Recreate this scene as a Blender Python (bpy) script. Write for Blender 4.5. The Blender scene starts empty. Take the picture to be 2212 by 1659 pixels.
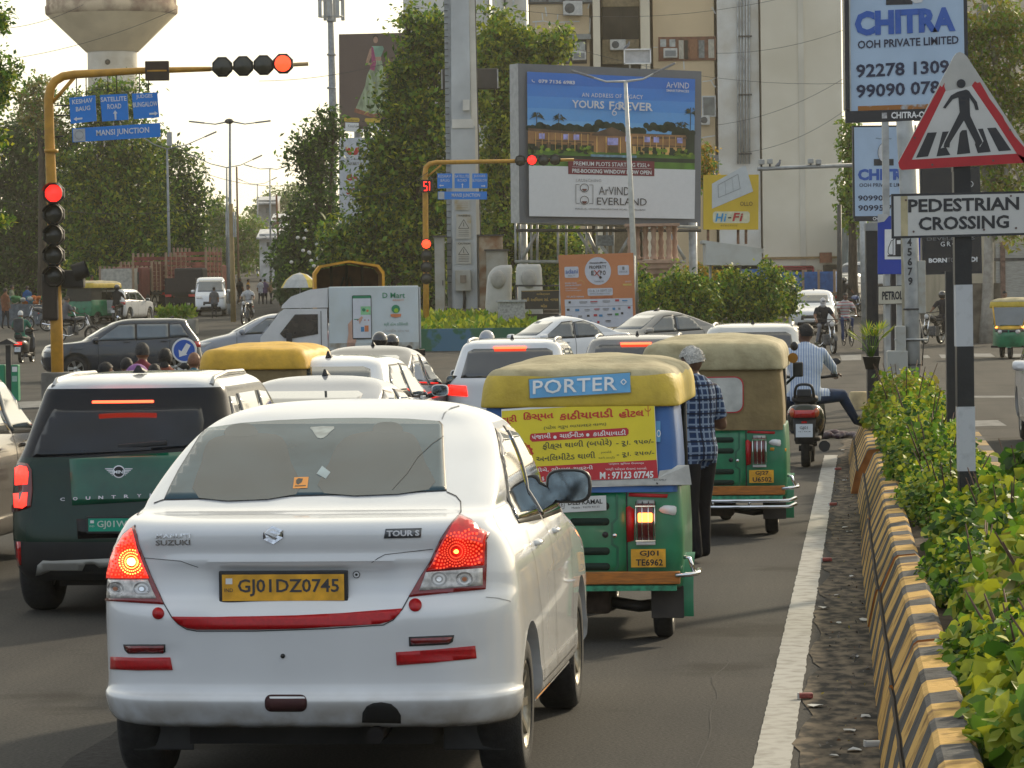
import bpy, bmesh, math, random
import numpy as np
from mathutils import Vector, Matrix, noise
from mathutils.bvhtree import BVHTree
from mathutils.geometry import tessellate_polygon
R = math.radians
random.seed(7); np.random.seed(7)
sc = bpy.context.scene
COL = sc.collection
# ---------------- camera (photo measured in a 2212 x 1659 frame) ----------------
F = 7800.0; HC = 2.06; PITCH = math.atan((829.5-626)/F); ROLL = R(-0.8)
cam = bpy.data.objects.new('camera', bpy.data.cameras.new('camera')); COL.objects.link(cam)
cam.data.sensor_width = 36; cam.data.lens = 36*F/2212; cam.data.clip_end = 5000; cam.data.clip_start = .5
CM = Matrix.Translation((0,0,HC)) @ Matrix.Rotation(R(90)-PITCH,4,'X') @ Matrix.Rotation(ROLL,4,'Z')
cam.matrix_world = CM
sc.camera = cam
# ---------------- sky, sun, exposure ----------------
SKYH = 7.1
SUN_AZ = R(33); SUN_EL = R(23)          # azimuth clockwise from +Y (view direction)
w = bpy.data.worlds.new('World'); sc.world = w; w.use_nodes = True
nt = w.node_tree; bg = nt.nodes['Background']
sky = nt.nodes.new('ShaderNodeTexSky'); sky.sky_type = 'NISHITA'; sky.sun_disc = False
sky.sun_elevation = SUN_EL; sky.sun_rotation = SUN_AZ
sky.air_density = 1.0; sky.dust_density = 1.5; sky.ozone_density = 1.0; sky.altitude = 50
# thick bright summer haze over that sky: cream towards the sun, pale blue-grey away from it
SV = (math.sin(SUN_AZ), math.cos(SUN_AZ), .35)
tcw = nt.nodes.new('ShaderNodeTexCoord'); dp = nt.nodes.new('ShaderNodeVectorMath'); dp.operation = 'DOT_PRODUCT'; dp.inputs[1].default_value = Vector(SV).normalized()
nt.links.new(tcw.outputs['Generated'], dp.inputs[0])
rmp = nt.nodes.new('ShaderNodeValToRGB'); mrg = nt.nodes.new('ShaderNodeMapRange'); mrg.inputs[1].default_value=-1; mrg.inputs[2].default_value=1
nt.links.new(dp.outputs['Value'], mrg.inputs[0]); nt.links.new(mrg.outputs[0], rmp.inputs[0])
el = rmp.color_ramp.elements; el[0].position=.25; el[0].color=(.44,.49,.55,1); el[1].position=1; el[1].color=(1,.93,.74,1)
e2 = el.new(.62); e2.color=(.58,.60,.59,1); e2=el.new(.88); e2.color=(.95,.89,.70,1)
hz = nt.nodes.new('ShaderNodeVectorMath'); hz.operation='SCALE'; hz.inputs[3].default_value=SKYH
nt.links.new(rmp.outputs[0], hz.inputs[0])
ad = nt.nodes.new('ShaderNodeVectorMath'); ad.operation='ADD'; s3=nt.nodes.new('ShaderNodeVectorMath'); s3.operation='SCALE'; s3.inputs[3].default_value=.22
nt.links.new(sky.outputs[0], s3.inputs[0]); nt.links.new(s3.outputs[0], ad.inputs[0]); nt.links.new(hz.outputs[0], ad.inputs[1])
nt.links.new(ad.outputs[0], bg.inputs[0]); bg.inputs[1].default_value = 0.15
sl = bpy.data.lights.new('sun', 'SUN'); sl.energy = 3.2; sl.angle = R(3); sl.color = (1,.84,.60)
so = bpy.data.objects.new('sun', sl); COL.objects.link(so)
sd = Vector((math.sin(SUN_AZ)*math.cos(SUN_EL), math.cos(SUN_AZ)*math.cos(SUN_EL), math.sin(SUN_EL)))
so.rotation_euler = sd.to_track_quat('Z','Y').to_euler()
sc.view_settings.view_transform = 'Standard'; sc.view_settings.look = 'None'
sc.view_settings.exposure = 0.2; sc.view_settings.gamma = 1
# ---------------- pixel helpers ----------------
def zg(Y):                                   # the road climbs gently beyond the junction
 return 0.0 if Y < 112 else 0.0180*(Y-112) if Y<420 else .0180*308
CO = Vector((0,0,HC)); CR = CM.to_3x3()
def ray(px, py): return (CR @ Vector(((px-1106)/F, (829.5-py)/F, -1))).normalized()
def A(px, py, Y):
 d = ray(px,py); return CO + d*(Y/d.y)
def G(px, py, z=0.0):
 d = ray(px,py); t = 5.0; prev = t
 Y = 100.0
 for _ in range(60):
  if d.z >= -1e-5: return CO + d*(400/d.y)
  Y = min((zg(Y)+z-HC)/d.z*d.y, 400) *.5 + Y*.5
 return CO + d*(Y/d.y)
RA = math.atan((1868-1106)/F)                # direction of our road
RS, RC = math.sin(RA), math.cos(RA)
def RD(s, t, z=0.0): return Vector((s*RS+t*RC, s*RC-t*RS, z))   # along / across our road
# ---------------- materials ----------------
def lin(c):
 return tuple((x/12.92 if x<=.04045 else ((x+.055)/1.055)**2.4) for x in c)
MC = {}
def M(name, col, rough=.55, metal=0, var=.12, scale=6, bump=0, coat=0, emit=0, col2=None, stretch=None, spec=.5, thr=None, detail=5, ecol=None, bscale=None):
 """procedural principled material; col in linear RGB"""
 if name in MC: return MC[name]
 m = bpy.data.materials.new(name); m.use_nodes = True; n = m.node_tree.nodes; l = m.node_tree.links
 b = n['Principled BSDF']; b.inputs['Roughness'].default_value = rough; b.inputs['Metallic'].default_value = metal
 b.inputs['Coat Weight'].default_value = coat; b.inputs['Coat Roughness'].default_value = .04
 b.inputs['Specular IOR Level'].default_value = spec
 tc = n.new('ShaderNodeTexCoord'); src = tc.outputs['Object']
 if stretch:
  mp = n.new('ShaderNodeMapping'); mp.inputs['Scale'].default_value = stretch; l.new(src, mp.inputs[0]); src = mp.outputs[0]
 if var > 0 or col2:
  tx = n.new('ShaderNodeTexNoise'); tx.inputs['Scale'].default_value = scale; tx.inputs['Detail'].default_value = detail
  l.new(src, tx.inputs['Vector'])
  cr = n.new('ShaderNodeValToRGB')
  c2 = col2 if col2 else tuple(max(0,x*(1-var)) for x in col); c1 = col if col2 else tuple(min(1,x*(1+var)) for x in col)
  cr.color_ramp.elements[0].color = (*c2,1); cr.color_ramp.elements[1].color = (*c1,1)
  lo, hi = thr if thr else (.35,.65)
  cr.color_ramp.elements[0].position = lo; cr.color_ramp.elements[1].position = hi
  l.new(tx.outputs['Fac'], cr.inputs[0]); l.new(cr.outputs[0], b.inputs['Base Color'])
 else: b.inputs['Base Color'].default_value = (*col,1)
 if bump:
  t2 = n.new('ShaderNodeTexNoise'); t2.inputs['Scale'].default_value = bscale or scale*4; t2.inputs['Detail'].default_value = 4
  l.new(src, t2.inputs['Vector'])
  bp = n.new('ShaderNodeBump'); bp.inputs['Strength'].default_value = min(1,bump); bp.inputs['Distance'].default_value = .02
  l.new(t2.outputs['Fac'], bp.inputs['Height']); l.new(bp.outputs[0], b.inputs['Normal'])
 if emit:
  b.inputs['Emission Color'].default_value = (*(ecol or col),1); b.inputs['Emission Strength'].default_value = emit
 MC[name] = m; return m
def H3(h):                                   # '#rrggbb' -> linear
 h = h.lstrip('#'); return lin([int(h[i:i+2],16)/255 for i in (0,2,4)])
def flat(h, rough=.5, **k): 
 return M('flat_'+h.strip('#')+'_%d'%int(rough*100), H3(h), rough, var=k.pop('var',.06), scale=k.pop('scale',9), **k)
# ---------------- object helpers ----------------
def tag(o, label=None, cat=None, group=None, kind=None):
 if label: o['label'] = label
 if cat: o['category'] = cat
 if group: o['group'] = group
 if kind: o['kind'] = kind
 return o
def thing(name, label, cat, loc=(0,0,0), rz=0, group=None, sc_=1.0):
 o = bpy.data.objects.new(name, None); COL.objects.link(o); o.location = loc; o.rotation_euler = (0,0,rz); o.empty_display_size = .1
 o.scale = (sc_,)*3
 return tag(o, label, cat, group)
def link(name, me, parent=None):
 o = bpy.data.objects.new(name, me); COL.objects.link(o)
 if parent: o.parent = parent
 return o
def copy_tree(o, parent=None):
 c = o.copy(); COL.objects.link(c); c.parent = parent
 for ch in [x for x in bpy.data.objects if x.parent == o]: copy_tree(ch, c)
 return c
class MB:
 def __init__(s): s.v=[]; s.f=[]; s.m=[]; s.s=[]; s.mats=[]
 def mi(s, mat):
  if mat not in s.mats: s.mats.append(mat)
  return s.mats.index(mat)
 def add(s, vs, fs, mat, smooth=False, T=None):
  o = len(s.v); k = s.mi(mat)
  if T is not None: vs = [T @ Vector(p) for p in vs]
  s.v += [tuple(p) for p in vs]
  for f in fs: s.f.append(tuple(i+o for i in f)); s.m.append(k); s.s.append(smooth)
  return s
 def box(s, c, d, mat, rz=0, bev=0, T=None, rx=0, ry=0):
  x,y,z = d[0]/2,d[1]/2,d[2]/2
  if bev > 0:
   bm = bmesh.new(); bmesh.ops.create_cube(bm, size=1); bmesh.ops.scale(bm, vec=(d[0],d[1],d[2]), verts=bm.verts)
   bmesh.ops.bevel(bm, geom=list(bm.edges), offset=min(bev, min(d)*.45), segments=2, profile=.6, affect='EDGES')
   vs = [v.co.copy() for v in bm.verts]; bm.verts.index_update(); fs = [tuple(v.index for v in f.verts) for f in bm.faces]; bm.free()
  else:
   vs = [Vector(p) for p in ((-x,-y,-z),(x,-y,-z),(x,y,-z),(-x,y,-z),(-x,-y,z),(x,-y,z),(x,y,z),(-x,y,z))]
   fs = [(0,3,2,1),(4,5,6,7),(0,1,5,4),(1,2,6,5),(2,3,7,6),(3,0,4,7)]
  m = Matrix.Translation(c) @ Matrix.Rotation(rz,4,'Z') @ Matrix.Rotation(rx,4,'X') @ Matrix.Rotation(ry,4,'Y')
  if T is not None: m = T @ m
  return s.add([m @ p for p in vs], fs, mat, False)
 def tube(s, pts, r, mat, n=10, cap=True, smooth=True, sx=1.0):
  """swept tube, r scalar or list"""
  pts = [Vector(p) for p in pts]; k = len(pts)
  rs = r if isinstance(r,(list,tuple)) else [r]*k
  o = len(s.v); vs=[]; up = None
  for i,p in enumerate(pts):
   d = (pts[min(i+1,k-1)]-pts[max(i-1,0)]).normalized()
   if up is None:
    up = Vector((0,0,1)) if abs(d.z)<.9 else Vector((0,1,0))
   a = d.cross(up).normalized(); b = a.cross(d).normalized(); up = b
   for j in range(n):
    t = 2*math.pi*j/n; vs.append(p + a*math.cos(t)*rs[i]*sx + b*math.sin(t)*rs[i])
  fs = [(i*n+j, i*n+(j+1)%n, (i+1)*n+(j+1)%n, (i+1)*n+j) for i in range(k-1) for j in range(n)]
  s.add(vs, fs, mat, smooth)
  if cap:
   s.f.append(tuple(o+j for j in range(n))[::-1]); s.m.append(s.mi(mat)); s.s.append(False)
   s.f.append(tuple(o+(k-1)*n+j for j in range(n))); s.m.append(s.mi(mat)); s.s.append(False)
  return s
 def cyl(s, p0, p1, r, mat, n=12, r2=None): return s.tube([p0,p1],[r, r if r2 is None else r2],mat,n)
 def ell(s, c, r, mat, n=10, m_=7, T=None):
  vs=[]; fs=[]
  for i in range(m_+1):
   ph = math.pi*i/m_
   for j in range(n):
    th = 2*math.pi*j/n; vs.append(Vector((c[0]+r[0]*math.sin(ph)*math.cos(th), c[1]+r[1]*math.sin(ph)*math.sin(th), c[2]+r[2]*math.cos(ph))))
  for i in range(m_):
   for j in range(n): fs.append((i*n+j, (i+1)*n+j, (i+1)*n+(j+1)%n, i*n+(j+1)%n))
  return s.add(vs, fs, mat, True, T)
 def prism(s, poly, axis, a, b, mat, T=None, smooth=False):
  """poly of 2D points extruded from a to b along axis ('x': (y,z) pts, 'y': (x,z), 'z': (x,y))"""
  def P(p,t): return {'x':(t,p[0],p[1]),'y':(p[0],t,p[1]),'z':(p[0],p[1],t)}[axis]
  n=len(poly); vs=[P(p,a) for p in poly]+[P(p,b) for p in poly]
  fs=[(i,(i+1)%n,n+(i+1)%n,n+i) for i in range(n)]
  s.add(vs, fs, mat, smooth, T)
  o=len(s.v)-2*n
  for tr in tessellate_polygon([[Vector((p[0],p[1],0)) for p in poly]]):
   s.f.append(tuple(o+i for i in tr)); s.m.append(s.mi(mat)); s.s.append(False)
   s.f.append(tuple(o+n+i for i in tr[::-1])); s.m.append(s.mi(mat)); s.s.append(False)
  return s
 def lathe(s, prof, c, mat, n=24, axis='z', smooth=True):
  vs=[]; k=len(prof)
  for r,z in prof:
   for j in range(n):
    t=2*math.pi*j/n; p=(r*math.cos(t),r*math.sin(t),z)
    if axis=='x': p=(p[2],p[0],p[1])
    elif axis=='y': p=(p[0],p[2],p[1])
    vs.append((p[0]+c[0],p[1]+c[1],p[2]+c[2]))
  fs=[(i*n+j, i*n+(j+1)%n, (i+1)*n+(j+1)%n, (i+1)*n+j) for i in range(k-1) for j in range(n)]
  return s.add(vs, fs, mat, smooth)
 def loft(s, rings, mat, close=True, cap=True, smooth=True):
  n=len(rings[0]); k=len(rings); o=len(s.v); vs=[p for r_ in rings for p in r_]
  fs=[(i*n+j, i*n+(j+1)%n, (i+1)*n+(j+1)%n, (i+1)*n+j) for i in range(k-1) for j in range(n if close else n-1)]
  s.add(vs, fs, mat, smooth)
  if cap:
   s.f.append(tuple(o+j for j in range(n))[::-1]); s.m.append(s.mi(mat)); s.s.append(False)
   s.f.append(tuple(o+(k-1)*n+j for j in range(n))); s.m.append(s.mi(mat)); s.s.append(False)
  return s
 def mesh(s, name, recalc=True):
  me = bpy.data.meshes.new(name); me.from_pydata(s.v, [], s.f)
  for m in s.mats: me.materials.append(m)
  me.polygons.foreach_set('material_index', s.m); me.polygons.foreach_set('use_smooth', s.s)
  if recalc:
   bm = bmesh.new(); bm.from_mesh(me); bmesh.ops.recalc_face_normals(bm, faces=bm.faces); bm.to_mesh(me); bm.free()
  me.update(); return me
 def build(s, name, parent=None, recalc=True): return link(name, s.mesh(name, recalc), parent)
def evald(o):
 dg = bpy.context.evaluated_depsgraph_get(); dg.update()
 me = bpy.data.meshes.new_from_object(o.evaluated_get(dg)); return me
# ---------------- text ----------------
TC = {}
def tmesh(txt, bold=0.0, shear=0.0, res=2, spacing=1.0):
 k = (txt,bold,shear,res,spacing)
 if k in TC: return TC[k]
 cu = bpy.data.curves.new('t','FONT'); cu.body = txt; cu.offset = bold; cu.shear = shear; cu.resolution_u = res; cu.space_character = spacing
 o = bpy.data.objects.new('t', cu); COL.objects.link(o)
 me = evald(o)
 vs = [(v.co.x,v.co.y) for v in me.vertices]; fs = [tuple(p.vertices) for p in me.polygons]
 bpy.data.objects.remove(o); bpy.data.meshes.remove(me); bpy.data.curves.remove(cu)
 if not vs: vs=[(0,0)]
 x0=min(v[0] for v in vs); x1=max(v[0] for v in vs); y0=min(v[1] for v in vs); y1=max(v[1] for v in vs)
 TC[k] = (vs,fs,x0,x1,max(y0,-9),y1); return TC[k]
class Panel:
 """flat face of a board; (u,v) are given in the units of corners box (x0,y0,x1,y1), v down"""
 def __init__(s, TL, TR, BR, BL, box, mb=None):
  s.c=[Vector(p) for p in (TL,TR,BR,BL)]; s.b=box; s.mb=mb or MB()
  s.n=((s.c[1]-s.c[0]).cross(s.c[3]-s.c[0])).normalized()
  if s.n.y > 0 : s.n=-s.n
  s.lay=0
  s.size=(s.c[1]-s.c[0]).length
 def P(s,u,v,d=0.0):
  a=(u-s.b[0])/(s.b[2]-s.b[0]); b=(v-s.b[1])/(s.b[3]-s.b[1])
  p=(s.c[0]*(1-a)+s.c[1]*a)*(1-b)+(s.c[3]*(1-a)+s.c[2]*a)*b
  return p+s.n*d
 def poly(s, pts, mat, lay=1):
  vs=[s.P(u,v,lay*s.e) for u,v in pts]
  fs=[tuple(t) for t in tessellate_polygon([[Vector((p[0],p[1],0)) for p in pts]])]
  s.mb.add(vs,fs,mat)
 e=.003
 def rect(s,x0,y0,x1,y1,mat,lay=1): s.poly([(x0,y0),(x1,y0),(x1,y1),(x0,y1)],mat,lay)
 def rrect(s,x0,y0,x1,y1,r,mat,lay=1): s.poly(rr2(x0,y0,x1,y1,r),mat,lay)
 def disc(s,cx,cy,rx,mat,lay=1,ry=None,n=28,a0=0,a1=360):
  ry=ry or rx
  pts=[(cx+rx*math.cos(R(a0+(a1-a0)*i/n)),cy+ry*math.sin(R(a0+(a1-a0)*i/n))) for i in range(n if a1-a0>=360 else n+1)]
  s.poly(pts,mat,lay)
 def line(s,pts,w,mat,lay=1):
  for (x0,y0),(x1,y1) in zip(pts,pts[1:]):
   L=math.hypot(x1-x0,y1-y0) or 1; nx,ny=-(y1-y0)/L*w/2,(x1-x0)/L*w/2
   s.poly([(x0+nx,y0+ny),(x1+nx,y1+ny),(x1-nx,y1-ny),(x0-nx,y0-ny)],mat,lay)
 def ring(s,cx,cy,r,w,mat,lay=1,n=24,ry=None,a0=0,a1=360):
  ry=ry or r
  s.line([(cx+r*math.cos(R(a0+(a1-a0)*i/n)),cy+ry*math.sin(R(a0+(a1-a0)*i/n))) for i in range(n+1)],w,mat,lay)
 def text(s,txt,x0,y0,x1,y1,mat,lay=2,bold=0.0,shear=0,res=2,rise=0.0,spacing=1.0):
  """fit the text's bounding box into (x0,y0)-(x1,y1); rise lifts the right end"""
  vs,fs,a,b,c,d=tmesh(txt,bold,shear,res,spacing)
  b=max(b,a+1e-6); d=max(d,c+1e-6)
  o=[]
  for x,y in vs:
   u=(x-a)/(b-a); v=(y-c)/(d-c); o.append(s.P(x0+(x1-x0)*u, y1-(y1-y0)*v-rise*u, lay*s.e))
  s.mb.add(o,fs,mat)
 def slab(s, thick, mat, grow=0.0):
  """body of the board behind its face"""
  u=(s.c[1]-s.c[0]).normalized(); v=(s.c[0]-s.c[3]).normalized()
  q=[s.c[0]-u*grow+v*grow, s.c[1]+u*grow+v*grow, s.c[2]+u*grow-v*grow, s.c[3]-u*grow-v*grow]
  s.mb.add(q+[p-s.n*thick for p in q],[(0,1,2,3),(7,6,5,4),(0,4,5,1),(1,5,6,2),(2,6,7,3),(3,7,4,0)],mat)
def rr2(x0,y0,x1,y1,r,n=5):
 o=[]
 for cx,cy,a in ((x1-r,y0+r,-90),(x1-r,y1-r,0),(x0+r,y1-r,90),(x0+r,y0+r,180)):
  for i in range(n+1): o.append((cx+r*math.cos(R(a+90*i/n)),cy+r*math.sin(R(a+90*i/n))))
 return o
def pxpanel(x0,y0,x1,y1,Y,Y1=None,corners=None):
 """upright board seen at photo box, left edge at depth Y, right edge at depth Y1; truly vertical edges"""
 Y1=Y1 or Y
 if corners: tl,tr,br,bl=corners
 else: tl,tr,br,bl=(x0,y0),(x1,y0),(x1,y1),(x0,y1)
 TL=A(*tl,Y); BL=A(*bl,Y); TR=A(*tr,Y1); BR=A(*br,Y1)
 mx=(TL.x+BL.x)/2; TL.x=BL.x=mx; mx=(TR.x+BR.x)/2; TR.x=BR.x=mx
 return Panel(TL,TR,BR,BL,(x0,y0,x1,y1))
def spl(pts, n=4, closed=True):
 """catmull-rom through points"""
 o=[]; k=len(pts)
 rng = range(k) if closed else range(k-1)
 for i in rng:
  p0,p1,p2,p3=[pts[(i+j-1)%k] if closed else pts[min(max(i+j-1,0),k-1)] for j in range(4)]
  for q in range(n):
   t=q/n; o.append(tuple(.5*((2*b)+(-a+c)*t+(2*a-5*b+4*c-d)*t*t+(-a+3*b-3*c+d)*t**3) for a,b,c,d in zip(p0,p1,p2,p3)))
 if not closed: o.append(tuple(pts[-1]))
 return o
# ---------------- stacked-contour bodies ----------------
def contour(L, ns=(7,5,16)):
 """plan outline of one level: z,yr,yf,w,rr,rf,br,bf"""
 z,yr,yf,w_,rr,rf,br,bf = L
 rr=min(rr,w_*.95); rf=min(rf,w_*.95); tot=max(yf-yr,.02)
 k=min(1.0, tot/(rr+rf+abs(br)+abs(bf)+.02)); rrr,rff,brr,bff=rr*k,rf*k,br*k,bf*k
 pts=[]
 a,c,d=ns
 xr=w_-rr
 for i in range(a): x=xr*i/a; pts.append((x, yr+brr*(x/w_)**2))
 y0=yr+brr*(xr/w_)**2
 for i in range(c): t=R(90)*i/c; pts.append((xr+rr*math.sin(t), y0+rrr*(1-math.cos(t))+ (brr*(1-(xr/w_)**2))*math.sin(t)*.0))
 ya=y0+rrr; xf=w_-rf; y1=yf-bff*(xf/w_)**2; yb=y1-rff
 for i in range(d+1): pts.append((w_, ya+(yb-ya)*i/d))
 for i in range(1,c+1): t=R(90)*i/c; pts.append((xf+rf*math.cos(t), yb+rff*math.sin(t)))
 for i in range(1,a+1): x=xf*(1-i/a); pts.append((x, yf-bff*(x/w_)**2))
 r=[(x,y,z) for x,y in pts]
 return r+[(-x,y,z) for x,y,z in r[-2:0:-1]]
def stack(levels, mat, n=4, ns=(7,5,16), mb=None, side=.03):
 lv = spl(levels, n, False)
 mb = mb or MB(); rings=[]
 ym=sum((l[1]+l[2])/2 for l in lv)/len(lv); hl=max(l[2]-l[1] for l in lv)/2
 for l in lv:
  ring=contour(l,ns)
  rings.append([Vector((x*(1-side*min(1.2,abs((y-ym)/hl))**2.2), y, z)) for x,y,z in ring])
 mb.loft(rings, mat); return mb
def bvh_of(me): 
 return BVHTree.FromPolygons([v.co.copy() for v in me.vertices],[tuple(p.vertices) for p in me.polygons])
def boolcut(me, cutters, thr=32):
 o=link('tmp',me); objs=[]
 for c in cutters:
  k=link('cut',c.mesh('cut')); m=o.modifiers.new('b','BOOLEAN'); m.operation='DIFFERENCE'; m.solver='EXACT'; m.object=k; objs.append(k)
 r=evald(o); bpy.data.objects.remove(o)
 for k in objs: bpy.data.objects.remove(k)
 r.polygons.foreach_set('use_smooth',[True]*len(r.polygons)); r.set_sharp_from_angle(angle=R(thr)); return r
def decal(bvh, poly, mode, off=.004, cell=.04, thick=.012, mat=None, T=None, mb=None, smooth=True):
 """project a 2D polygon onto a body. mode 'rear' (x,z), 'front' (x,z), 'right'/'left' (y,z), 'top' (x,y), 'cam' (photo pixels; T = object's world matrix)"""
 mb = mb or MB()
 bm=bmesh.new(); vs=[bm.verts.new((p[0],p[1],0)) for p in poly]
 try: bm.faces.new(vs)
 except Exception: bm.free(); return mb
 cz = cell
 xs=[p[0] for p in poly]; ys=[p[1] for p in poly]
 for ax,lo,hi in ((0,min(xs),max(xs)),(1,min(ys),max(ys))):
  k=int((hi-lo)/cz)
  for i in range(1,k+1):
   co=[0,0,0]; no=[0,0,0]; co[ax]=lo+(hi-lo)*i/(k+1); no[ax]=1
   bmesh.ops.bisect_plane(bm, geom=list(bm.verts)+list(bm.edges)+list(bm.faces), plane_co=co, plane_no=no, dist=1e-6)
 bmesh.ops.triangulate(bm, faces=list(bm.faces), quad_method='BEAUTY', ngon_method='EAR_CLIP')
 Ti = T.inverted() if T is not None else None
 bad=[]; last=None; info={}
 for v in bm.verts:
  a,b=v.co.x,v.co.y
  if mode=='rear': o,d=Vector((a,-9,b)),Vector((0,1,0))
  elif mode=='front': o,d=Vector((a,19,b)),Vector((0,-1,0))
  elif mode=='right': o,d=Vector((9,a,b)),Vector((-1,0,0))
  elif mode=='left': o,d=Vector((-9,a,b)),Vector((1,0,0))
  elif mode=='top': o,d=Vector((a,b,9)),Vector((0,0,-1))
  else:
   o=Ti@CO; d=(Ti.to_3x3()@ray(a,b)).normalized()
  h=bvh.ray_cast(o,d)
  if h[0] is None: bad.append(v); continue
  n_=h[1] if h[1].dot(d)<0 else -h[1]
  info[v]=(h[0],n_,d)
 bmesh.ops.delete(bm, geom=bad, context='VERTS')
 for v in bm.verts: p,n_,d=info[v]; v.co=p+(n_*.6-d*.4).normalized()*off
 if thick:
  be=[e for e in bm.edges if len(e.link_faces)==1]
  ret=bmesh.ops.extrude_edge_only(bm, edges=be)
  nv=[g for g in ret['geom'] if isinstance(g,bmesh.types.BMVert)]
  src={}
  for v in nv:
   # move the new border into the body
   best=None
   for e in v.link_edges:
    o_=e.other_vert(v)
    if o_ in info: best=o_; break
   if best is not None:
    p,n_,d=info[best]; v.co=best.co-n_*thick
 bm.verts.index_update()
 mb.add([v.co.copy() for v in bm.verts],[tuple(v.index for v in f.verts) for f in bm.faces],mat,smooth); bm.free(); return mb
# ---------------- shared vehicle materials ----------------
def paint(name, col, flake=.03, rough=.22, coat=.8): return M(name, col, rough, var=flake, scale=3, coat=coat)
WHITE = paint('white_paint', (.72,.73,.74))
RUB = M('tyre_rubber',(.018,.018,.018),.85,var=.3,scale=30,bump=.3)
BLKP = M('black_plastic',(.02,.02,.021),.5,var=.2,scale=20)
CHR = M('chrome',(.75,.76,.78),.12,metal=1,var=.05)
ALLOY = M('alloy_wheel',(.42,.41,.38),.3,metal=.9,var=.15,scale=12)
GLASS = M('tinted_glass',(.022,.026,.028),.04,var=.3,scale=1.2,coat=1,spec=.8)
GLASSL = M('pale_glass',(.06,.075,.08),.03,var=.3,scale=1.5,coat=1,spec=.9)
UND = M('underbody',(.012,.012,.012),.9,var=.3)
REDL = M('red_lens',(.45,.006,.008),.1,var=.15,scale=30,coat=1)
REDG = M('red_lamp_lit',(.9,.02,.01),.3,var=0,emit=1.7,ecol=(1,.02,.012))
REDB = M('red_brake_bright',(1,.15,.05),.3,var=0,emit=5,ecol=(1,.07,.025))
AMBG = M('amber_lamp_lit',(1,.5,.05),.3,var=0,emit=5,ecol=(1,.24,.04))
CLR = M('clear_lens',(.55,.53,.5),.12,var=.35,scale=40,coat=1)
REDT = M('red_reflective_tape',(.42,.004,.008),.35,var=.12,scale=60)
YPL = M('yellow_plate',(.72,.36,.02),.45,var=.2,scale=14)
BLK = M('black_ink',(.015,.015,.016),.5,var=0)
WHT = M('white_ink',(.75,.75,.74),.5,var=.04)
SEAM = M('panel_gap',(.03,.03,.03),.8,var=0)
def wheel(parent, x, y, r, wd, side=1, nsp=5, rim=ALLOY, res=28, rz=0, cover=False):
 """wheel at local (x,y), outer face towards side"""
 mb=MB(); t=wd/2
 mb.lathe([(r*.60,-t),(r*.9,-t),(r*.98,-t*.75),(r,-t*.3),(r,t*.3),(r*.98,t*.75),(r*.9,t),(r*.66,t*.98),(r*.62,t*.7),(r*.60,-t)],(0,0,0),RUB,res,'x')
 o=mb.build('wheel',parent); o.location=(x,y,r); o.rotation_euler=(0,0,rz)
 rb=MB(); s=side
 rb.lathe([(r*.63,s*t*.9),(r*.60,s*t*.95),(r*.56,s*t*.6),(r*.54,-s*t*.5)],(0,0,0),rim,res,'x')
 rb.lathe([(0.001,-s*t*.3),(r*.55,-s*t*.3)],(0,0,0),UND,res,'x')
 for k in range(nsp):
  a=2*math.pi*k/nsp
  for da in ((-.10,.10) if nsp<=6 else (0,)):
   for q in (0,):
    wdt=r*(.055 if nsp>5 else .075)
    c,s2=math.cos(a+da),math.sin(a+da); c1,s1=math.cos(a+da*.35),math.sin(a+da*.35)
    p0=Vector((s*t*.62,c1*r*.12,s1*r*.12)); p1=Vector((s*t*.86,c*r*.58,s2*r*.58))
    n_=Vector((0,-s2,c))*wdt
    dd=Vector((s*t*.3,0,0))
    rb.add([p0-n_*.9,p0+n_*.9,p1+n_,p1-n_,p0-n_-dd,p0+n_-dd,p1+n_-dd,p1-n_-dd],[(0,1,2,3),(0,4,5,1),(1,5,6,2),(2,6,7,3),(3,7,4,0)],rim)
 rb.lathe([(r*.16,s*t*.3),(r*.16,s*t*.7),(r*.1,s*t*.78),(.001,s*t*.78)],(0,0,0),rim,14,'x')
 if cover: rb.lathe([(r*.16,s*t*.6),(r*.56,s*t*.75)],(0,0,0),rim,res,'x')
 rb.build('rim',o)
 return o
def mirror(parent, x, y, z, side, mat, w_=.2, h=.14, glass='back', name='wing_mirror'):
 mb=MB(); s=side
 rings=[]
 for dy,k in ((-.02,.93),(0,1.0),(.05,.95),(.10,.75),(.13,.4)):
  rings.append([Vector((x+s*(w_/2)+ (w_/2)*k*math.copysign(abs(math.cos(t))**.6,math.cos(t)), y+dy, z+(h/2)*k*math.copysign(abs(math.sin(t))**.6,math.sin(t)))) for t in [2*math.pi*i/18 for i in range(18)]])
 mb.loft(rings, mat); mb.tube([(x+s*.03,y+.03,z-h*.3),(x-s*.08,y+.06,z-h*.55)],.028,BLKP,8)
 o=mb.build(name,parent)
 g=MB(); g.add([(x+s*(w_/2)+(w_/2)*.86*math.copysign(abs(math.cos(t))**.6,math.cos(t)), y-.023, z+(h/2)*.84*math.copysign(abs(math.sin(t))**.6,math.sin(t))) for t in [2*math.pi*i/18 for i in range(18)]],[tuple(range(18))],M('mirror_glass',(.15,.19,.22),.08,metal=1,var=.35,scale=14))
 g.build('mirror_glass',o); return o
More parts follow.
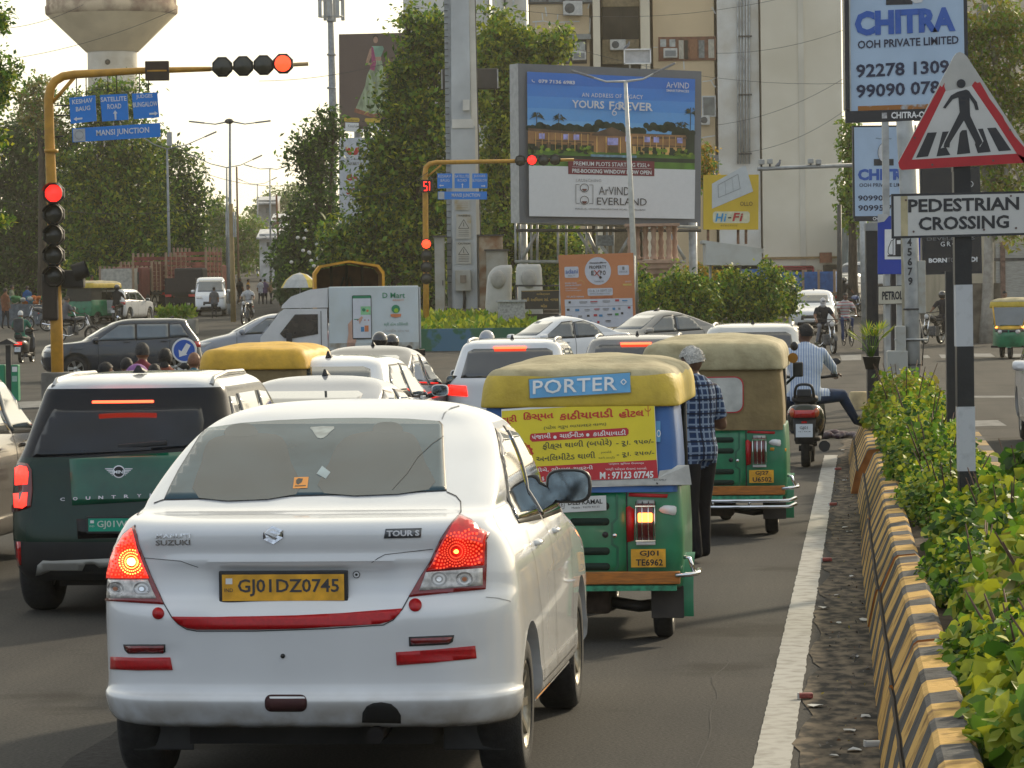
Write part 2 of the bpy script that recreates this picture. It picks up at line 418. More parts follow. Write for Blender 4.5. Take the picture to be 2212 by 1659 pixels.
def plate(parent, cx, y, cz, w_, h, txt, bgm, fg=BLK, tilt=0, two=None, name='number_plate', frame=True, bold=.012, ry=0):
 mb=MB(); T=Matrix.Translation((cx,y,cz))@Matrix.Rotation(tilt,4,'X')@Matrix.Rotation(ry,4,'Z')
 hw,hh=w_/2,h/2
 if frame: mb.box((0,.004,0),(w_+.03,.016,h+.03),BLKP,bev=.006,T=T)
 pn=Panel(T@Vector((-hw,-.008,hh)),T@Vector((hw,-.008,hh)),T@Vector((hw,-.008,-hh)),T@Vector((-hw,-.008,-hh)),(0,0,w_,h),mb); pn.e=.0012
 pn.slab(.003,bgm)
 if two:
  pn.text(txt,w_*.25,h*.08,w_*.8,h*.45,fg,2,bold=bold); pn.text(two,w_*.14,h*.55,w_*.92,h*.92,fg,2,bold=bold)
 else:
  pn.text(txt,w_*.13,h*.17,w_*.96,h*.83,fg,2,bold=bold)
  pn.text('IND',w_*.02,h*.52,w_*.09,h*.66,fg,2); pn.rect(w_*.03,h*.14,w_*.085,h*.36,WHT,1)
 return mb.build(name,parent)
# ---------------- car types: levels (z,yr,yf,w,rr,rf,br,bf) ----------------
TY = {}
TY['sedan'] = dict(L=4.0, levels=[(.27,.16,3.86,.79,.30,.35,.05,.10),(.29,.09,3.90,.82,.32,.4,.06,.12),(.33,.05,3.95,.845,.34,.42,.07,.14),(.385,.015,3.98,.85,.34,.45,.07,.15),(.41,.018,3.99,.85,.34,.45,.07,.15),(.45,.05,3.99,.845,.34,.45,.07,.15),(.62,.035,3.98,.845,.34,.45,.07,.15),
(.74,.02,3.94,.84,.32,.45,.07,.15),(.80,.05,3.86,.838,.28,.45,.07,.15),(.84,.075,3.72,.835,.26,.45,.07,.15),(.92,.08,3.35,.825,.24,.4,.07,.12),(.99,.075,3.02,.805,.23,.35,.07,.12),(1.05,.06,2.90,.78,.22,.3,.07,.12),(1.095,.065,2.82,.755,.22,.26,.07,.12),(1.125,.11,2.76,.74,.2,.24,.07,.12),(1.14,.24,2.73,.73,.16,.24,.04,.12),(1.155,.42,2.70,.72,.12,.22,.03,.12),
(1.20,.56,2.62,.715,.1,.2,.03,.12),(1.30,.84,2.46,.69,.1,.2,.03,.12),(1.40,1.12,2.30,.65,.1,.2,.03,.10),(1.47,1.34,2.16,.605,.12,.2,.03,.08),(1.52,1.48,2.02,.53,.15,.2,.02,.05),(1.55,1.62,1.9,.43,.2,.2,.02,.02),(1.568,1.74,1.8,.25,.2,.2,0,0),(1.575,1.77,1.78,.03,.02,.02,0,0)],
side=[[(.93,1.075),(1.70,1.045),(1.70,1.40),(1.42,1.43),(1.18,1.34),(1.0,1.17)],[(1.76,1.04),(2.60,1.02),(2.50,1.10),(2.05,1.40),(1.76,1.425)]],
rear=[(-.56,1.17),(.56,1.17),(.50,1.42),(.44,1.445),(-.44,1.445),(-.50,1.42)], front=[(-.60,1.10),(.60,1.10),(.50,1.42),(.42,1.44),(-.42,1.44),(-.50,1.42)],
tail=[(.50,.82),(.80,.84),(.80,.96),(.72,1.04),(.60,1.00)], head=[(.38,.70),(.78,.72),(.80,.80),(.62,.83),(.42,.78)], wy=(.72,3.15), wr=.30, wx=.80)
TY['suv'] = dict(L=4.15, levels=[(.24,.12,4.0,.80,.3,.35,.05,.10),(.32,.04,4.08,.86,.32,.4,.07,.12),(.50,.0,4.15,.88,.3,.45,.08,.15),(.70,.03,4.15,.88,.26,.42,.08,.15),(.85,.06,4.08,.875,.22,.4,.08,.15),(.95,.07,3.95,.865,.2,.4,.08,.12),(1.0,.08,3.45,.85,.2,.4,.08,.12),(1.04,.10,3.15,.83,.2,.3,.08,.12),
(1.10,.14,3.02,.80,.18,.25,.08,.12),(1.25,.25,2.78,.755,.16,.22,.08,.12),(1.40,.36,2.52,.71,.16,.2,.07,.12),(1.48,.40,2.36,.68,.16,.2,.06,.1),(1.53,.42,2.22,.64,.2,.2,.05,.08),(1.565,.55,2.05,.56,.22,.2,.04,.05),(1.585,.8,1.8,.42,.25,.2,.02,.02),(1.59,1.1,1.5,.2,.1,.1,0,0),(1.592,1.25,1.35,.03,.02,.02,0,0)],
side=[[(.42,1.12),(.88,1.10),(.88,1.42),(.62,1.43)],[(.93,1.09),(1.72,1.06),(1.72,1.44),(.93,1.44)],[(1.78,1.06),(2.72,1.05),(2.62,1.12),(2.18,1.42),(1.78,1.44)]],
rear=[(-.66,1.07),(.66,1.07),(.58,1.42),(.5,1.46),(-.5,1.46),(-.58,1.42)], front=[(-.66,1.10),(.66,1.10),(.54,1.44),(-.54,1.44)],
tail=[(.56,.82),(.84,.84),(.84,.98),(.58,.96)], head=[(.42,.74),(.82,.76),(.84,.86),(.5,.86)], wy=(.75,3.3), wr=.34, wx=.83)
TY['hatch'] = dict(L=3.85, levels=[(.20,.12,3.7,.78,.3,.35,.05,.10),(.28,.04,3.78,.83,.32,.4,.07,.12),(.45,.0,3.85,.85,.3,.45,.08,.15),(.65,.03,3.83,.85,.26,.42,.08,.15),(.80,.06,3.7,.845,.22,.4,.08,.15),(.90,.07,3.4,.835,.2,.4,.08,.12),(.97,.08,3.08,.82,.2,.4,.08,.12),(1.01,.10,2.92,.80,.2,.3,.08,.12),
(1.10,.18,2.75,.76,.16,.25,.08,.12),(1.22,.32,2.52,.71,.14,.22,.08,.12),(1.35,.48,2.26,.66,.14,.2,.07,.12),(1.42,.54,2.10,.62,.16,.2,.06,.1),(1.46,.62,1.95,.56,.2,.2,.05,.08),(1.49,.8,1.8,.44,.22,.2,.04,.05),(1.505,1.1,1.5,.25,.15,.1,.02,.02),(1.51,1.25,1.35,.03,.02,.02,0,0)],
side=[[(.62,1.08),(1.50,1.04),(1.50,1.38),(1.0,1.38),(.75,1.25)],[(1.56,1.03),(2.50,1.0),(2.42,1.07),(1.95,1.36),(1.56,1.38)]],
rear=[(-.60,1.06),(.60,1.06),(.52,1.36),(.44,1.39),(-.44,1.39),(-.52,1.36)], front=[(-.62,1.06),(.62,1.06),(.50,1.38),(-.50,1.38)],
tail=[(.54,.80),(.81,.82),(.81,1.0),(.66,1.02)], head=[(.42,.66),(.78,.68),(.81,.80),(.5,.76)], wy=(.62,3.05), wr=.29, wx=.80)
TY['van'] = dict(L=3.67, levels=[(.28,.1,3.55,.68,.2,.2,.03,.05),(.35,.03,3.64,.72,.2,.25,.03,.06),(.50,.0,3.67,.735,.2,.28,.03,.06),(.75,.01,3.62,.735,.18,.28,.03,.06),(.95,.03,3.5,.73,.16,.25,.03,.06),(1.05,.05,3.35,.725,.15,.22,.03,.06),(1.25,.09,3.12,.70,.14,.2,.03,.06),(1.55,.15,2.82,.66,.14,.2,.03,.06),(1.68,.18,2.68,.64,.14,.2,.03,.06),(1.76,.25,2.5,.60,.2,.2,.03,.05),(1.80,.45,2.2,.5,.2,.2,.02,.02),(1.815,1.0,1.6,.25,.2,.2,0,0),(1.82,1.25,1.35,.03,.02,.02,0,0)],
side=[[(.3,1.12),(1.2,1.12),(1.2,1.6),(.35,1.6)],[(1.26,1.12),(2.1,1.12),(2.1,1.6),(1.26,1.6)],[(2.16,1.12),(3.05,1.1),(2.75,1.6),(2.16,1.6)]],
rear=[(-.55,1.1),(.55,1.1),(.5,1.6),(-.5,1.6)], front=[(-.60,1.12),(.60,1.12),(.54,1.66),(-.54,1.66)],
tail=[(.58,.7),(.70,.7),(.70,1.0),(.6,1.0)], head=[(.36,.78),(.64,.80),(.68,.92),(.40,.90)], wy=(.62,2.97), wr=.28, wx=.69)
def sm(poly,n=3): return spl(poly,n)
def arches(t, w_in=.5):
 out=[]
 for y in t['wy']:
  for s in (-1,1):
   m=MB(); r=t['wr']*1.19
   m.tube([(s*w_in,y,t['wr']),(s*1.2,y,t['wr'])],r,UND,32,smooth=False); out.append(m)
 return out
BODY={}
def body_mesh(ty, mat, ns=(7,5,14), n=2, disp=None):
 k=(ty,ns,n,bool(disp))
 if k not in BODY:
  t=TY[ty]; mb=stack(t['levels'], mat, n, ns)
  me=mb.mesh('body')
  if disp:
   for v in me.vertices:
    v.co=disp(v.co.copy())
  bv=bvh_of(me)
  me2=boolcut(me, arches(t))
  BODY[k]=(me2,bv)
 me,bv=BODY[k]
 me=me.copy(); me.name='body'
 me.materials[0]=mat
 return me,bv
def underside(t):
 mb=MB(); W=max(l[3] for l in t['levels']); mb.box((0,t['L']/2,.24),(W*1.2,t['L']*.86,.10),UND); return mb
def lineloop(bv, pts, wd, mode, mat=None, mb=None, T=None, cell=.06, off=.003):
 """thin strip decal along an open line"""
 mb=mb or MB()
 for (x0,y0),(x1,y1) in zip(pts,pts[1:]):
  L=math.hypot(x1-x0,y1-y0)
  if L<1e-6: continue
  nx,ny=-(y1-y0)/L*wd/2,(x1-x0)/L*wd/2; ex,ey=(x1-x0)/L*wd*.3,(y1-y0)/L*wd*.3
  decal(bv,[(x0+nx-ex,y0+ny-ey),(x1+nx+ex,y1+ny+ey),(x1-nx+ex,y1-ny+ey),(x0-nx-ex,y0-ny-ey)],mode,off,cell,0,mat or SEAM,T,mb)
 return mb
def car(name, label, cat, ty, mat, px=None, Y=None, loc=None, yaw=0, sc_=1, group=None, brake=False, hl=False, glass=GLASS, roof=None, rails=False, fin=True, center=True, lod=1, nsp=5, spoiler=False, hibrake=False, platec=WHT, ptxt=None, dz=0, handles=True, wiper=False, rearcap=False):
 """px: photo pixel of the middle of the car at depth Y"""
 t=TY[ty]
 if loc is None:
  p=A(px,600,Y); loc=Vector((p.x,Y,zg(Y)+dz))
 root=thing(name,label,cat,(0,0,0),yaw,group,sc_)
 me,bv=body_mesh(ty,mat)
 o=link('body',me,root)
 underside(t).build('underbody',root)
 off=Matrix.Rotation(yaw,3,'Z')@Vector((0,-t['L']/2*sc_,0)) if center else Vector((0,0,0))
 root.location=Vector(loc)+off
 c=.09 if lod else .2
 for nm,md in (('rear_window','rear'),('windscreen','front')):
  p=t['rear'] if md=='rear' else t['front']
  decal(bv,p,md,.006,c,.01,glass,mb=MB()).build(nm,root)
 for s,md in ((1,'right'),(-1,'left')):
  for p in t['side']:
   cy=sum(a for a,b in p)/len(p); cz=sum(b for a,b in p)/len(p); fo=decal(bv,[(cy+(a-cy)*1.07,cz+(b-cz)*1.13) for a,b in p],md,.003,c,.006,BLKP).build('window_frame',root)
   decal(bv,p,md,.008,c,.01,glass).build('side_window',fo)
  if handles:
   for y in (1.05,2.0):
    h=MB(); z=.93*(1.08 if ty!='sedan' else 1)
    h.box((s*(max(l[3] for l in t['levels'])*.985),y,z),(.04,.17,.03),mat,bev=.01); h.build('door_handle',root)
   m=MB()
   for y in (.90,1.74,2.72): lineloop(bv,[(y,.34),(y,1.03)],.012,md,mb=m)
   m.build('door_gap',root)
  tl=[(s*x,z) for x,z in t['tail']]
  decal(bv,tl,'rear',.012,c,.02,REDG if brake else REDL).build('tail_light',root)
  hd=[(s*x,z) for x,z in t['head']]
  decal(bv,hd,'front',.012,c,.02,CLR).build('headlight',root)
  W=max(l[3] for l in t['levels'])
  mirror(root, s*(W-.01), t['L']*.66, 1.06 if ty!='van' else 1.15, s, mat if mat!=WHITE else WHITE)
  for y in t['wy']: wheel(root, s*(t['wx']-.09), y, t['wr'], .18, s, nsp, res=20)
 fl=MB(); decal(bv,[(-.35,.50),(.35,.50),(.33,.66),(-.33,.66)],'front',.008,c,.01,BLKP,mb=fl); decal(bv,[(-.5,.30),(.5,.30),(.45,.42),(-.45,.42)],'front',.008,c,.01,BLKP,mb=fl); fl.build('grille',root)
 if rails:
  for s in (-1,1):
   m=MB(); zt=t['levels'][-5][0]
   m.tube([(s*.60,.55,zt-.02),(s*.59,.7,zt+.05),(s*.585,1.3,zt+.065),(s*.585,1.9,zt+.05),(s*.59,2.1,zt-.03)],.018,M('rail_silver',(.45,.45,.44),.35,metal=.6),8); m.build('roof_rail',root)
 if fin:
  zt=t['levels'][-1][0]; y0=(1.75 if ty=='sedan' else .75)
  m=MB(); m.loft([[Vector((-.035,y0,zt-.03)),Vector((.035,y0,zt-.03)),Vector((.03,y0+.17,zt-.03)),Vector((-.03,y0+.17,zt-.03))],[Vector((-.006,y0-.01,zt+.055)),Vector((.006,y0-.01,zt+.055)),Vector((.005,y0+.05,zt+.045)),Vector((-.005,y0+.05,zt+.045))]],BLKP); m.build('antenna_fin',root)
 if hibrake:
  z=(t['rear'][2][1]+.035)
  decal(bv,[(-.22,z),(.22,z),(.22,z+.03),(-.22,z+.03)],'rear',.02,.1,.02,REDB).build('high_brake_light',root)
 pz=.62 if ty!='sedan' else .86
 m=MB(); decal(bv,[(-.26,pz-.07),(.26,pz-.07),(.26,pz+.07),(-.26,pz+.07)],'rear',.012,.1,.01,platec,mb=m); m.build('number_plate',root)
 m=MB(); decal(bv,[(-.25,.44),(.25,.44),(.25,.54),(-.25,.54)],'front',.014,.1,.01,platec,mb=m); m.build('number_plate',root)
 return root,bv
# ---------------- the white sedan in front (hero) ----------------
def dusty(m,z0,z1,col,amt):
 n=m.node_tree.nodes; l=m.node_tree.links; b=n['Principled BSDF']; src=b.inputs['Base Color'].links[0].from_socket
 tc=n.new('ShaderNodeTexCoord'); sp=n.new('ShaderNodeSeparateXYZ'); l.new(tc.outputs['Object'],sp.inputs[0]); nz=n.new('ShaderNodeTexNoise'); nz.inputs['Scale'].default_value=7; nz.inputs['Detail'].default_value=8; l.new(tc.outputs['Object'],nz.inputs['Vector'])
 mr=n.new('ShaderNodeMapRange'); mr.inputs[1].default_value=z1; mr.inputs[2].default_value=z0; l.new(sp.outputs['Z'],mr.inputs[0])
 mu=n.new('ShaderNodeMath'); mu.operation='MULTIPLY'; l.new(mr.outputs[0],mu.inputs[0]); n2=n.new('ShaderNodeMapRange'); n2.inputs[1].default_value=.35; n2.inputs[2].default_value=.62; n2.inputs[4].default_value=amt; l.new(nz.outputs['Fac'],n2.inputs[0]); l.new(n2.outputs[0],mu.inputs[1])
 mx=n.new('ShaderNodeMix'); mx.data_type='RGBA'; l.new(mu.outputs[0],mx.inputs[0]); l.new(src,mx.inputs[6]); mx.inputs[7].default_value=(*col,1); l.new(mx.outputs[2],b.inputs['Base Color'])
 l.new(mu.outputs[0],b.inputs['Roughness']) if False else None
dusty(WHITE,.26,.46,(.30,.24,.16),.8)
def pip(x,y,p):
 r_=False; j=len(p)-1
 for i in range(len(p)):
  if (p[i][1]>y)!=(p[j][1]>y) and x<(p[j][0]-p[i][0])*(y-p[i][1])/(p[j][1]-p[i][1])+p[i][0]: r_=not r_
  j=i
 return r_
def hero():
 loc=A(646,1500,14.65); loc.z=0; yaw=R(-6.2)
 # place the middle of the rear bumper
 root=thing('sedan','white taxi sedan with yellow number plate and red tape strips, largest car in front','car',loc,yaw)
 T=Matrix.Translation(loc)@Matrix.Rotation(yaw,4,'Z')
 def disp(c):
  c.x*=1.05; x,y,z=c
  if y<.4 and abs(x)<.8:
   # plate recess with a crisp upper brow
   mx=1/(1+math.exp((abs(x)-.37)*40)); up=1/(1+math.exp((z-.935)*130)); lo=1/(1+math.exp(-(z-.745)*60))
   c.y+=.034*mx*up*lo
   # horizontal brow crease across the lid
   c.y-=.012*math.exp(-((z-.965)/.022)**2)*(1/(1+math.exp((abs(x)-.56)*40)))
   # bumper reflector pockets
   c.y+=.012*math.exp(-((z-.585)/.025)**2)*math.exp(-((abs(x)-.62)/.13)**4)
  return c
 me,bv=body_mesh('sedan',WHITE,(30,9,30),5,disp)
 link('body',me,root); t=TY['sedan']
 underside(t).build('underbody',root)
 D=lambda poly,mat,nm=None,off=.004,th=.012,cell=14,par=root,mb=None:(decal(bv,poly,'cam',off,cell,th,mat,T,mb).build(nm,par) if nm else decal(bv,poly,'cam',off,cell,th,mat,T,mb))
 hg=M('sedan_rear_glass',(.040,.078,.098),.12,var=.45,scale=1.6,coat=0,spec=.28)
 outer=[(446,925),(520,914),(600,908),(700,904),(790,903),(880,905),(950,910),(957,918),(960,985),(965,1061),(860,1066),(700,1071),(553,1075),(440,1079),(353,1081),(366,1052),(385,1015),(410,975),(430,942)]
 D(outer,BLKP,'window_seal',.002,.01)
 def inset(p,k):
  cx=sum(a for a,b in p)/len(p); cy=sum(b for a,b in p)/len(p); return [(cx+(a-cx)*(1-k),cy+(b-cy)*(1-k*2.2)) for a,b in p]
 rg=D(inset(outer,.012),hg,'rear_window',.007,.008)
 seat=M('seat_seen_through_glass',(.024,.042,.052),.2,var=.25,scale=3,spec=.4)
 for q in ([(430,1078),(436,1000),(452,955),(500,940),(560,938),(610,948),(628,1000),(640,1070)],[(700,1068),(712,1000),(742,950),(800,934),(870,934),(900,950),(918,1000),(926,1060)]): D(spl(q,3),seat,'seat_back',.0078,0,16,rg)
 for q in ([(488,944),(496,922),(540,918),(556,942)],[(808,936),(816,916),(858,916),(868,936)]): D(spl(q,3),seat,'head_rest',.0079,0,16,rg)
 D(spl([(672,925),(722,924),(714,935),(700,948),(686,948),(675,932)],2),M('painted_daylight',(.30,.34,.33),.3,var=.3,scale=20),'daylight_patch',.0085,0,16,rg)  # bright patch painting the daylight seen between the seats
 mb=MB(); D([(636,1034),(667,1033),(664,1057),(633,1058)],M('orange_sticker',(.8,.3,.03),.5),off=.009,th=0,mb=mb)
 D([(696,1009),(714,1023),(704,1037),(684,1026)],M('paper_slip',(.30,.38,.40),.5),off=.009,th=0,mb=mb)
 D([(640,1040),(645,1036),(655,1037),(652,1045),(644,1050),(640,1047)],BLK,off=.010,th=0,mb=mb); D([(637,1052),(661,1051),(661,1053),(637,1054)],BLK,off=.010,th=0,mb=mb)
 mb.build('sticker',rg)
 mb=MB(); lineloop(bv,[(848,1060),(880,1025),(903,990),(935,960),(958,945)],1.2,'cam',BLK,mb,T,20,.009); mb.build('heater_wire',rg)
 # side glass
 for s,md in ((1,'right'),(-1,'left')):
  for k,p in enumerate(t['side']):
   cy=sum(a for a,b in p)/len(p); cz=sum(b for a,b in p)/len(p)
   D2=decal(bv,spl([(cy+(a-cy)*1.06,cz+(b-cz)*1.10) for a,b in p],1),md,.003,.05,.01,BLKP).build('window_frame',root)
   decal(bv,p,md,.008,.05,.01,GLASS).build('side_window',D2)
  m=MB()
  lineloop(bv,[(1.02,1.02),(.98,.95),(1.02,.80),(1.12,.62),(1.15,.35)],.007,md,mb=m)
  lineloop(bv,[(1.73,1.04),(1.73,.36)],.007,md,mb=m); lineloop(bv,[(2.62,1.0),(2.66,.85),(2.63,.36)],.007,md,mb=m)
  lineloop(bv,[(1.1,.36),(2.64,.36)],.007,md,mb=m); m.build('door_gap',root)
  for y in (1.22,2.02):
   h=MB(); h.tube([(s*.842,y-.09,.955),(s*.868,y-.05,.957),(s*.868,y+.05,.957),(s*.842,y+.09,.955)],.013,WHITE,8,sx=1.3); h.build('door_handle',root)
  # side rub sill with worn orange tape
  m=MB(); m.prism([(1.12,.27),(2.72,.27),(2.72,.36),(1.12,.36)],'x',s*.80,s*.85,WHITE); m.build('side_skirt',root)
  m=MB(); m.prism([(1.15,.275),(1.75,.275),(1.75,.335),(1.15,.335)],'x',s*.85,s*.853,M('amber_tape',(.62,.27,.05),.6,var=.3)); m.build('reflective_tape',root)
  mirror(root, s*.77, 2.50, 1.13, s, BLKP if s>0 else WHITE, .22,.165)
  for y in t['wy']: wheel(root, s*.765, y, .30, .185, s, 8, rim=M('dusty_alloy',(.36,.33,.27),.38,metal=.8,var=.2,scale=20))
 # tail lamps
 lit=M('lamp_red_lit',(.8,.01,.008),.15,var=.35,scale=22,coat=1,emit=.10,ecol=(1,.02,.01)); lit2=M('lamp_red_bright',(.8,.02,.01),.15,var=.3,scale=22,coat=1,emit=.9,ecol=(1,.03,.01))
 dots=M('lamp_red_dots',(1,.2,.05),.3,var=0,emit=.9,ecol=(1,.05,.03)); dotl=M('lamp_orange_dots',(1,.5,.1),.3,var=0,emit=5,ecol=(1,.28,.05))
 frm=M('lamp_dark_red_rim',(.22,.006,.008),.2,coat=1,var=.1)
 L=[(291,1137),(301,1180),(314,1215),(327,1245),(341,1276),(354,1305),(300,1302),(230,1298),(229,1270),(232,1240),(239,1208),(250,1180),(268,1154)]
 Rr=[(993,1112),(975,1130),(953,1162),(940,1188),(928,1215),(906,1250),(883,1289),(960,1281),(1048,1273),(1050,1225),(1050,1166),(1056,1152),(1046,1147),(1035,1141),(1018,1124)]
 for side_,poly,cl,cx,cy,rmax in ((0,L,[(238,1252),(320,1252),(338,1294),(236,1292)],288,1213,60),(1,Rr,[(920,1236),(1040,1227),(1040,1264),(906,1276)],985,1190,66)):
  o=D(poly,frm,'tail_light',.010,.02,10)
  cx0=sum(a for a,b in poly)/len(poly); cy0=sum(b for a,b in poly)/len(poly)
  inn=[(cx0+(a-cx0)*.93,cy0+(b-cy0)*.93) for a,b in poly]
  # red section above the clear one
  lim=1250 if side_==0 else 1232
  red=[p for p in inn if p[1]<lim]; 
  if side_==0: red=[(287,1143),(297,1183),(309,1216),(320,1243),(322,1249),(235,1249),(236,1238),(243,1208),(254,1182),(270,1158)]
  else: red=[(992,1118),(977,1134),(957,1165),(944,1190),(932,1217),(922,1232),(980,1226),(1044,1221),(1045,1168),(1048,1153),(1034,1146),(1016,1128)]
  D(red,lit2 if side_==0 else lit,'lamp_lens',.016,.01,10,o)
  mb=MB()
  for k in range(1,9):
   rr=8+k*6.2
   for j in range(28):
    a=2*math.pi*(j+.5*(k%2))/28; x=cx+rr*math.cos(a)*.92; y=cy+rr*math.sin(a)
    if not pip(x,y,[(cx0+(a_-cx0)*.94,cy0+(b_-cy0)*.94) for a_,b_ in red]) or y<1146: continue
    d=1.15+.12*k
    D([(x-d,y-d),(x+d,y-d),(x+d,y+d),(x-d,y+d)],dotl if side_==0 and rr<30 else dots,off=.020,th=0,cell=99,mb=mb)
  if side_==0:
   D([(cx+9*math.cos(a),cy+9*math.sin(a)) for a in [i*.5 for i in range(12)]],M('lamp_core',(1,.6,.2),.3,var=0,emit=14,ecol=(1,.5,.1)),off=.021,th=0,mb=mb)
  else: D([(cx+5*math.cos(a),cy+5*math.sin(a)) for a in [i*.5 for i in range(12)]],dotl,off=.021,th=0,mb=mb)
  mb.build('lamp_bulb',o)
  c=D(cl,CLR,'clear_lens',.017,.01,10,o)
  mb=MB()
  xs=sum(a for a,b in cl)/4; ys=sum(b for a,b in cl)/4
  for dx,mm in ((-28,CHR if side_ else M('amber_bulb',(.35,.12,.05),.3,var=.2)),(26,M('amber_bulb',(.35,.12,.05),.3,var=.2) if side_ else CHR)):
   for rr,m3 in ((16,M('lamp_ring_a',(.35,.34,.33),.2,metal=.6)),(12,M('lamp_ring_b',(.62,.61,.6),.15,metal=.5)),(8,M('lamp_ring_a',(.35,.34,.33),.2)),(5,mm)):
    D([(xs+dx+rr*math.cos(a)*1.1,ys+rr*math.sin(a)) for a in [i*.3 for i in range(21)]],m3,off=.0175+(16-rr)*.0004,th=0,cell=99,mb=mb)
  mb.build('reflector',c)
 # tape and reflectors
 D([(371,1332),(460,1333),(553,1332),(640,1330),(740,1325),(869,1315),(862,1326),(850,1337),(838,1343),(820,1348),(740,1353),(640,1358),(553,1360),(425,1360),(405,1357),(388,1349),(378,1341)],REDT,'red_tape',.006,.004)
 D([(227,1418),(300,1421),(368,1420),(373,1447),(300,1448),(231,1445)],REDT,'red_tape',.006,.004)
 D([(855,1409),(940,1403),(1026,1395),(1029,1422),(940,1431),(857,1437)],REDT,'red_tape',.006,.004)
 for cx,cy,r in ((342,1325,12.5),(897,1307,14)): D([(cx+r*math.cos(a),cy+r*math.sin(a)) for a in [i*.3 for i in range(21)]],REDT,'round_reflector',.006,.004,99)
 rl=M('reflector_deep_red',(.16,.004,.006),.2,coat=1,var=.3,scale=40)
 D([(267,1392),(357,1392),(357,1408),(352,1412),(277,1412),(270,1404)],BLKP,'bumper_reflector',.004,.01); D([(271,1395),(354,1395),(353,1409),(278,1409)],rl,'bumper_reflector',.009,.01)
 D([(883,1376),(981,1372),(978,1386),(968,1392),(884,1396)],BLKP,'bumper_reflector',.004,.01); D([(887,1379),(977,1376),(970,1388),(888,1392)],rl,'bumper_reflector',.009,.01)
 D(rr2(572,1501,663,1537,14),M('tow_dark',(.05,.012,.012),.7,var=.2),'tow_cover',.003,.01)
 D([(611+5*math.cos(a),1417+5*math.sin(a)) for a in [i*.5 for i in range(12)]],BLK,'sensor',.004,.004,99)
 D([(782,1560),(783,1540),(792,1526),(806,1519),(825,1517),(845,1521),(858,1532),(866,1546),(866,1562)],UND,'exhaust_cutout',.004,.01)
 m=MB(); m.tube([(.30,.06,.25),(.30,.35,.25)],.035,M('exhaust_metal',(.02,.018,.018),.4,metal=.8),14); m.build('exhaust_pipe',root)
 # lid gap, with crease shade drawn as lines
 m=MB(); lid=[(965,1063),(985,1072),(995,1084),(996,1106),(983,1122),(970,1137),(953,1162),(928,1215),(906,1250),(884,1289),(869,1316),(850,1339),(828,1350),(700,1358),(553,1363),(425,1363),(403,1359),(385,1348),(371,1333),(354,1304),(327,1245),(301,1180),(292,1135),(297,1112),(312,1095),(353,1080)]
 lineloop(bv,lid,2.4,'cam',M('lid_gap_and_crease',(.05,.052,.055),.8,var=0),m,T,25,.003)
 lineloop(bv,[(312,1205),(390,1212),(410,1219),(428,1225)],1.3,'cam',SEAM,m,T,25,.003); lineloop(bv,[(803,1215),(818,1205),(832,1198),(935,1186)],1.3,'cam',SEAM,m,T,25,.003)  # upper edge of the plate recess: crease shade drawn as thin dark strips
 lineloop(bv,[(1050,1290),(1075,1292),(1100,1298),(1120,1320)],1.5,'cam',M('lid_gap_and_crease2',(.3,.3,.3),.8,var=0),m,T,25,.003)
 lineloop(bv,[(955,905),(960,893),(975,882),(1010,872)],2.2,'cam',M('lid_gap_and_crease2',(.3,.3,.3),.8,var=0),m,T,25,.003)
 m.build('lid_gap_and_crease',root)
 # badges
 m=MB(); chrome=M('badge_chrome',(.62,.63,.66),.18,metal=.9,var=.25,scale=90)
 pn=Panel((-.63,0,0),(-.3,0,0),(-.3,0,-.3),(-.63,0,-.3),(0,0,1,1))
 def badge(txt,x0,y0,x1,y1,mat,off=.006,bold=.03):
  vs,fs,a,b,c,d=tmesh(txt,bold,0,2); q=[]
  Ti=T.inverted(); ex=[]
  for x,y in vs:
   u=(x-a)/(b-a); v=(y-c)/(d-c); px=x0+(x1-x0)*u; py=y1-(y1-y0)*v-(x1-x0)*u*.02
   o=Ti@CO; dd=(Ti.to_3x3()@ray(px,py)).normalized(); h=bv.ray_cast(o,dd); q.append((h[0] or o)-dd*off)
  m.add(q,fs,mat)
 badge('MARUTI',336,1154,411,1164,chrome); badge('SUZUKI',336,1167,411,1179,chrome); m.build('maker_lettering',root,False); m=MB()
 D([(588,1137),(612,1146),(603,1151),(587,1146),(583,1150),(612,1161),(591,1175),(569,1165),(578,1160),(594,1166),(598,1162),(569,1151)],chrome,off=.006,th=0,mb=m,cell=50)
 m.build('emblem',root); m=MB()
 D([(833,1143),(911,1141),(909,1161),(829,1163)],M('badge_grey',(.13,.14,.155),.3,metal=.4),off=.005,th=.006,mb=m,cell=30)
 badge('TOUR S',835,1146,906,1159,M('badge_letters',(.6,.6,.62),.3),.008,.04)
 m.build('name_badge',root,False); m=MB()
 for rr,mm in ((8,SEAM),(6.4,WHITE),(3,SEAM)): D([(770+rr*math.cos(a),1241+rr*math.sin(a)) for a in [i*.4 for i in range(16)]],mm,off=.004+(8-rr)*.0006,th=0,mb=m,cell=99)
 m.build('parking_sensor',root)
 # number plate
 Ti=T.inverted(); o=Ti@CO; dd=(Ti.to_3x3()@ray(614,1268)).normalized(); h=bv.ray_cast(o,dd)[0]
 plate(root,h.x,h.y-.022,h.z,.505,.108,'GJ01DZ0745',YPL,fg=M('plate_ink',(.045,.045,.05),.5,var=0),bold=.016)
 for s in (-1,1): m=MB(); m.box((s*.66,.47,.24),(.26,.012,.20),BLKP,bev=.01); m.build('mud_flap',root)
 # front faces, for completeness from other positions
 decal(bv,t['front'],'front',.006,.08,.01,GLASS).build('windscreen',root)
 for s in (-1,1): decal(bv,[(s*x,z) for x,z in t['head']],'front',.012,.08,.02,CLR).build('headlight',root)
 m=MB(); m.cyl((.17,2.05,1.5),(.19,1.95,1.5),.01,BLKP,6); 
 return root
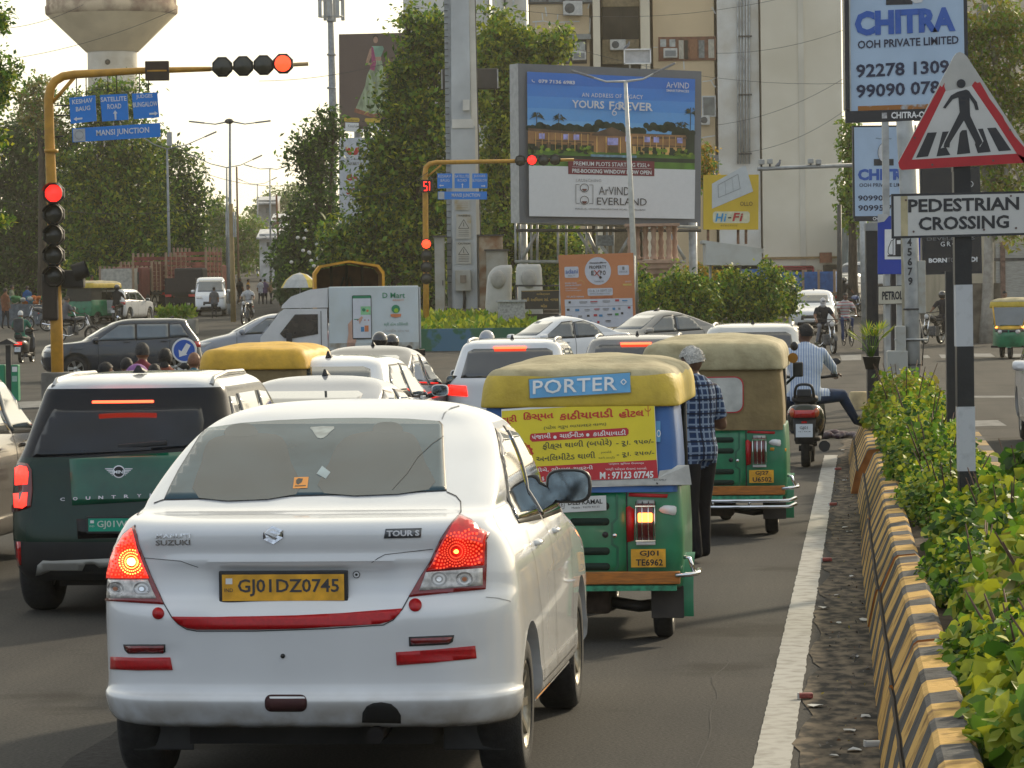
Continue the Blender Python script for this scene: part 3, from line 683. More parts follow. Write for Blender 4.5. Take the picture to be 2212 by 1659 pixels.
# ---------------- auto rickshaw ----------------
GRN = M('rickshaw_green',(.012,.17,.075),.38,var=.25,scale=5,coat=.3)
YEL = M('canopy_yellow',(.50,.36,.035),.6,var=.12,scale=8,bump=.25)
YELF = M('canopy_yellow_bright',(.62,.36,.03),.6,var=.12,scale=8,bump=.2)
BEI = M('canopy_beige',(.40,.35,.21),.8,var=.18,scale=7,bump=.3,col2=(.26,.22,.12),thr=(.3,.6))
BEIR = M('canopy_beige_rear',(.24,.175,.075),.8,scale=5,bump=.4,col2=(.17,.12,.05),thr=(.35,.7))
ORG = M('bumper_orange_paint',(.50,.17,.02),.5,col2=(.30,.11,.02),scale=14,stretch=(1,1,6))
def rickshaw(name,label,loc,yaw,group='auto rickshaws in the traffic',canopy=YEL,top=None,curtain=None,W=.60,sc_=1,front=False,lit=True,ptxt=('GJ01','TE6962'),lod=1,rearface=True,sidecol=None):
 root=thing(name,label,'auto rickshaw',loc,yaw,group,sc_)
 k=1 if lod else 0
 # lower body: squared tail, nose narrowing to a rounded front
 lv=[(.32,.03,2.45,W*1.0,.06,.40,.0,.1),(.36,.01,2.50,W*1.03,.06,.42,.0,.1),(.60,.0,2.55,W*1.04,.06,.42,.0,.1),(.80,.01,2.52,W*1.03,.06,.42,.0,.1),(.90,.02,2.42,W*1.02,.06,.42,.0,.1),(.92,.03,2.38,W*1.0,.06,.42,.0,.1),(.925,.2,2.2,W*.9,.06,.4,.0,.1)]
 # nose narrower: taper by y
 mb=stack(lv,GRN,3,(8,4,12),side=0)
 def tp(v):
  x,y,z=v; f=1-max(0,(y-1.35))/1.2*.42; return (x*f,y,z)
 mb.v=[tp(v) for v in mb.v]
 me=mb.mesh('body'); bv=bvh_of(me); 
 c1=MB(); c1.tube([(-1,1.42,.62),(1,1.42,.62)],.0001,UND,4)
 me=boolcut(me,[MB().box((0,1.30,.72),(3,.62,.62),M('rickshaw_inside',(.05,.045,.035),.9)), ]+[MB().tube([(s*.42,.42,.22),(s*1.2,.42,.22)],.27,UND,24,smooth=False) for s in (-1,1)])
 me.materials[0]=GRN; link('body',me,root)
 fl=MB(); fl.box((0,1.25,.33),(W*1.7,2.2,.05),UND); fl.box((0,.55,.62),(W*1.75,.55,.55),M('seat_black',(.02,.02,.022),.7),bev=.04); fl.build('seat_bench',root)
 # upper shell: curtain / rear panel from .90 to 1.40
 cm=curtain or BEIR
 rings=[]
 for z,yr,w_ in ((.88,-.005,W*1.0),(.95,.0,W*1.0),(1.05,.015,W*1.0),(1.2,.04,W*.985),(1.38,.07,W*.955),(1.42,.09,W*.94)):
  rg=[]
  for i in range(25):
   t=i/24; 
   # U shape: left side -> rear -> right side
   sd=1.0 if False else .62
   if t<.22: u=t/.22; rg.append(Vector((-w_,yr+.05+.62*(1-u),z)))
   elif t<.30: a=R(90)*(t-.22)/.08; rg.append(Vector((-w_+.05*(1-math.cos(a)),yr+.05*(1-math.sin(a)),z)))
   elif t<.70: u=(t-.30)/.40; rg.append(Vector((-(w_-.05)+2*(w_-.05)*u,yr+.008*math.sin(u*9+z*14),z)))
   elif t<.78: a=R(90)*(1-(t-.70)/.08); rg.append(Vector((w_-.05*(1-math.cos(a)),yr+.05*(1-math.sin(a)),z)))
   else: u=(t-.78)/.22; rg.append(Vector((w_,yr+.05+.62*u,z)))
  rings.append(rg)
 m=MB(); m.loft(rings,cm,close=False,cap=False)
 m.loft([[p*1 for p in r] for r in [[Vector((q.x*.97,q.y+.015,q.z)) for q in r] for r in rings]],M('curtain_inner',(.05,.045,.035),.9),close=False,cap=False)
 cur=m.build('rear_curtain',root,False)
 bc=bvh_of(cur.data)
 # canopy: rounded soft top
 cp=[(1.375,.055,2.05,W*.985,.10,.22,.0,.02),(1.38,.03,2.10,W*1.01,.11,.22,.0,.02),(1.44,.03,2.12,W*1.005,.14,.22,.0,.02),(1.52,.045,2.10,W*.985,.18,.22,.0,.02),(1.575,.085,2.07,W*.93,.20,.22,.0,.02),(1.60,.18,2.0,W*.84,.20,.22,.0,.02)]
 ct=[(1.60,.18,2.0,W*.84,.20,.22,.0,.02),(1.625,.32,1.9,W*.70,.2,.2,0,0),(1.645,.5,1.75,W*.5,.2,.2,0,0),(1.655,.8,1.5,W*.25,.1,.1,0,0),(1.657,1.1,1.2,W*.05,.02,.02,0,0)]
 m=stack(cp+ct[1:],canopy,4,(8,6,10),side=.0)
 tm=top or canopy
 if tm is not canopy:
  ki=m.mi(tm); n0=len(m.f)
  for i,f in enumerate(m.f):
   if len(f)==4 and sum(m.v[j][2] for j in f)/4>1.545+.012*math.sin(i*1.7)*0: m.m[i]=ki
   elif len(f)>4: m.m[i]=ki
 for i,vv in enumerate(m.v):
  x,y,z=vv
  if z>1.45: m.v[i]=(x,y,z+.008*math.sin(y*11)+.004*math.sin(x*13+y*5))
 can=m.build('canopy',root); bcan=bvh_of(can.data)
 # windscreen frame and front
 for s in (-1,1):
  fr=MB(); fr.tube([(s*W*.62,2.42,.88),(s*W*.80,2.10,1.42)],.022,YELF if front else GRN,8); fr.build('front_pillar',root)
  fr=MB(); fr.tube([(s*W*.97,1.05,.90),(s*W*.97,1.0,1.4)],.016,BLKP,8); fr.build('rear_pillar',root)
 ws=MB(); ws.add([(-W*.60,2.43,.92),(W*.60,2.43,.92),(W*.76,2.13,1.40),(-W*.76,2.13,1.40)],[(0,1,2,3)],GLASSL); ws.build('windscreen',root,False)
 if front:
  b2=bvh_of(me)
  decal(bv,[(-.42,.80),(.42,.80),(.44,.90),(-.44,.90)],'front',.006,.06,.01,YELF).build('front_band',root)
  for s in (-1,1):
   decal(bv,[(s*x,z) for x,z in ((.02,.72),(.40,.74),(.42,.82),(.30,.82),(.14,.79),(.02,.79))],'front',.010,.06,.01,BLKP).build('mask',root)
   decal(bv,[(s*.24+.06*math.cos(a),.74+.055*math.sin(a)) for a in [i*.4 for i in range(16)]],'front',.02,.2,.02,CLR).build('headlight',root)
   decal(bv,[(s*.36+.04*math.cos(a),.86+.025*math.sin(a)) for a in [i*.5 for i in range(12)]],'front',.02,.2,.02,AMBG).build('indicator',root)
 wheel(root,-W*.80,.42,.22,.11,-1,6,res=20); wheel(root,W*.80,.42,.22,.11,1,6,res=20); wheel(root,0,2.25,.21,.10,1,6,res=20)
 m=MB(); m.tube([(0,2.25,.22),(0,2.32,.5)],.035,BLKP,8); m.loft([[Vector((sx*.07,2.25+.26*math.cos(a),.22+.26*math.sin(a))) for sx in (-1,1)] for a in [R(20+i*14) for i in range(11)]],GRN,close=False,cap=False); m.build('front_fork',root)
 if not rearface: return root,bv,bc,bcan
 # engine hatch with pressed slots
 hat=MB(); T=Matrix.Identity(4)
 def RDc(poly,mat,off,th=.008,cell=.08,par=root,nm=None,mb=None):
  q=decal(bv,poly,'rear',off,cell,th,mat,None,mb)
  return q.build(nm,par) if nm else q
 GR2=M('rickshaw_green_dark',(.008,.10,.05),.45,var=.25,scale=6,coat=.2)
 hp=RDc([(-.40,.385),(.27,.385),(.27,.89),(-.40,.89)],GRN,.012,.012,.1,nm='engine_hatch')
 m=MB(); lineloop(bv,[(-.405,.88),(-.405,.38),(.275,.38),(.275,.89)],.008,'rear',SEAM,m,off=.006); lineloop(bv,[(-.36,.86),(-.36,.42),(.20,.42),(.22,.45),(.22,.56),(.19,.58),(.19,.70),(.22,.73),(.22,.86)],.014,'rear',GR2,m,off=.014); m.build('pressed_rib',hp)
 for z in (.80,.71,.54,.45):
  for x0 in ((-.32,-.11,.10) if W>0 else ()): pass
  for cx in (-.26,.06):
   w2=.115
   RDc(rr2(cx-w2,z-.022,cx+w2,z+.022,.02),M('slot_dark',(.004,.02,.012),.8,var=.1),.015,.004,.1,hp,'vent_slot')
 RDc([(.15+.018*math.cos(a),.635+.018*math.sin(a)) for a in [i*.4 for i in range(16)]],BLK,.015,.004,.2,hp,'keyhole')
 RDc([(.205+.012*math.cos(a),.63+.012*math.sin(a)) for a in [i*.4 for i in range(16)]],CHR,.018,.01,.2,hp,'lock_knob')
 # badge RE
 pnl=Panel((-.125,-.020,.66),(-.055,-.020,.66),(-.055,-.020,.61),(-.125,-.020,.61),(0,0,10,7),MB()); pnl.e=.001
 pnl.poly([(0,0),(10,0),(9.2,6),(8,7),(2,7),(.8,6)],WHT,1); pnl.poly([(.6,.5),(9.4,.5),(8.7,5.7),(7.8,6.5),(2.2,6.5),(1.3,5.7)],BLK,2); pnl.text('RE',2.2,1.8,7.8,5,WHT,3,bold=.03); pnl.mb.build('badge',hp,False)
 # lamps, tape, plates
 for s in ((1,-1)):
  if s<0 and W>.7: continue
  x=s*.385
  RDc([(x-.055,.80),(x+.055,.80),(x+.05,.835),(x-.05,.835)],M('bracket_grey',(.35,.36,.34),.4,metal=.5),.012,.01,.2,nm='lamp_bracket')
  lm=MB(); lm.loft([[Vector((x+ .045*c1_,-.005-.045*math.cos(a),.705+.11*math.sin(a))) for c1_ in (-1,1)] for a in [R(-80+i*16) for i in range(11)]],M('lamp_dark_red',(.11,.006,.008),.15,coat=1,var=.2,scale=20),close=False,cap=False)
  lm.box((x,.0,.705),(.088,.05,.20),M('lamp_dark_red',(.11,.006,.008)))
  lo=lm.build('tail_light',root)
  if lit: 
   g=MB(); g.box((x,-.035,.735),(.085,.045,.055),AMBG,bev=.01); g.build('lamp_bulb',lo)
  gd=MB()
  for dx in (-.055,-.018,.018,.055): gd.tube([(x+dx,-.01,.825),(x+dx,-.062,.76),(x+dx,-.062,.65),(x+dx,-.01,.585)],.0035,CHR,5)
  for z in (.80,.60): gd.box((x,-.035,z),(.115,.006,.007),CHR)
  gd.build('lamp_guard',lo)
  RDc([(x-.055,.575),(x+.055,.575),(x+.055,.592),(x-.055,.592)],WHT,.02,.01,.2,nm='lamp_bracket')
  RDc([(x-.11,.59),(x-.07,.60),(x-.065,.78),(x-.095,.80),(x-.115,.79)] if s>0 else [(x+.11,.59),(x+.07,.60),(x+.065,.78),(x+.115,.79)],REDT,.009,.003,.2,nm='red_tape')
 RDc([(.285,.855),(.51,.845),(.515,.865),(.29,.875)],REDT,.009,.003,.2,nm='red_tape')
 RDc([(.47,.71),(.60,.70),(.60,.725),(.475,.735)],M('amber_tape2',(.65,.30,.02),.5),.009,.003,.2,nm='amber_tape')
 RDc(sm([(.46,.775),(.49,.80),(.54,.80),(.56,.79),(.555,.745),(.52,.75),(.49,.755)],2),WHT,.008,.003,.2,nm='torn_sticker')
 plate(root,.40,-.035,.50,.20,.105,ptxt[0],YPL,two=ptxt[1],bold=.02,frame=False)
 # bumper bar
 m=MB(); m.box((0,-.02,.385),(W*2.02,.05,.072),ORG,bev=.006); m.build('bumper_board',root)
 m=MB(); m.box((0,-.02,.326),(W*1.95,.05,.03),M('rail_green',(.03,.24,.13),.5,var=.4,scale=30)); m.build('lower_rail',root)
 m=MB(); m.box((-.12,.35,.24),(.56,.5,.15),M('engine_dirty',(.035,.022,.014),.9,var=.4,scale=20),bev=.02); m.tube([(.15,.3,.22),(.32,.32,.19),(.42,.34,.2)],.035,BLKP,8); m.box((-.1,.2,.14),(.1,.1,.06),UND); m.build('engine',root)
 for s in (-1,1):
  m=MB(); m.box((s*.50,.09,.235),(.19,.012,.19),M('mudflap_grey',(.045,.04,.036),.8,var=.2),rx=R(4),bev=.005); m.build('mud_flap',root)
  m=MB(); m.loft([[Vector((s*(W*1.0+d),.42-.02+.30*math.cos(a),.24+.27*math.sin(a))) for d in (0,.075)] for a in [R(100+i*10) for i in range(11)]],M('fender_green',(.03,.22,.11),.4,var=.2),close=False,cap=False); m.build('fender',root,False)
  m=MB(); m.tube([(s*(W-.02),-.05,.40),(s*(W+.06),-.06,.405),(s*(W+.11),0,.41),(s*(W+.11),.12,.42)],.014,CHR,8); m.tube([(s*(W+.09),-.02,.41),(s*(W+.06),-.02,.50),(s*(W+.03),0,.50)],.012,CHR,8); m.build('side_guard',root)
 return root,bv,bc,bcan
def porter():
 loc=A(1254,1300,20.9); loc.z=0; yaw=R(-6)
 BLU=M('curtain_blue',(.03,.115,.33),.5,var=.15,scale=3,bump=.15)
 lab='auto rickshaw with yellow canopy and blue curtain carrying a yellow and red food advert, right behind the white sedan'
 root,bv,bc,bcan=rickshaw('auto_rickshaw','yellow topped auto rickshaw with blue rear curtain and yellow food advert',loc,yaw,canopy=YEL,top=BEI,curtain=BLU,W=.575)
 T=Matrix.Translation(loc)@Matrix.Rotation(yaw,4,'Z')
 Ti=T.inverted()
 def proj(px,py,b,off):
  o=Ti@CO; dd=(Ti.to_3x3()@ray(px,py)).normalized(); h=b.ray_cast(o,dd)
  if h[0] is None: h=(o+dd*((0-o.y)/dd.y),)
  return h[0]-dd*off
 def plane(px,py,off):       # on the tight rear banner, a flat sheet hung on the curtain
  a=Ti@CO; dd=(Ti.to_3x3()@ray(px,py)).normalized(); t_=((-.03)-a.y + .0)/ (dd.y-.10*dd.z) if False else None
  # plane through (0,-.012,.9) tilting forward with height
  n_=Vector((0,-1,.12)).normalized(); p0=Vector((0,-.022,.9)); t_=(p0-a).dot(n_)/dd.dot(n_); return a+dd*t_+n_*off
 class PX:
  def __init__(s,fn,e=.0012): s.fn=fn; s.mb=MB(); s.e=e
  def P(s,u,v,d=0): return s.fn(u,v,d)
  poly=Panel.poly; rect=Panel.rect; rrect=Panel.rrect; disc=Panel.disc; line=Panel.line; ring=Panel.ring; text=Panel.text
 Y1=M('advert_yellow',(.72,.58,.015),.45,var=.06,scale=5); R1=M('advert_red',(.48,.012,.02),.45,var=.08,scale=6); R2=M('advert_red_ink',(.52,.03,.01),.5,var=.05); K=M('advert_ink',(.03,.04,.02),.5,var=0)
 b=PX(plane)
 # photo tile -> frame coordinates
 X=lambda x:1106+x/4; Yy=lambda y:829.5+y/4
 b.poly([(1083,884),(X(1230),Yy(130)),(X(1262),Yy(808)),(1085,1047)],WHT,1)
 b.poly([(1084,888),(X(1228),Yy(152)),(X(1250),Yy(655)),(1085,1012)],Y1,2)
 b.poly([(1085,1012),(X(1250),Yy(655)),(X(1262),Yy(812)),(1085,1044)],R1,2)
 def tx(s_,x0,y0,x1,y1,m_,rise,bold=.02): b.text(s_,X(x0),Yy(y0)+rise*0,X(x1),Yy(y1),m_,4,bold=bold,rise=rise)
 tx('શ્રી',-90,275,45,355,R2,3,.03); tx('િકસ્મત',100,245,360,330,R2,4,.03); tx('કાઠીયાવાડી',410,235,875,315,R2,7,.03); tx('હોટલ',925,220,1140,295,R2,4,.03)
 b.line([(X(1175),Yy(180)),(X(1178),Yy(280))],1.5,R2,4); b.ring(X(1174),Yy(212),6,1.6,R2,4,n=10,a0=0,a1=180); 
 tx('(પટેલ ગ્રુપ ભાયાવદર વાળા)',275,360,815,402,K,9,.005)
 b.poly([(X(165),Yy(430)),(X(990),Yy(378)),(X(1008),Yy(395)),(X(1008),Yy(430)),(X(990),Yy(448)),(X(175),Yy(500)),(X(155),Yy(480)),(X(155),Yy(448))],R1,3)
 for s_,x0,x1,y in (('પંજાબી',172,335,480),('ચાઈનીઝ',412,620,468),('કાઠીયાવાડી',700,985,452)): tx(s_,x0,y-48,x1,y,WHT,3,.015)
 for x_,y_ in ((372,460),(655,440)): b.disc(X(x_),Yy(y_),3.5,WHT,4)
 tx('ફીક્સ થાળી (બપોરે)',265,505,862,578,K,9,.01); tx('- રૂ।. ૧૫૦/-',900,490,1225,545,K,4,.015)
 tx('અનિલમીટેડ થાળી',210,612,720,672,K,8,.01); tx('- રૂ।. ૨૫૦/-',905,590,1230,640,K,4,.015); tx('(બપોરે',770,580,860,606,K,1,0); tx('અને રાત્રે)',748,628,888,652,K,1,0)
 b.disc(X(95),Yy(600),21,R2,3); b.disc(X(95),Yy(598),16,M('thali_gold',(.7,.42,.12),.5,var=.4,scale=60),4)
 for i in range(14): a=i*math.pi/7; b.disc(X(95)+21*math.cos(a),Yy(600)+21*math.sin(a),2.4,R2,3,n=8)
 tx('નીચે, ગોપાલ ટાવરની',205,725,700,765,WHT,6,.01); tx('પાર્સલ સુિવધા ઉપલબ્ધ',835,680,1140,703,WHT,2,.005); tx('પાર્ટી ઓર્ડર લેવામાં આવશે.',808,725,1168,752,WHT,2,.005); tx('મ. ૬',205,805,280,838,WHT,1,.02)
 b.text('M : 97123 07745',X(760),Yy(760),X(1222),Yy(822),WHT,4,bold=.03,rise=2)
 b.mb.build('advert_banner',root,False)
 # curtain extras: white scalloped hem, pale truck print
 q=PX(lambda u,v,d:proj(u,v,bc,.016+d*1))
 q.poly([(1084,1047),(X(1262),Yy(812)),(X(1275),Yy(750)),(X(1380),Yy(735)),(X(1430),Yy(700)),(1488,Yy(700)),(1494,Yy(870)),(1470,Yy(880)),(1430,Yy(885)),(1380,Yy(880)),(1330,Yy(884)),(1270,Yy(892)),(1085,Yy(915))],M('hem_white',(.50,.50,.47),.7,var=.15,scale=12),1)
 q.rect(X(1240),Yy(320),X(1282),Yy(500),M('print_pale_blue',(.10,.30,.52),.5),1); q.text('O',X(1250),Yy(395),X(1285),Yy(460),WHT,2,bold=.01)
 for x_,y_ in ((935,857),(1252,860),(262,893)): q.disc(X(x_),Yy(y_),2.4,BLK,2,n=10)
 q.text('T&C APPLY',X(1210),Yy(822),X(1335),Yy(836),BLK,2)
 q.mb.build('curtain_hem',root,False)
 # canopy board
 q=PX(lambda u,v,d:proj(u,v,bcan,.010+d))
 q.poly([(1141,818),(1363,803),(1364,849),(1143,862)],M('board_rim',(.25,.22,.08),.6),1); q.poly([(1143,820),(1361,805),(1362,847),(1145,860)],M('canopy_board_blue',(.12,.36,.62),.5,var=.1),2)
 q.text('PORTER',1151,822,1333,852,WHT,4,bold=.012,rise=9,spacing=1.05); q.ring(1347,825,6,2,WHT,4,n=4)
 q.mb.build('name_board',root,False)
 q=PX(lambda u,v,d:proj(u,v,bv,.03+d))
 q.mb.build('x',root,False) if False else None
 # tin board of the body maker
 pn=Panel(*[Ti@A(*p,20.95)+Vector((0,-.10,0)) for p in ((1198,1073),(1312,1068),(1313,1100),(1199,1106))],(0,0,115,32),MB()); pn.e=.0012
 pn.slab(.004,M('tin_white',(.62,.63,.62),.4,var=.08)); pn.text('DEEPKAMAL',32,7,107,17,BLK,2,bold=.02); pn.text('Mobile : 93270 93133',40,21,100,25,BLK,2); pn.line([(6,6),(26,6),(23,24),(9,24),(6,6)],1,BLK,2); pn.text('RE',10,11,22,19,BLK,2)
 pn.mb.build('tin_board',root,False)
 return root
def beige_auto():
 loc=A(1541,1100,29.7); loc.z=0; yaw=R(-6)
 root,bv,bc,bcan=rickshaw('auto_rickshaw','dusty beige auto rickshaw with red bordered white patch on its rear curtain',loc,yaw,canopy=BEI,top=BEI,curtain=BEIR,ptxt=('GJ27','U6502'),lit=False,W=.585)
 T=Matrix.Translation(loc)@Matrix.Rotation(yaw,4,'Z')
 z0=lambda py:0
 mb=MB(); decal(bc,rr2(-.30,1.02,.26,1.32,.07),'rear',.010,.08,0,REDT,None,mb); decal(bc,rr2(-.29,1.03,.25,1.31,.065),'rear',.014,.08,0,M('patch_white',(.42,.42,.39),.6,var=.2,scale=7),None,mb); mb.build('curtain_window',root,False)
 # chrome double bar
 m=MB(); 
 for z in (.30,.25): m.tube([(-.62,-.06,z),(.62,-.06,z),(.68,0,z+.02)],.016,CHR,8)
 for x in (-.3,0,.3): m.tube([(x,-.06,.25),(x,-.06,.31)],.012,CHR,6)
 m.build('chrome_bar',root)
 m=MB(); m.box((.66,1.9,1.33),(.09,.04,.13),BLKP,bev=.015); m.tube([(.66,1.92,1.3),(.55,2.0,1.2)],.012,BLKP,6); m.build('wing_mirror',root)
 m=MB(); m.tube([(.63,1.5,1.44),(.63,1.42,1.44)],[.02,.045],M('horn_brass',(.35,.17,.03),.4,metal=.7),12); m.ell((.63,1.55,1.44),(.03,.05,.03),BLKP); m.build('bulb_horn',root)
 m=MB(); m.ell((.64,1.5,1.54),(.035,.02,.04),BLKP); m.build('side_mirror',root)
 return root
# ---------------- the green hatchback on the left ----------------
def mini():
 loc=A(262,1200,23.0); loc.z=0; yaw=R(-6)
 root=thing('hatchback','dark green hatchback with white roof and lit red brake lamps, left of the white sedan','car',loc,yaw)
 T=Matrix.Translation(loc)@Matrix.Rotation(yaw,4,'Z')
 G1=M('deep_green_paint',(.004,.024,.014),.25,var=.1,coat=.15,spec=.35); K=M('black_gloss',(.004,.004,.005),.2,var=.1,coat=.1,spec=.3)
 s=.88
 lv=[(z*.975,a*s,b*s,c*s,d*s,e*s,f*s,g*s) for z,a,b,c,d,e,f,g in TY['suv']['levels']]
 TY['mini']=dict(TY['suv'],levels=[(z,yr,yf,w*1.0,rr,rf,br,bf) for z,yr,yf,w,rr,rf,br,bf in lv],wy=(.66,2.9),wr=.31,wx=.73,L=3.65)
 me,bv=body_mesh('mini',G1,(16,7,20),4)
 # roof white, pillars black, lower cladding dark
 me.materials.append(M('roof_white',(.70,.70,.69),.2,var=.04,coat=1)); me.materials.append(K); me.materials.append(M('cladding_grey',(.014,.014,.015),.6,var=.2,scale=10))
 n0=3 if len(me.materials)>4 else 1
 idx={m_.name:i for i,m_ in enumerate(me.materials)}
 for p in me.polygons:
  z=p.center.z
  if p.material_index==0:
   if z>1.455 or (z>1.38 and p.normal.z>.55): p.material_index=idx['roof_white']
   elif z>1.02: p.material_index=idx['black_gloss']
   elif z<.50: p.material_index=idx['cladding_grey']
 link('body',me,root); t=TY['mini']; underside(t).build('underbody',root)
 def D(poly,mat,nm=None,off=.004,th=.01,cell=18,par=root,mb=None):
  q=decal(bv,poly,'cam',off,cell,th,mat,T,mb); return q.build(nm,par) if nm else q
 X=lambda x:x/4; Yy=lambda y:829.5+y/4
 D([(112,892),(118,884),(170,886),(250,885),(350,882),(430,876),(436,885),(441,910),(437,935),(425,950),(400,966),(330,972),(250,978),(130,985),(72,988),(78,965),(95,925)],M('mini_rear_glass',(.006,.009,.014),.06,var=.5,coat=.1,spec=.45),'rear_window',.006,.008)
 D([(150,992),(400,976),(398,1075),(330,1082),(156,1092)],M('green_panel',(.004,.085,.045),.15,var=.35,scale=2,coat=.4),'tailgate_panel',.006,.006)
 m=MB(); m.box((-.02,.22,1.375),(.40,.03,.016),REDB,bev=.005); m.build('high_brake_light',root)
 lr=M('mini_lamp_rim',(.16,.004,.005),.15,coat=1,var=.1)
 for s_ in (1,-1):
  if s_>0:
   o=D([(28,1008),(44,1000),(60,1002),(68,1015),(70,1060),(66,1095),(40,1104),(22,1108),(15,1100),(14,1060),(20,1030)],lr,'tail_light',.012,.02)
   for q in ([(36,1012),(46,1007),(58,1009),(62,1020),(60,1046),(36,1048)],[(33,1066),(60,1064),(58,1092),(50,1098),(35,1096)]):
    D(q,M('led_lit',(1,.08,.04),.3,var=.0,emit=2.6,ecol=(1,.03,.02)),'lamp_bulb',.02,.01,30,o)
  else: decal(bv,[(.50,.80),(.72,.80),(.74,1.0),(.55,1.0)],'rear',.012,.06,.02,lr).build('tail_light',root)
 D([(36,1170),(44,1170),(46,1220),(40,1223),(37,1200)],REDL,'bumper_reflector',.008,.01)
 D([(82,1220),(92,1211),(110,1212),(250,1206),(252,1224),(215,1226),(205,1218),(185,1218),(178,1232),(110,1232),(90,1240),(78,1242)],M('skid_silver',(.30,.29,.26),.4,metal=.3),'skid_plate',.012,.02)
 D([(165,1122),(330,1112),(330,1160),(168,1164)],K,'plate_recess',.003,.005)
 a=T.inverted()@CO; dd=(T.to_3x3().inverted()@ray(266,1133)).normalized(); h=bv.ray_cast(a,dd)[0]
 plate(root,h.x,h.y-.02,h.z,.44,.082,'GJ01WU2845',M('green_plate',(.0,.30,.19),.4,var=.06),fg=M('plate_silver',(.55,.62,.55),.4),bold=.012)
 # winged badge and lettering
 m=MB(); sil=M('badge_silver',(.6,.6,.6),.25,metal=.6)
 cx,cy=257,1019
 D([(cx+13.5*math.cos(i*.3),cy+13.5*math.sin(i*.3)) for i in range(21)],sil,off=.009,th=0,mb=m,cell=99); D([(cx+11.2*math.cos(i*.3),cy+11.2*math.sin(i*.3)) for i in range(21)],K,off=.0105,th=0,mb=m,cell=99)
 for sx in (-1,1):
  for i in range(5):
   D([(cx+sx*13,cy-7+i*3.3),(cx+sx*(30-i*3.6),cy-7+i*3.3),(cx+sx*(29-i*3.6),cy-5.2+i*3.3),(cx+sx*13,cy-5.2+i*3.3)],sil,off=.009,th=0,mb=m,cell=99)
 def badge(txt,x0,y0,x1,y1,mat,off,rise=0):
  vs,fs,a_,b_,c_,d_=tmesh(txt,.02,0,2); q=[]; Ti=T.inverted()
  for x,y in vs:
   u=(x-a_)/(b_-a_); v=(y-c_)/(d_-c_); o=Ti@CO; d2=(Ti.to_3x3()@ray(x0+(x1-x0)*u,y1-(y1-y0)*v-rise*u)).normalized(); h_=bv.ray_cast(o,d2)
   q.append((h_[0] if h_[0] is not None else o+d2*22.9)-d2*off)
  m.add(q,fs,mat)
 badge('MINI',246,1016,268,1023,sil,.013)
 for i,ch in enumerate('COUNTRYM'): badge(ch,130+i*27.6,1075-i*1.3,140+i*27.6,1082-i*1.3,sil,.012)
 m.build('badge',root,False)
 m=MB(); m.box((.12,.14,1.10),(.32,.03,.03),BLKP,rx=0,ry=R(-4),bev=.008); m.build('wiper',root)
 for s_ in (-1,1):
  m=MB(); m.tube([(s_*.52,.42,1.47),(s_*.52,.52,1.515),(s_*.51,1.0,1.54),(s_*.51,1.6,1.535),(s_*.51,1.75,1.49)],.016,M('rail_silver',(.45,.45,.44),.35,metal=.6),8); m.build('roof_rail',root)
  for p in t['side']: decal(bv,[(a*.88,b*.975) for a,b in p],'right' if s_>0 else 'left',.006,.08,.01,GLASS).build('side_window',root)
  mirror(root,s_*.74,2.4,1.12,s_,K,.16,.13)
  for y in t['wy']: wheel(root,s_*.66,y,.31,.20,s_,5)
 m=MB(); m.loft([[Vector((-.04,.62,1.55)),Vector((.04,.62,1.55)),Vector((.03,.78,1.56)),Vector((-.03,.78,1.56))],[Vector((-.01,.62,1.60)),Vector((.01,.62,1.60)),Vector((.006,.66,1.59)),Vector((-.006,.66,1.59))]],BLKP); m.build('antenna_fin',root)
 decal(bv,[(-.5,1.08),(.5,1.08),(.45,1.36),(-.45,1.36)],'front',.006,.08,.01,GLASS).build('windscreen',root)
 return root
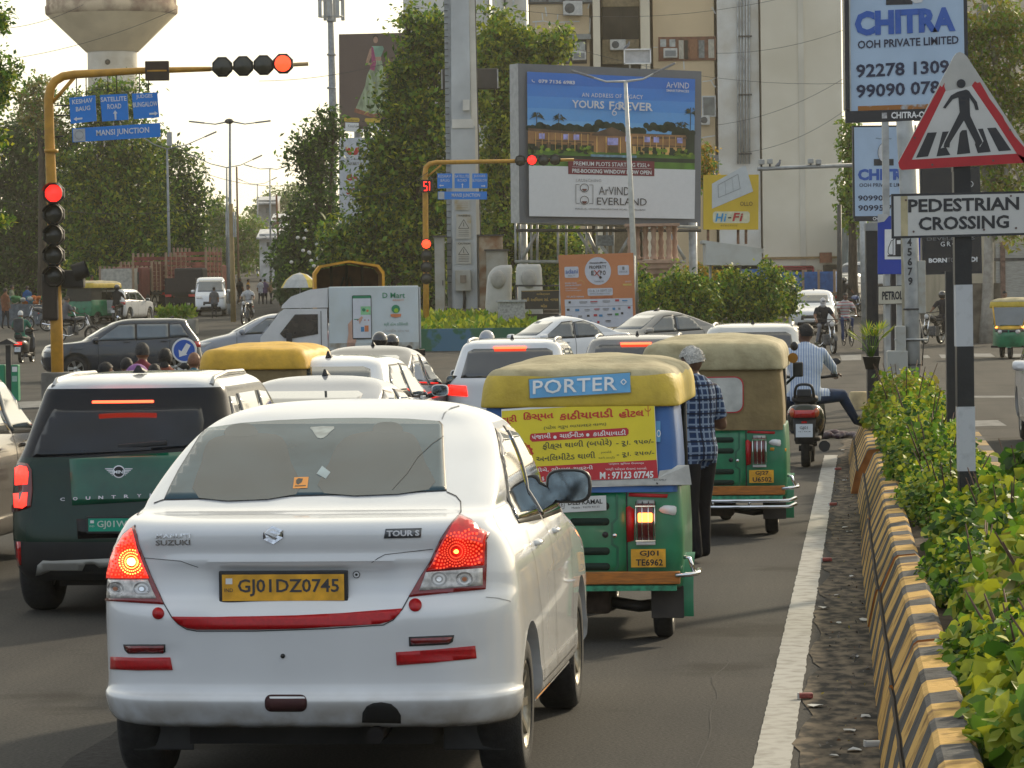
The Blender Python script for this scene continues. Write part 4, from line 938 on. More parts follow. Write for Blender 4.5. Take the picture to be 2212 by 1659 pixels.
# ---------------- people ----------------
SK1=M('skin_brown',(.20,.095,.05),.55,var=.1,scale=12); SK2=M('skin_dark',(.11,.05,.028),.55,var=.1,scale=12)
HBLK=M('hair_black',(.008,.007,.007),.6,var=.4,scale=60,bump=.4); HGRY=M('hair_grey',(.62,.60,.56),.8,var=.3,scale=70,bump=.6)
def cloth(n,c,**k): return M('cloth_'+n,c,.85,var=.22,scale=7,bump=.35,bscale=12,spec=.2,**k)
def plaid(name,base,c1,c2,sx,sz,stripes_only=False):
 if name in MC: return MC[name]
 m=bpy.data.materials.new(name); m.use_nodes=True; n=m.node_tree.nodes; l=m.node_tree.links; b=n['Principled BSDF']; b.inputs['Roughness'].default_value=.85; b.inputs['Specular IOR Level'].default_value=.2
 tc=n.new('ShaderNodeTexCoord'); cur=None
 def wave(direction,scale,thr):
  w_=n.new('ShaderNodeTexWave'); w_.bands_direction=direction; w_.inputs['Scale'].default_value=scale; w_.inputs['Distortion'].default_value=1.2; w_.inputs['Detail'].default_value=1; w_.inputs['Detail Scale'].default_value=.6
  l.new(tc.outputs['Object'],w_.inputs['Vector']); g=n.new('ShaderNodeMapRange'); g.inputs[1].default_value=thr; g.inputs[2].default_value=min(1,thr+.12); l.new(w_.outputs['Fac'],g.inputs[0]); return g.outputs[0]
 def mix(f,a,c):
  x=n.new('ShaderNodeMix'); x.data_type='RGBA'; l.new(f,x.inputs[0])
  if isinstance(a,tuple): x.inputs[6].default_value=(*a,1)
  else: l.new(a,x.inputs[6])
  x.inputs[7].default_value=(*c,1); return x.outputs[2]
 if stripes_only: c=mix(wave('X',sx,.72),base,c1)
 else:
  c=mix(wave('X',sx,.80),base,c1); c=mix(wave('Z',sz,.80),c,c1); c=mix(wave('X',sx*.5,.93),c,c2); c=mix(wave('Z',sz*.5,.93),c,c2)
 l.new(c,b.inputs['Base Color'])
 t2=n.new('ShaderNodeTexNoise'); t2.inputs['Scale'].default_value=9; l.new(tc.outputs['Object'],t2.inputs['Vector']); bp=n.new('ShaderNodeBump'); bp.inputs['Strength'].default_value=.6; bp.inputs['Distance'].default_value=.03; l.new(t2.outputs['Fac'],bp.inputs['Height']); l.new(bp.outputs[0],b.inputs['Normal'])
 MC[name]=m; return m
def hand(mb, wr, d, n_, side, mat, curl=.6, sc_=1):
 """palm and five fingers from wrist point wr along direction d; n_ = palm normal"""
 d=Vector(d).normalized(); n_=Vector(n_).normalized(); x=d.cross(n_).normalized()
 mb.ell((0,0,0),(.5,.5,.5),mat,8,6,Matrix.Translation(Vector(wr)+d*.045*sc_)@Matrix((( *(x*.085*sc_),0),(*(n_*.035*sc_),0),(*(d*.115*sc_),0),(0,0,0,1))).transposed())
 for i,L in enumerate((.068,.078,.072,.055)):
  o=Vector(wr)+d*.085*sc_+x*(i-1.5)*.020*sc_
  p=[o-d*.02*sc_]; a=0; q=o
  for k in range(3):
   a+=curl*(.5+k*.35); q=q+(d*math.cos(a)+n_*math.sin(a))*L*sc_*(.45,.32,.23)[k]; p.append(q)
  mb.tube(p,[.0098*sc_,.0092*sc_,.008*sc_,.0062*sc_],mat,6)
 o=Vector(wr)+d*.03*sc_-x*side*.035*sc_
 mb.tube([o,o+(-x*side*.03+d*.03+n_*.01)*sc_,o+(-x*side*.035+d*.06+n_*.025)*sc_],[.012*sc_,.0105*sc_,.007*sc_],mat,6)
def remesh(mb, vox, sm_=2):
 o=link('tmp',mb.mesh('tmp')); m=o.modifiers.new('r','REMESH'); m.mode='VOXEL'; m.voxel_size=vox; m.use_smooth_shade=True
 s=o.modifiers.new('s','SMOOTH'); s.iterations=sm_; s.factor=.5
 me=evald(o); bpy.data.objects.remove(o); return me
def person(label, J, shirt, pants, skin=SK1, hair=HBLK, shoe=None, loc=(0,0,0), rz=0, vox=.016, group=None, sleeve='short', hairk='short', build=1.0, sc_=1.0, gaze=0, tilt=0, hands=True, helmet=None, scarf=None, curl=.6, cat='person'):
 """J: neck, chest, pelvis, shR, elR, wrR, shL.., hipR, knR, anR, toR (and L)"""
 shoe=shoe or M('shoe_dark',(.02,.017,.015),.6)
 root=thing('person',label,cat,loc,rz,group,sc_); J={k:Vector(v) for k,v in J.items()}
 mb=MB(); seg=[]
 def cap(a,b,ra,rb,mat,sx=1):
  a,b=Vector(a),Vector(b); d=(b-a); k=5
  mb.tube([a+d*(i/k) for i in range(k+1)],[ra+(rb-ra)*i/k for i in range(k+1)],BLK,12,sx=sx); mb.ell(a,(ra*sx,ra,ra),BLK,12,8); mb.ell(b,(rb*sx,rb,rb),BLK,12,8); seg.append((a,b,mat,(ra+rb)/2))
 nk,ch,pv=J['neck'],J['chest'],J['pelvis']; B=build
 up=(nk-pv).normalized()
 sr,slv=J['shR'],J['shL']; xax=(sr-slv).normalized(); fw=xax.cross(up)*-1
 # torso as a loft of ellipses
 rings=[]; prof=[(-.10,.155,.115),(0,.17,.13),(.12,.155,.12),(.28,.155,.115),(.42,.18,.125),(.52,.185,.12),(.60,.16,.10),(.655,.075,.07)]
 Lt=(nk-pv).length
 for h,rx,ry in prof:
  t=h/.62; c=pv.lerp(ch,min(1,t*1.6)) if t<.625 else ch.lerp(nk,(t-.625)/.375)
  if t<0: c=pv+up*(h)
  rings.append([c+xax*rx*B*math.cos(a)+up.cross(xax)*ry*B*math.sin(a) for a in [2*math.pi*i/20 for i in range(20)]])
 mb.loft(rings,BLK); seg.append((pv-up*.02,ch,shirt,.15)); seg.append((ch,nk-up*.04,shirt,.15))
 hd=J.get('head', nk+up*.14+Vector((0,.02,0)))
 cap(nk-up*.03,hd-Vector((0,0,.06)),.055,.052,skin)
 # head: skull, jaw, nose, ears
 Rg=Matrix.Rotation(gaze,3,'Z')@Matrix.Rotation(tilt,3,'X')
 def hp(x,y,z): return hd+Rg@Vector((x,y,z))
 H=Matrix.Translation(hd)@Rg.to_4x4()
 mb.ell((0,-.008,.02),(.073,.092,.098),BLK,14,10,H); mb.ell((0,.03,-.045),(.055,.062,.062),BLK,12,8,H); mb.ell((0,.092,-.012),(.014,.022,.026),BLK,8,6,H)
 for s in (-1,1): mb.ell((s*.076,0,-.005),(.010,.020,.032),BLK,8,6,H)
 seg.append((hd+Rg@Vector((0,0,.03)),hd+Rg@Vector((0,0,-.06)),skin,.085))
 for s,q in ((1,'R'),(-1,'L')):
  a,b,c=J['sh'+q],J['el'+q],J['wr'+q]
  if sleeve=='long': ms=[(a,b,shirt),(b,c,shirt)]
  else: mid=a.lerp(b,.8); ms=[(a,mid,shirt),(mid,b,skin),(b,c,skin)]
  cap(a,b,.060*B,.045*B,None); seg.pop(); cap(b,c,.042*B,.030,None); seg.pop()
  for x in ms: seg.append((*x,.045))
  if sleeve!='long': 
   mb.tube([a,a.lerp(b,.5),mid],[.066*B,.066*B,.064*B],BLK,12)
  a,b,c,e=J['hip'+q],J['kn'+q],J['an'+q],J['to'+q]
  cap(a,b,.092*B,.064*B,pants); cap(b,c,.060*B,.046,pants)
  cap(c,e,.042,.034,shoe)
 me=remesh(mb,vox)
 mats=[]; 
 for m_ in [shirt,pants,skin,shoe]:
  if m_ not in mats: mats.append(m_)
 me.materials.clear()
 for m_ in mats: me.materials.append(m_)
 nf=len(me.polygons); cs=np.empty(nf*3); me.polygons.foreach_get('center',cs); cs=cs.reshape(-1,3)
 best=np.full(nf,1e9); idx=np.zeros(nf,dtype=int)
 for a,b,m_,r_ in seg:
  a=np.array(a); b=np.array(b); d=b-a; L=max(d@d,1e-9); t=np.clip(((cs-a)@d)/L,0,1); ds=np.linalg.norm(cs-(a+t[:,None]*d),axis=1)/ (r_+.02)
  k=ds<best; best[k]=ds[k]; idx[k]=mats.index(m_)
 # shirt hem hangs over the hips
 hem=pv.z-.12 if J['knR'].z<pv.z-.3 else pv.z-.04
 near=np.linalg.norm(cs[:,:2]-np.array(pv)[:2],axis=1)<.26*B
 k=(cs[:,2]>hem)&(cs[:,2]<pv.z+.1)&near&(idx==mats.index(pants)); idx[k]=mats.index(shirt)
 me.polygons.foreach_set('material_index',idx.tolist()); me.polygons.foreach_set('use_smooth',[True]*nf)
 mb2=MB(); 
 if hands:
  for s,q in ((1,'R'),(-1,'L')):
   d=(J['wr'+q]-J['el'+q]).normalized(); n_=Vector(J.get('palm'+q,(-s,0,0) if abs(d.z)>.7 else (0,0,-1))); n_=(n_-d*n_.dot(d)); hand(mb2,J['wr'+q],d,n_,s,skin,curl)
 e=MB()
 hm=mb2.mesh('h') if hands else None
 bm=bmesh.new(); bm.from_mesh(me)
 if hm:
  k0=len(bm.faces); bm.from_mesh(hm); bm.faces.ensure_lookup_table(); si=mats.index(skin)
  for f in bm.faces[k0:]: f.material_index=si; f.smooth=True
 bm.to_mesh(me); bm.free()
 bo=link('body',me,root)
 # eyes, brows, mouth
 fm=MB()
 for s in (-1,1):
  fm.ell((s*.030,.076,.012),(.013,.008,.008),M('eye_white',(.6,.58,.55),.3,var=0),8,6,H); fm.ell((s*.030,.083,.012),(.006,.004,.006),BLK,6,5,H); fm.ell((s*.031,.080,.032),(.020,.008,.004),HBLK,6,4,H)
 fm.ell((0,.086,-.052),(.024,.008,.007),M('lip_brown',(.14,.05,.04),.5,var=.1),8,5,H)
 if scarf is None: fm.build('face_features',root)
 # hair
 if helmet is not None:
  h=MB(); h.ell((0,-.01,.03),(.125,.145,.135),helmet,16,10,H); h.build('helmet',root)
 elif scarf is not None:
  h=MB(); h.ell((0,0,.01),(.092,.108,.125),scarf,14,10,H); h.ell((0,.01,-.09),(.085,.09,.09),scarf,12,8,H); h.add([H@Vector(p) for p in ((-.055,.104,.045),(.055,.104,.045),(.055,.110,.015),(-.055,.110,.015))],[(0,1,2,3)],M('sunglasses',(.01,.01,.012),.1,var=0)); h.build('scarf',root)
 else:
  h=MB(); n_,m2=22,14; vs=[]; fs=[]
  def hl(th): # hair line height by azimuth (front higher)
   return -.045+.085*max(0,math.sin(th))**1.0 
  for i in range(m2+1):
   ph=math.pi*.62*i/m2
   for j in range(n_):
    th=2*math.pi*j/n_; ru=1.0+(.13 if hair is HGRY else .05)*noise.noise(Vector((math.cos(th)*3,math.sin(th)*3,ph*4)))
    f=(.60 if math.sin(th)<.2 else .40) ; ph2=math.pi*f*i/m2 if hairk!='long' else math.pi*(.78 if math.sin(th)<.35 else .40)*i/m2
    vs.append(H@Vector((.084*ru*math.sin(ph2)*math.cos(th),-.012+.104*ru*math.sin(ph2)*math.sin(th),.022+.110*ru*math.cos(ph2)*(1 if math.cos(ph2)>0 else 1.1))))
  for i in range(m2):
   for j in range(n_): fs.append((i*n_+j,(i+1)*n_+j,(i+1)*n_+(j+1)%n_,i*n_+(j+1)%n_))
  h.add(vs,fs,hair,True)
  rr_=random.Random(len(label))
  for k in range(900 if hair is HGRY else 240):                      # loose tufts
   th=rr_.uniform(0,2*math.pi); ph=math.pi*rr_.uniform(0,.55 if math.sin(th)<.2 else .38)
   p=Vector((.084*math.sin(ph)*math.cos(th),-.012+.104*math.sin(ph)*math.sin(th),.022+.11*math.cos(ph))); q=p*1.07+Vector((rr_.uniform(-.012,.012),rr_.uniform(-.012,.012),-.012))
   sd=Vector((rr_.uniform(-1,1),rr_.uniform(-1,1),rr_.uniform(-1,1)))*.006
   h.add([H@(p-sd),H@(p+sd),H@q],[(0,1,2)],hair)
  if hairk=='long': h.ell((0,-.075,-.10),(.055,.04,.11),hair,10,8,H)
  h.build('hair',root)
 return root
def stand(h=1.0, lean=0.0, arm='down', step=.08, wd=.10):
 J=dict(pelvis=(0,0,.92),chest=(0,.01+lean*.5,1.20),neck=(0,.0+lean,1.46),head=(0,.03+lean*1.25,1.60))
 for s,q in ((1,'R'),(-1,'L')):
  J['sh'+q]=(s*.185,lean,1.38); 
  if arm=='down': J['el'+q]=(s*.24,.0+lean*.8,1.10); J['wr'+q]=(s*.25,.08+lean*.8,.87)
  elif arm=='front': J['el'+q]=(s*.25,.06+lean,1.12); J['wr'+q]=(s*.12,.30+lean,1.12)
  J['hip'+q]=(s*wd*.95,0,.88); J['kn'+q]=(s*wd,.02+s*step*.5,.48); J['an'+q]=(s*wd*1.05,s*step-.02,.09); J['to'+q]=(s*wd*1.15,s*step+.13,.045)
 return {k:tuple(x*h for x in v) for k,v in J.items()}
def ride(seat=.78, hand_=(.30,.52,1.00), foot=(.16,.30,.30), lean=.10):
 J=dict(pelvis=(0,0,seat+.10),chest=(0,lean*.5,seat+.36),neck=(0,lean,seat+.62),head=(0,lean+.04,seat+.76))
 for s,q in ((1,'R'),(-1,'L')):
  J['sh'+q]=(s*.185,lean,seat+.55); J['el'+q]=(s*.29,lean+.16,seat+.33); J['wr'+q]=(s*hand_[0],hand_[1]-.07,hand_[2]+.03)
  J['hip'+q]=(s*.10,.02,seat+.07); J['kn'+q]=(s*.17,.38,seat+.02); J['an'+q]=(s*foot[0],foot[1],foot[2]+.08); J['to'+q]=(s*foot[0],foot[1]+.16,foot[2]+.03)
 return J
# ---------------- two-wheelers ----------------
def bwheel(root,y,r,w_=.06,spoked=False,n='wheel'):
 m=MB(); m.lathe([(r*.8,-w_*.45),(r*.95,-w_*.5),(r,-w_*.2),(r,w_*.2),(r*.95,w_*.5),(r*.8,w_*.45),(r*.8,-w_*.45)],(0,0,0),RUB,22,'x'); o=m.build(n,root); o.location=(0,y,r)
 k=MB(); k.lathe([(r*.8,-w_*.4),(r*.72,-w_*.3),(r*.72,w_*.3),(r*.8,w_*.4)],(0,0,0),ALLOY,22,'x')
 for i in range(10 if spoked else 6):
  a=2*math.pi*i/(10 if spoked else 6); k.cyl((0,0,0),(0,math.cos(a)*r*.76,math.sin(a)*r*.76),.004 if spoked else .014,ALLOY,5)
 k.cyl((-w_*.8,0,0),(w_*.8,0,0),.035,UND,10); k.build('rim',o); return o
def scooter(name,label,loc,rz,col,group=None,plate_=True,tail=REDL):
 root=thing(name,label,'scooter',loc,rz,group); r=.215
 bwheel(root,.32,r,.10); bwheel(root,1.55,r,.10)
 m=MB(); m.loft([[Vector((x*math.cos(a) if False else w_*math.copysign(abs(math.cos(a))**.7,math.cos(a)),y,zc+h*math.copysign(abs(math.sin(a))**.8,math.sin(a)))) for a in [2*math.pi*i/16 for i in range(16)] for x in (1,)] for y,w_,h,zc in ((-.02,.10,.05,.66),(.0,.16,.10,.63),(.10,.205,.155,.58),(.35,.215,.20,.54),(.62,.19,.17,.50),(.80,.12,.12,.42))],col); m.build('body',root)
 m=MB(); m.box((0,.95,.30),(.30,.55,.05),BLKP,bev=.02); m.loft([[Vector((w_*c_,y,z)) for c_ in (-1,-.5,.5,1)]+[Vector((w_*c_,y+.05,z)) for c_ in (1,.5,-.5,-1)] for y,z,w_ in ((1.18,.30,.16),(1.25,.5,.20),(1.30,.75,.17),(1.25,.95,.12))],col); m.build('leg_shield',root)
 m=MB(); m.loft([[Vector((w_*math.copysign(abs(math.cos(a))**.6,math.cos(a)),y,zc+h*math.sin(a))) for a in [2*math.pi*i/14 for i in range(14)]] for y,w_,h,zc in ((.05,.10,.03,.78),(.15,.15,.055,.78),(.5,.15,.06,.78),(.85,.11,.05,.76))],M('seat_black',(.02,.02,.022),.7)); m.build('seat',root)
 m=MB(); m.tube(spl([(-.10,.20,.74),(-.105,.02,.84),(-.08,-.03,.93),(0,-.04,.95),(.08,-.03,.93),(.105,.02,.84),(.10,.20,.74)],3,False),.016,BLKP,8); m.box((0,-.02,.85),(.16,.04,.09),BLKP,bev=.02); m.build('grab_rail',root)
 m=MB(); m.loft([[Vector((x,-.035+.35*x*x,z)) for x in (-.12,-.06,0,.06,.12)]+[Vector((x,.05+.35*x*x,z)) for x in (.12,.06,0,-.06,-.12)] for z in (.575,.66)],tail); 
 for s in (-1,1): m.ell((s*.135,.0,.63),(.035,.04,.055),M('indicator_orange',(.5,.10,.03),.2,coat=1))
 m.build('tail_light',root)
 m=MB(); m.loft([[Vector((s*w_,y,z)) for s in (-1,1)]+[Vector((s*w_,y+.03,z)) for s in (1,-1)] for z,y,w_ in ((.56,-.02,.13),(.42,-.06,.12),(.28,-.09,.10))],BLKP); m.build('mudguard',root)
 m=MB(); m.box((0,-.085,.43),(.19,.01,.15),M('plate_soft_white',(.55,.58,.60),.4,var=.05),rx=R(-12)); pn=Panel((-.08,-.105,.49),(.08,-.105,.49),(.08,-.085,.37),(-.08,-.085,.37),(0,0,16,12),m); pn.e=.001; pn.text('GJ01',3,1,12,5,BLK,1); pn.text('VN 8817',1,6.5,15,11,BLK,1); m.build('number_plate',root)
 m=MB(); m.box((0,-.07,.525),(.06,.02,.022),REDL); m.build('reflector',root)
 m=MB(); m.tube([(.22,.0,.25),(.22,.5,.24)],[.065,.05],BLKP,10); m.build('exhaust',root)
 m=MB(); m.tube([(0,1.55,.22),(0,1.32,.95)],.03,BLKP,8); m.tube([(-.34,1.12,1.02),(-.2,1.25,1.0),(0,1.28,.98),(.2,1.25,1.0),(.34,1.12,1.02)],.018,BLKP,8); m.loft([[Vector((.16*k*math.cos(a),y,1.0+.09*k*math.sin(a))) for a in [i*.5 for i in range(13)]][:12] for y,k in ((1.16,.6),(1.24,1),(1.36,.8),(1.42,.3))],col)
 m.build('handlebar',root)
 for s in (-1,1):
  m=MB(); m.tube([(s*.26,1.2,1.02),(s*.30,1.17,1.16)],.006,BLKP,5); m.ell((s*.32,1.15,1.18),(.06,.015,.04),BLKP); m.build('wing_mirror',root)
 return root
def motorbike(name,label,loc,rz,col,group=None,lit=False):
 root=thing(name,label,'motorcycle',loc,rz,group); r=.29
 bwheel(root,.30,r,.10); bwheel(root,1.58,r,.08)
 m=MB(); m.loft([[Vector((w_*math.cos(a),y,zc+h*math.sin(a))) for a in [2*math.pi*i/12 for i in range(12)]] for y,w_,h,zc in ((.85,.06,.05,.78),(.92,.13,.10,.80),(1.10,.15,.12,.84),(1.30,.10,.08,.86))],col); m.build('fuel_tank',root)
 m=MB(); m.loft([[Vector((w_*math.cos(a),y,zc+h*math.sin(a))) for a in [2*math.pi*i/12 for i in range(12)]] for y,w_,h,zc in ((.02,.06,.03,.82),(.12,.11,.045,.80),(.5,.13,.05,.77),(.9,.10,.05,.76))],M('seat_black',(.02,.02,.022),.7)); m.build('seat',root)
 m=MB(); m.box((0,.85,.42),(.26,.34,.34),M('engine_metal',(.12,.12,.12),.45,metal=.6,var=.3,scale=20),bev=.04); m.tube([(.12,.95,.35),(.15,.6,.22),(.16,.1,.32)],[.025,.035,.045],CHR,8); m.tube([(0,.1,.75),(0,.5,.6),(0,1.2,.78)],.025,BLKP,6); m.tube([(-.08,.3,.3),(-.10,.35,.7)],.025,BLKP,6); m.tube([(.08,.3,.3),(.10,.35,.7)],.025,BLKP,6); m.build('engine',root)
 m=MB()
 for s in (-1,1): m.tube([(s*.06,1.58,.29),(s*.07,1.35,.92)],.022,CHR,8)
 m.tube([(-.36,1.16,1.06),(-.15,1.30,1.03),(.15,1.30,1.03),(.36,1.16,1.06)],.015,BLKP,6); m.build('front_fork',root)
 m=MB(); m.ell((0,1.40,.90),(.10,.08,.11),BLKP); o=m.build('headlight',root); m=MB(); m.ell((0,1.45,.90),(.08,.04,.085),CLR); m.build('headlight_lens',o)
 m=MB(); m.loft([[Vector((s*.055,1.58+.34*math.cos(a),.29+.34*math.sin(a))) for s in (-1,1)] for a in [R(20+i*14) for i in range(9)]],col,close=False,cap=False); m.loft([[Vector((s*.06,.30+.36*math.cos(a),.29+.38*math.sin(a))) for s in (-1,1)] for a in [R(80+i*14) for i in range(8)]],BLKP,close=False,cap=False); m.build('mudguard',root,False)
 m=MB(); m.box((0,-.02,.74),(.14,.06,.06),REDB if lit else REDL,bev=.02); m.build('tail_light',root)
 m=MB(); m.box((0,-.07,.55),(.16,.01,.12),WHT); m.build('number_plate',root)
 for s in (-1,1):
  m=MB(); m.tube([(s*.26,1.2,1.06),(s*.30,1.17,1.2)],.006,BLKP,5); m.ell((s*.31,1.16,1.22),(.05,.015,.04),BLKP); m.build('wing_mirror',root)
 return root
def bicycle(label,loc,rz):
 root=thing('bicycle',label,'bicycle',loc,rz); r=.33
 for y in (0.0,1.05):
  m=MB(); m.lathe([(r*.95,-.015),(r,-.008),(r,.008),(r*.95,.015),(r*.93,0),(r*.95,-.015)],(0,0,0),RUB,28,'x'); o=m.build('wheel',root); o.location=(0,y,r)
  k=MB(); 
  for i in range(16): a=2*math.pi*i/16; k.cyl((0,0,0),(0,math.cos(a)*r*.93,math.sin(a)*r*.93),.0022,ALLOY,4)
  k.build('spokes',o)
 m=MB(); f=M('bicycle_black',(.02,.02,.02),.4)
 for a,b in (((0,.0,r),(0,.42,.30)),((0,.0,r),(0,.33,.80)),((0,.42,.30),(0,.33,.80)),((0,.33,.78),(0,.88,.82)),((0,.42,.30),(0,.90,.70)),((0,.86,.95),(0,1.05,r))): m.cyl(a,b,.014,f,6)
 m.tube([(-.28,.80,.98),(-.1,.92,1.0),(.1,.92,1.0),(.28,.80,.98)],.012,CHR,6); m.build('frame',root)
 m=MB(); m.ell((0,.30,.86),(.08,.13,.035),M('seat_black',(.02,.02,.022),.7)); m.build('saddle',root)
 m=MB(); m.box((0,-.05,.72),(.14,.34,.015),f); m.build('rear_rack',root); return root
def people_near():
 p=G(1540,1216); PL=plaid('cloth_plaid_blue',(.022,.045,.11),(.20,.26,.36),(.012,.014,.03),5.5,5.5)
 J=stand(1.0,.03,'front',.06,.09); J['elR']=(.27,.02,1.10); J['wrR']=(.05,.22,1.16); J['elL']=(-.24,.10,1.12); J['wrL']=(-.14,.34,1.16)
 person('white haired man in blue plaid shirt and black trousers standing between the rickshaws',J,PL,cloth('black_trousers',(.010,.010,.012)),SK2,HGRY,loc=(p.x-.10,p.y,0),rz=R(38),build=1.04,sc_=.935,vox=.013,gaze=R(20),tilt=R(-14))
 q=G(1739,1012); yaw=R(-7)
 scooter('scooter','dark scooter with chrome edged tail and white plate waiting beside the striped barrier',q,yaw,M('scooter_dark_silver',(.10,.095,.085),.25,metal=.5,coat=.6))
 J=ride(.74,(.30,1.12,1.0),(.16,.55,.22),.08)
 J['elR']=(.30,.35,1.12); J['elL']=(-.30,.35,1.12)
 J['hipR']=(.11,.05,.80); J['knR']=(.40,.32,.80); J['anR']=(.56,.42,.50); J['toR']=(.64,.55,.455)
 J['hipL']=(-.11,.05,.80); J['knL']=(-.26,.45,.70); J['anL']=(-.30,.40,.12); J['toL']=(-.30,.55,.05)
 ST=plaid('cloth_blue_stripe',(.50,.56,.64),(.20,.28,.48),(.2,.2,.3),11,9,True)
 off=Matrix.Rotation(yaw,3,'Z')@Vector((0,.38,0))
 person('man in blue striped shirt on the scooter, right foot on the barrier',J,ST,cloth('jeans_blue',(.022,.04,.085)),SK2,HBLK,loc=Vector(q)+off,rz=yaw,sleeve='long',vox=.015,build=1.12,gaze=R(50),curl=1.0)
# ---------------- setting ----------------
def pbox(mb,x0,y0,x1,y1,Y,d,mat,bev=0):
 """box whose front face fills a photo rectangle at depth Y; stands upright"""
 a=A(x0,y0,Y); b=A(x1,y1,Y)
 return mb.box(((a.x+b.x)/2,Y+d/2,(a.z+b.z)/2),(abs(b.x-a.x),d,abs(a.z-b.z)),mat,bev=bev)
def asphalt():
 m=bpy.data.materials.new('asphalt'); m.use_nodes=True; n=m.node_tree.nodes; l=m.node_tree.links; b=n['Principled BSDF']; b.inputs['Roughness'].default_value=.9; b.inputs['Specular IOR Level'].default_value=.14
 tc=n.new('ShaderNodeTexCoord'); mp=n.new('ShaderNodeMapping'); mp.inputs['Rotation'].default_value=(0,0,RA); l.new(tc.outputs['Object'],mp.inputs[0]); mp2=n.new('ShaderNodeMapping'); mp2.inputs['Scale'].default_value=(1.6,.10,1); l.new(mp.outputs[0],mp2.inputs[0])
 def nz(sc_,src,d=6): t=n.new('ShaderNodeTexNoise'); t.inputs['Scale'].default_value=sc_; t.inputs['Detail'].default_value=d; l.new(src,t.inputs['Vector']); return t.outputs['Fac']
 def ramp(f,a,c,lo,hi): r_=n.new('ShaderNodeValToRGB'); r_.color_ramp.elements[0].color=(*a,1); r_.color_ramp.elements[1].color=(*c,1); r_.color_ramp.elements[0].position=lo; r_.color_ramp.elements[1].position=hi; l.new(f,r_.inputs[0]); return r_.outputs[0]
 def mul(a,c): x=n.new('ShaderNodeMix'); x.data_type='RGBA'; x.blend_type='MULTIPLY'; x.inputs[0].default_value=1; l.new(a,x.inputs[6]); l.new(c,x.inputs[7]); return x.outputs[2]
 c=ramp(nz(.5,mp.outputs[0]),(.050,.050,.050),(.068,.065,.060),.3,.7)
 c=mul(c,ramp(nz(1.0,mp2.outputs[0]),(.72,.72,.74),(1.1,1.08,1.04),.32,.66)); c=mul(c,ramp(nz(55,mp.outputs[0],3),(.62,.62,.62),(1.25,1.24,1.2),.32,.7)); c=mul(c,ramp(nz(.9,mp.outputs[0],12),(.55,.54,.52),(1,1,1),.30,.40))
 l.new(c,b.inputs['Base Color']); bp=n.new('ShaderNodeBump'); bp.inputs['Strength'].default_value=.5; bp.inputs['Distance'].default_value=.008; l.new(nz(70,mp.outputs[0],2),bp.inputs['Height']); l.new(bp.outputs[0],b.inputs['Normal']); return m
ASPH=asphalt()
PAINTW=M('road_paint_white',(.40,.39,.36),.8,col2=(.25,.24,.21),scale=9,thr=(.3,.55),detail=9,spec=.15)
def zg2(Y): return zg(Y)
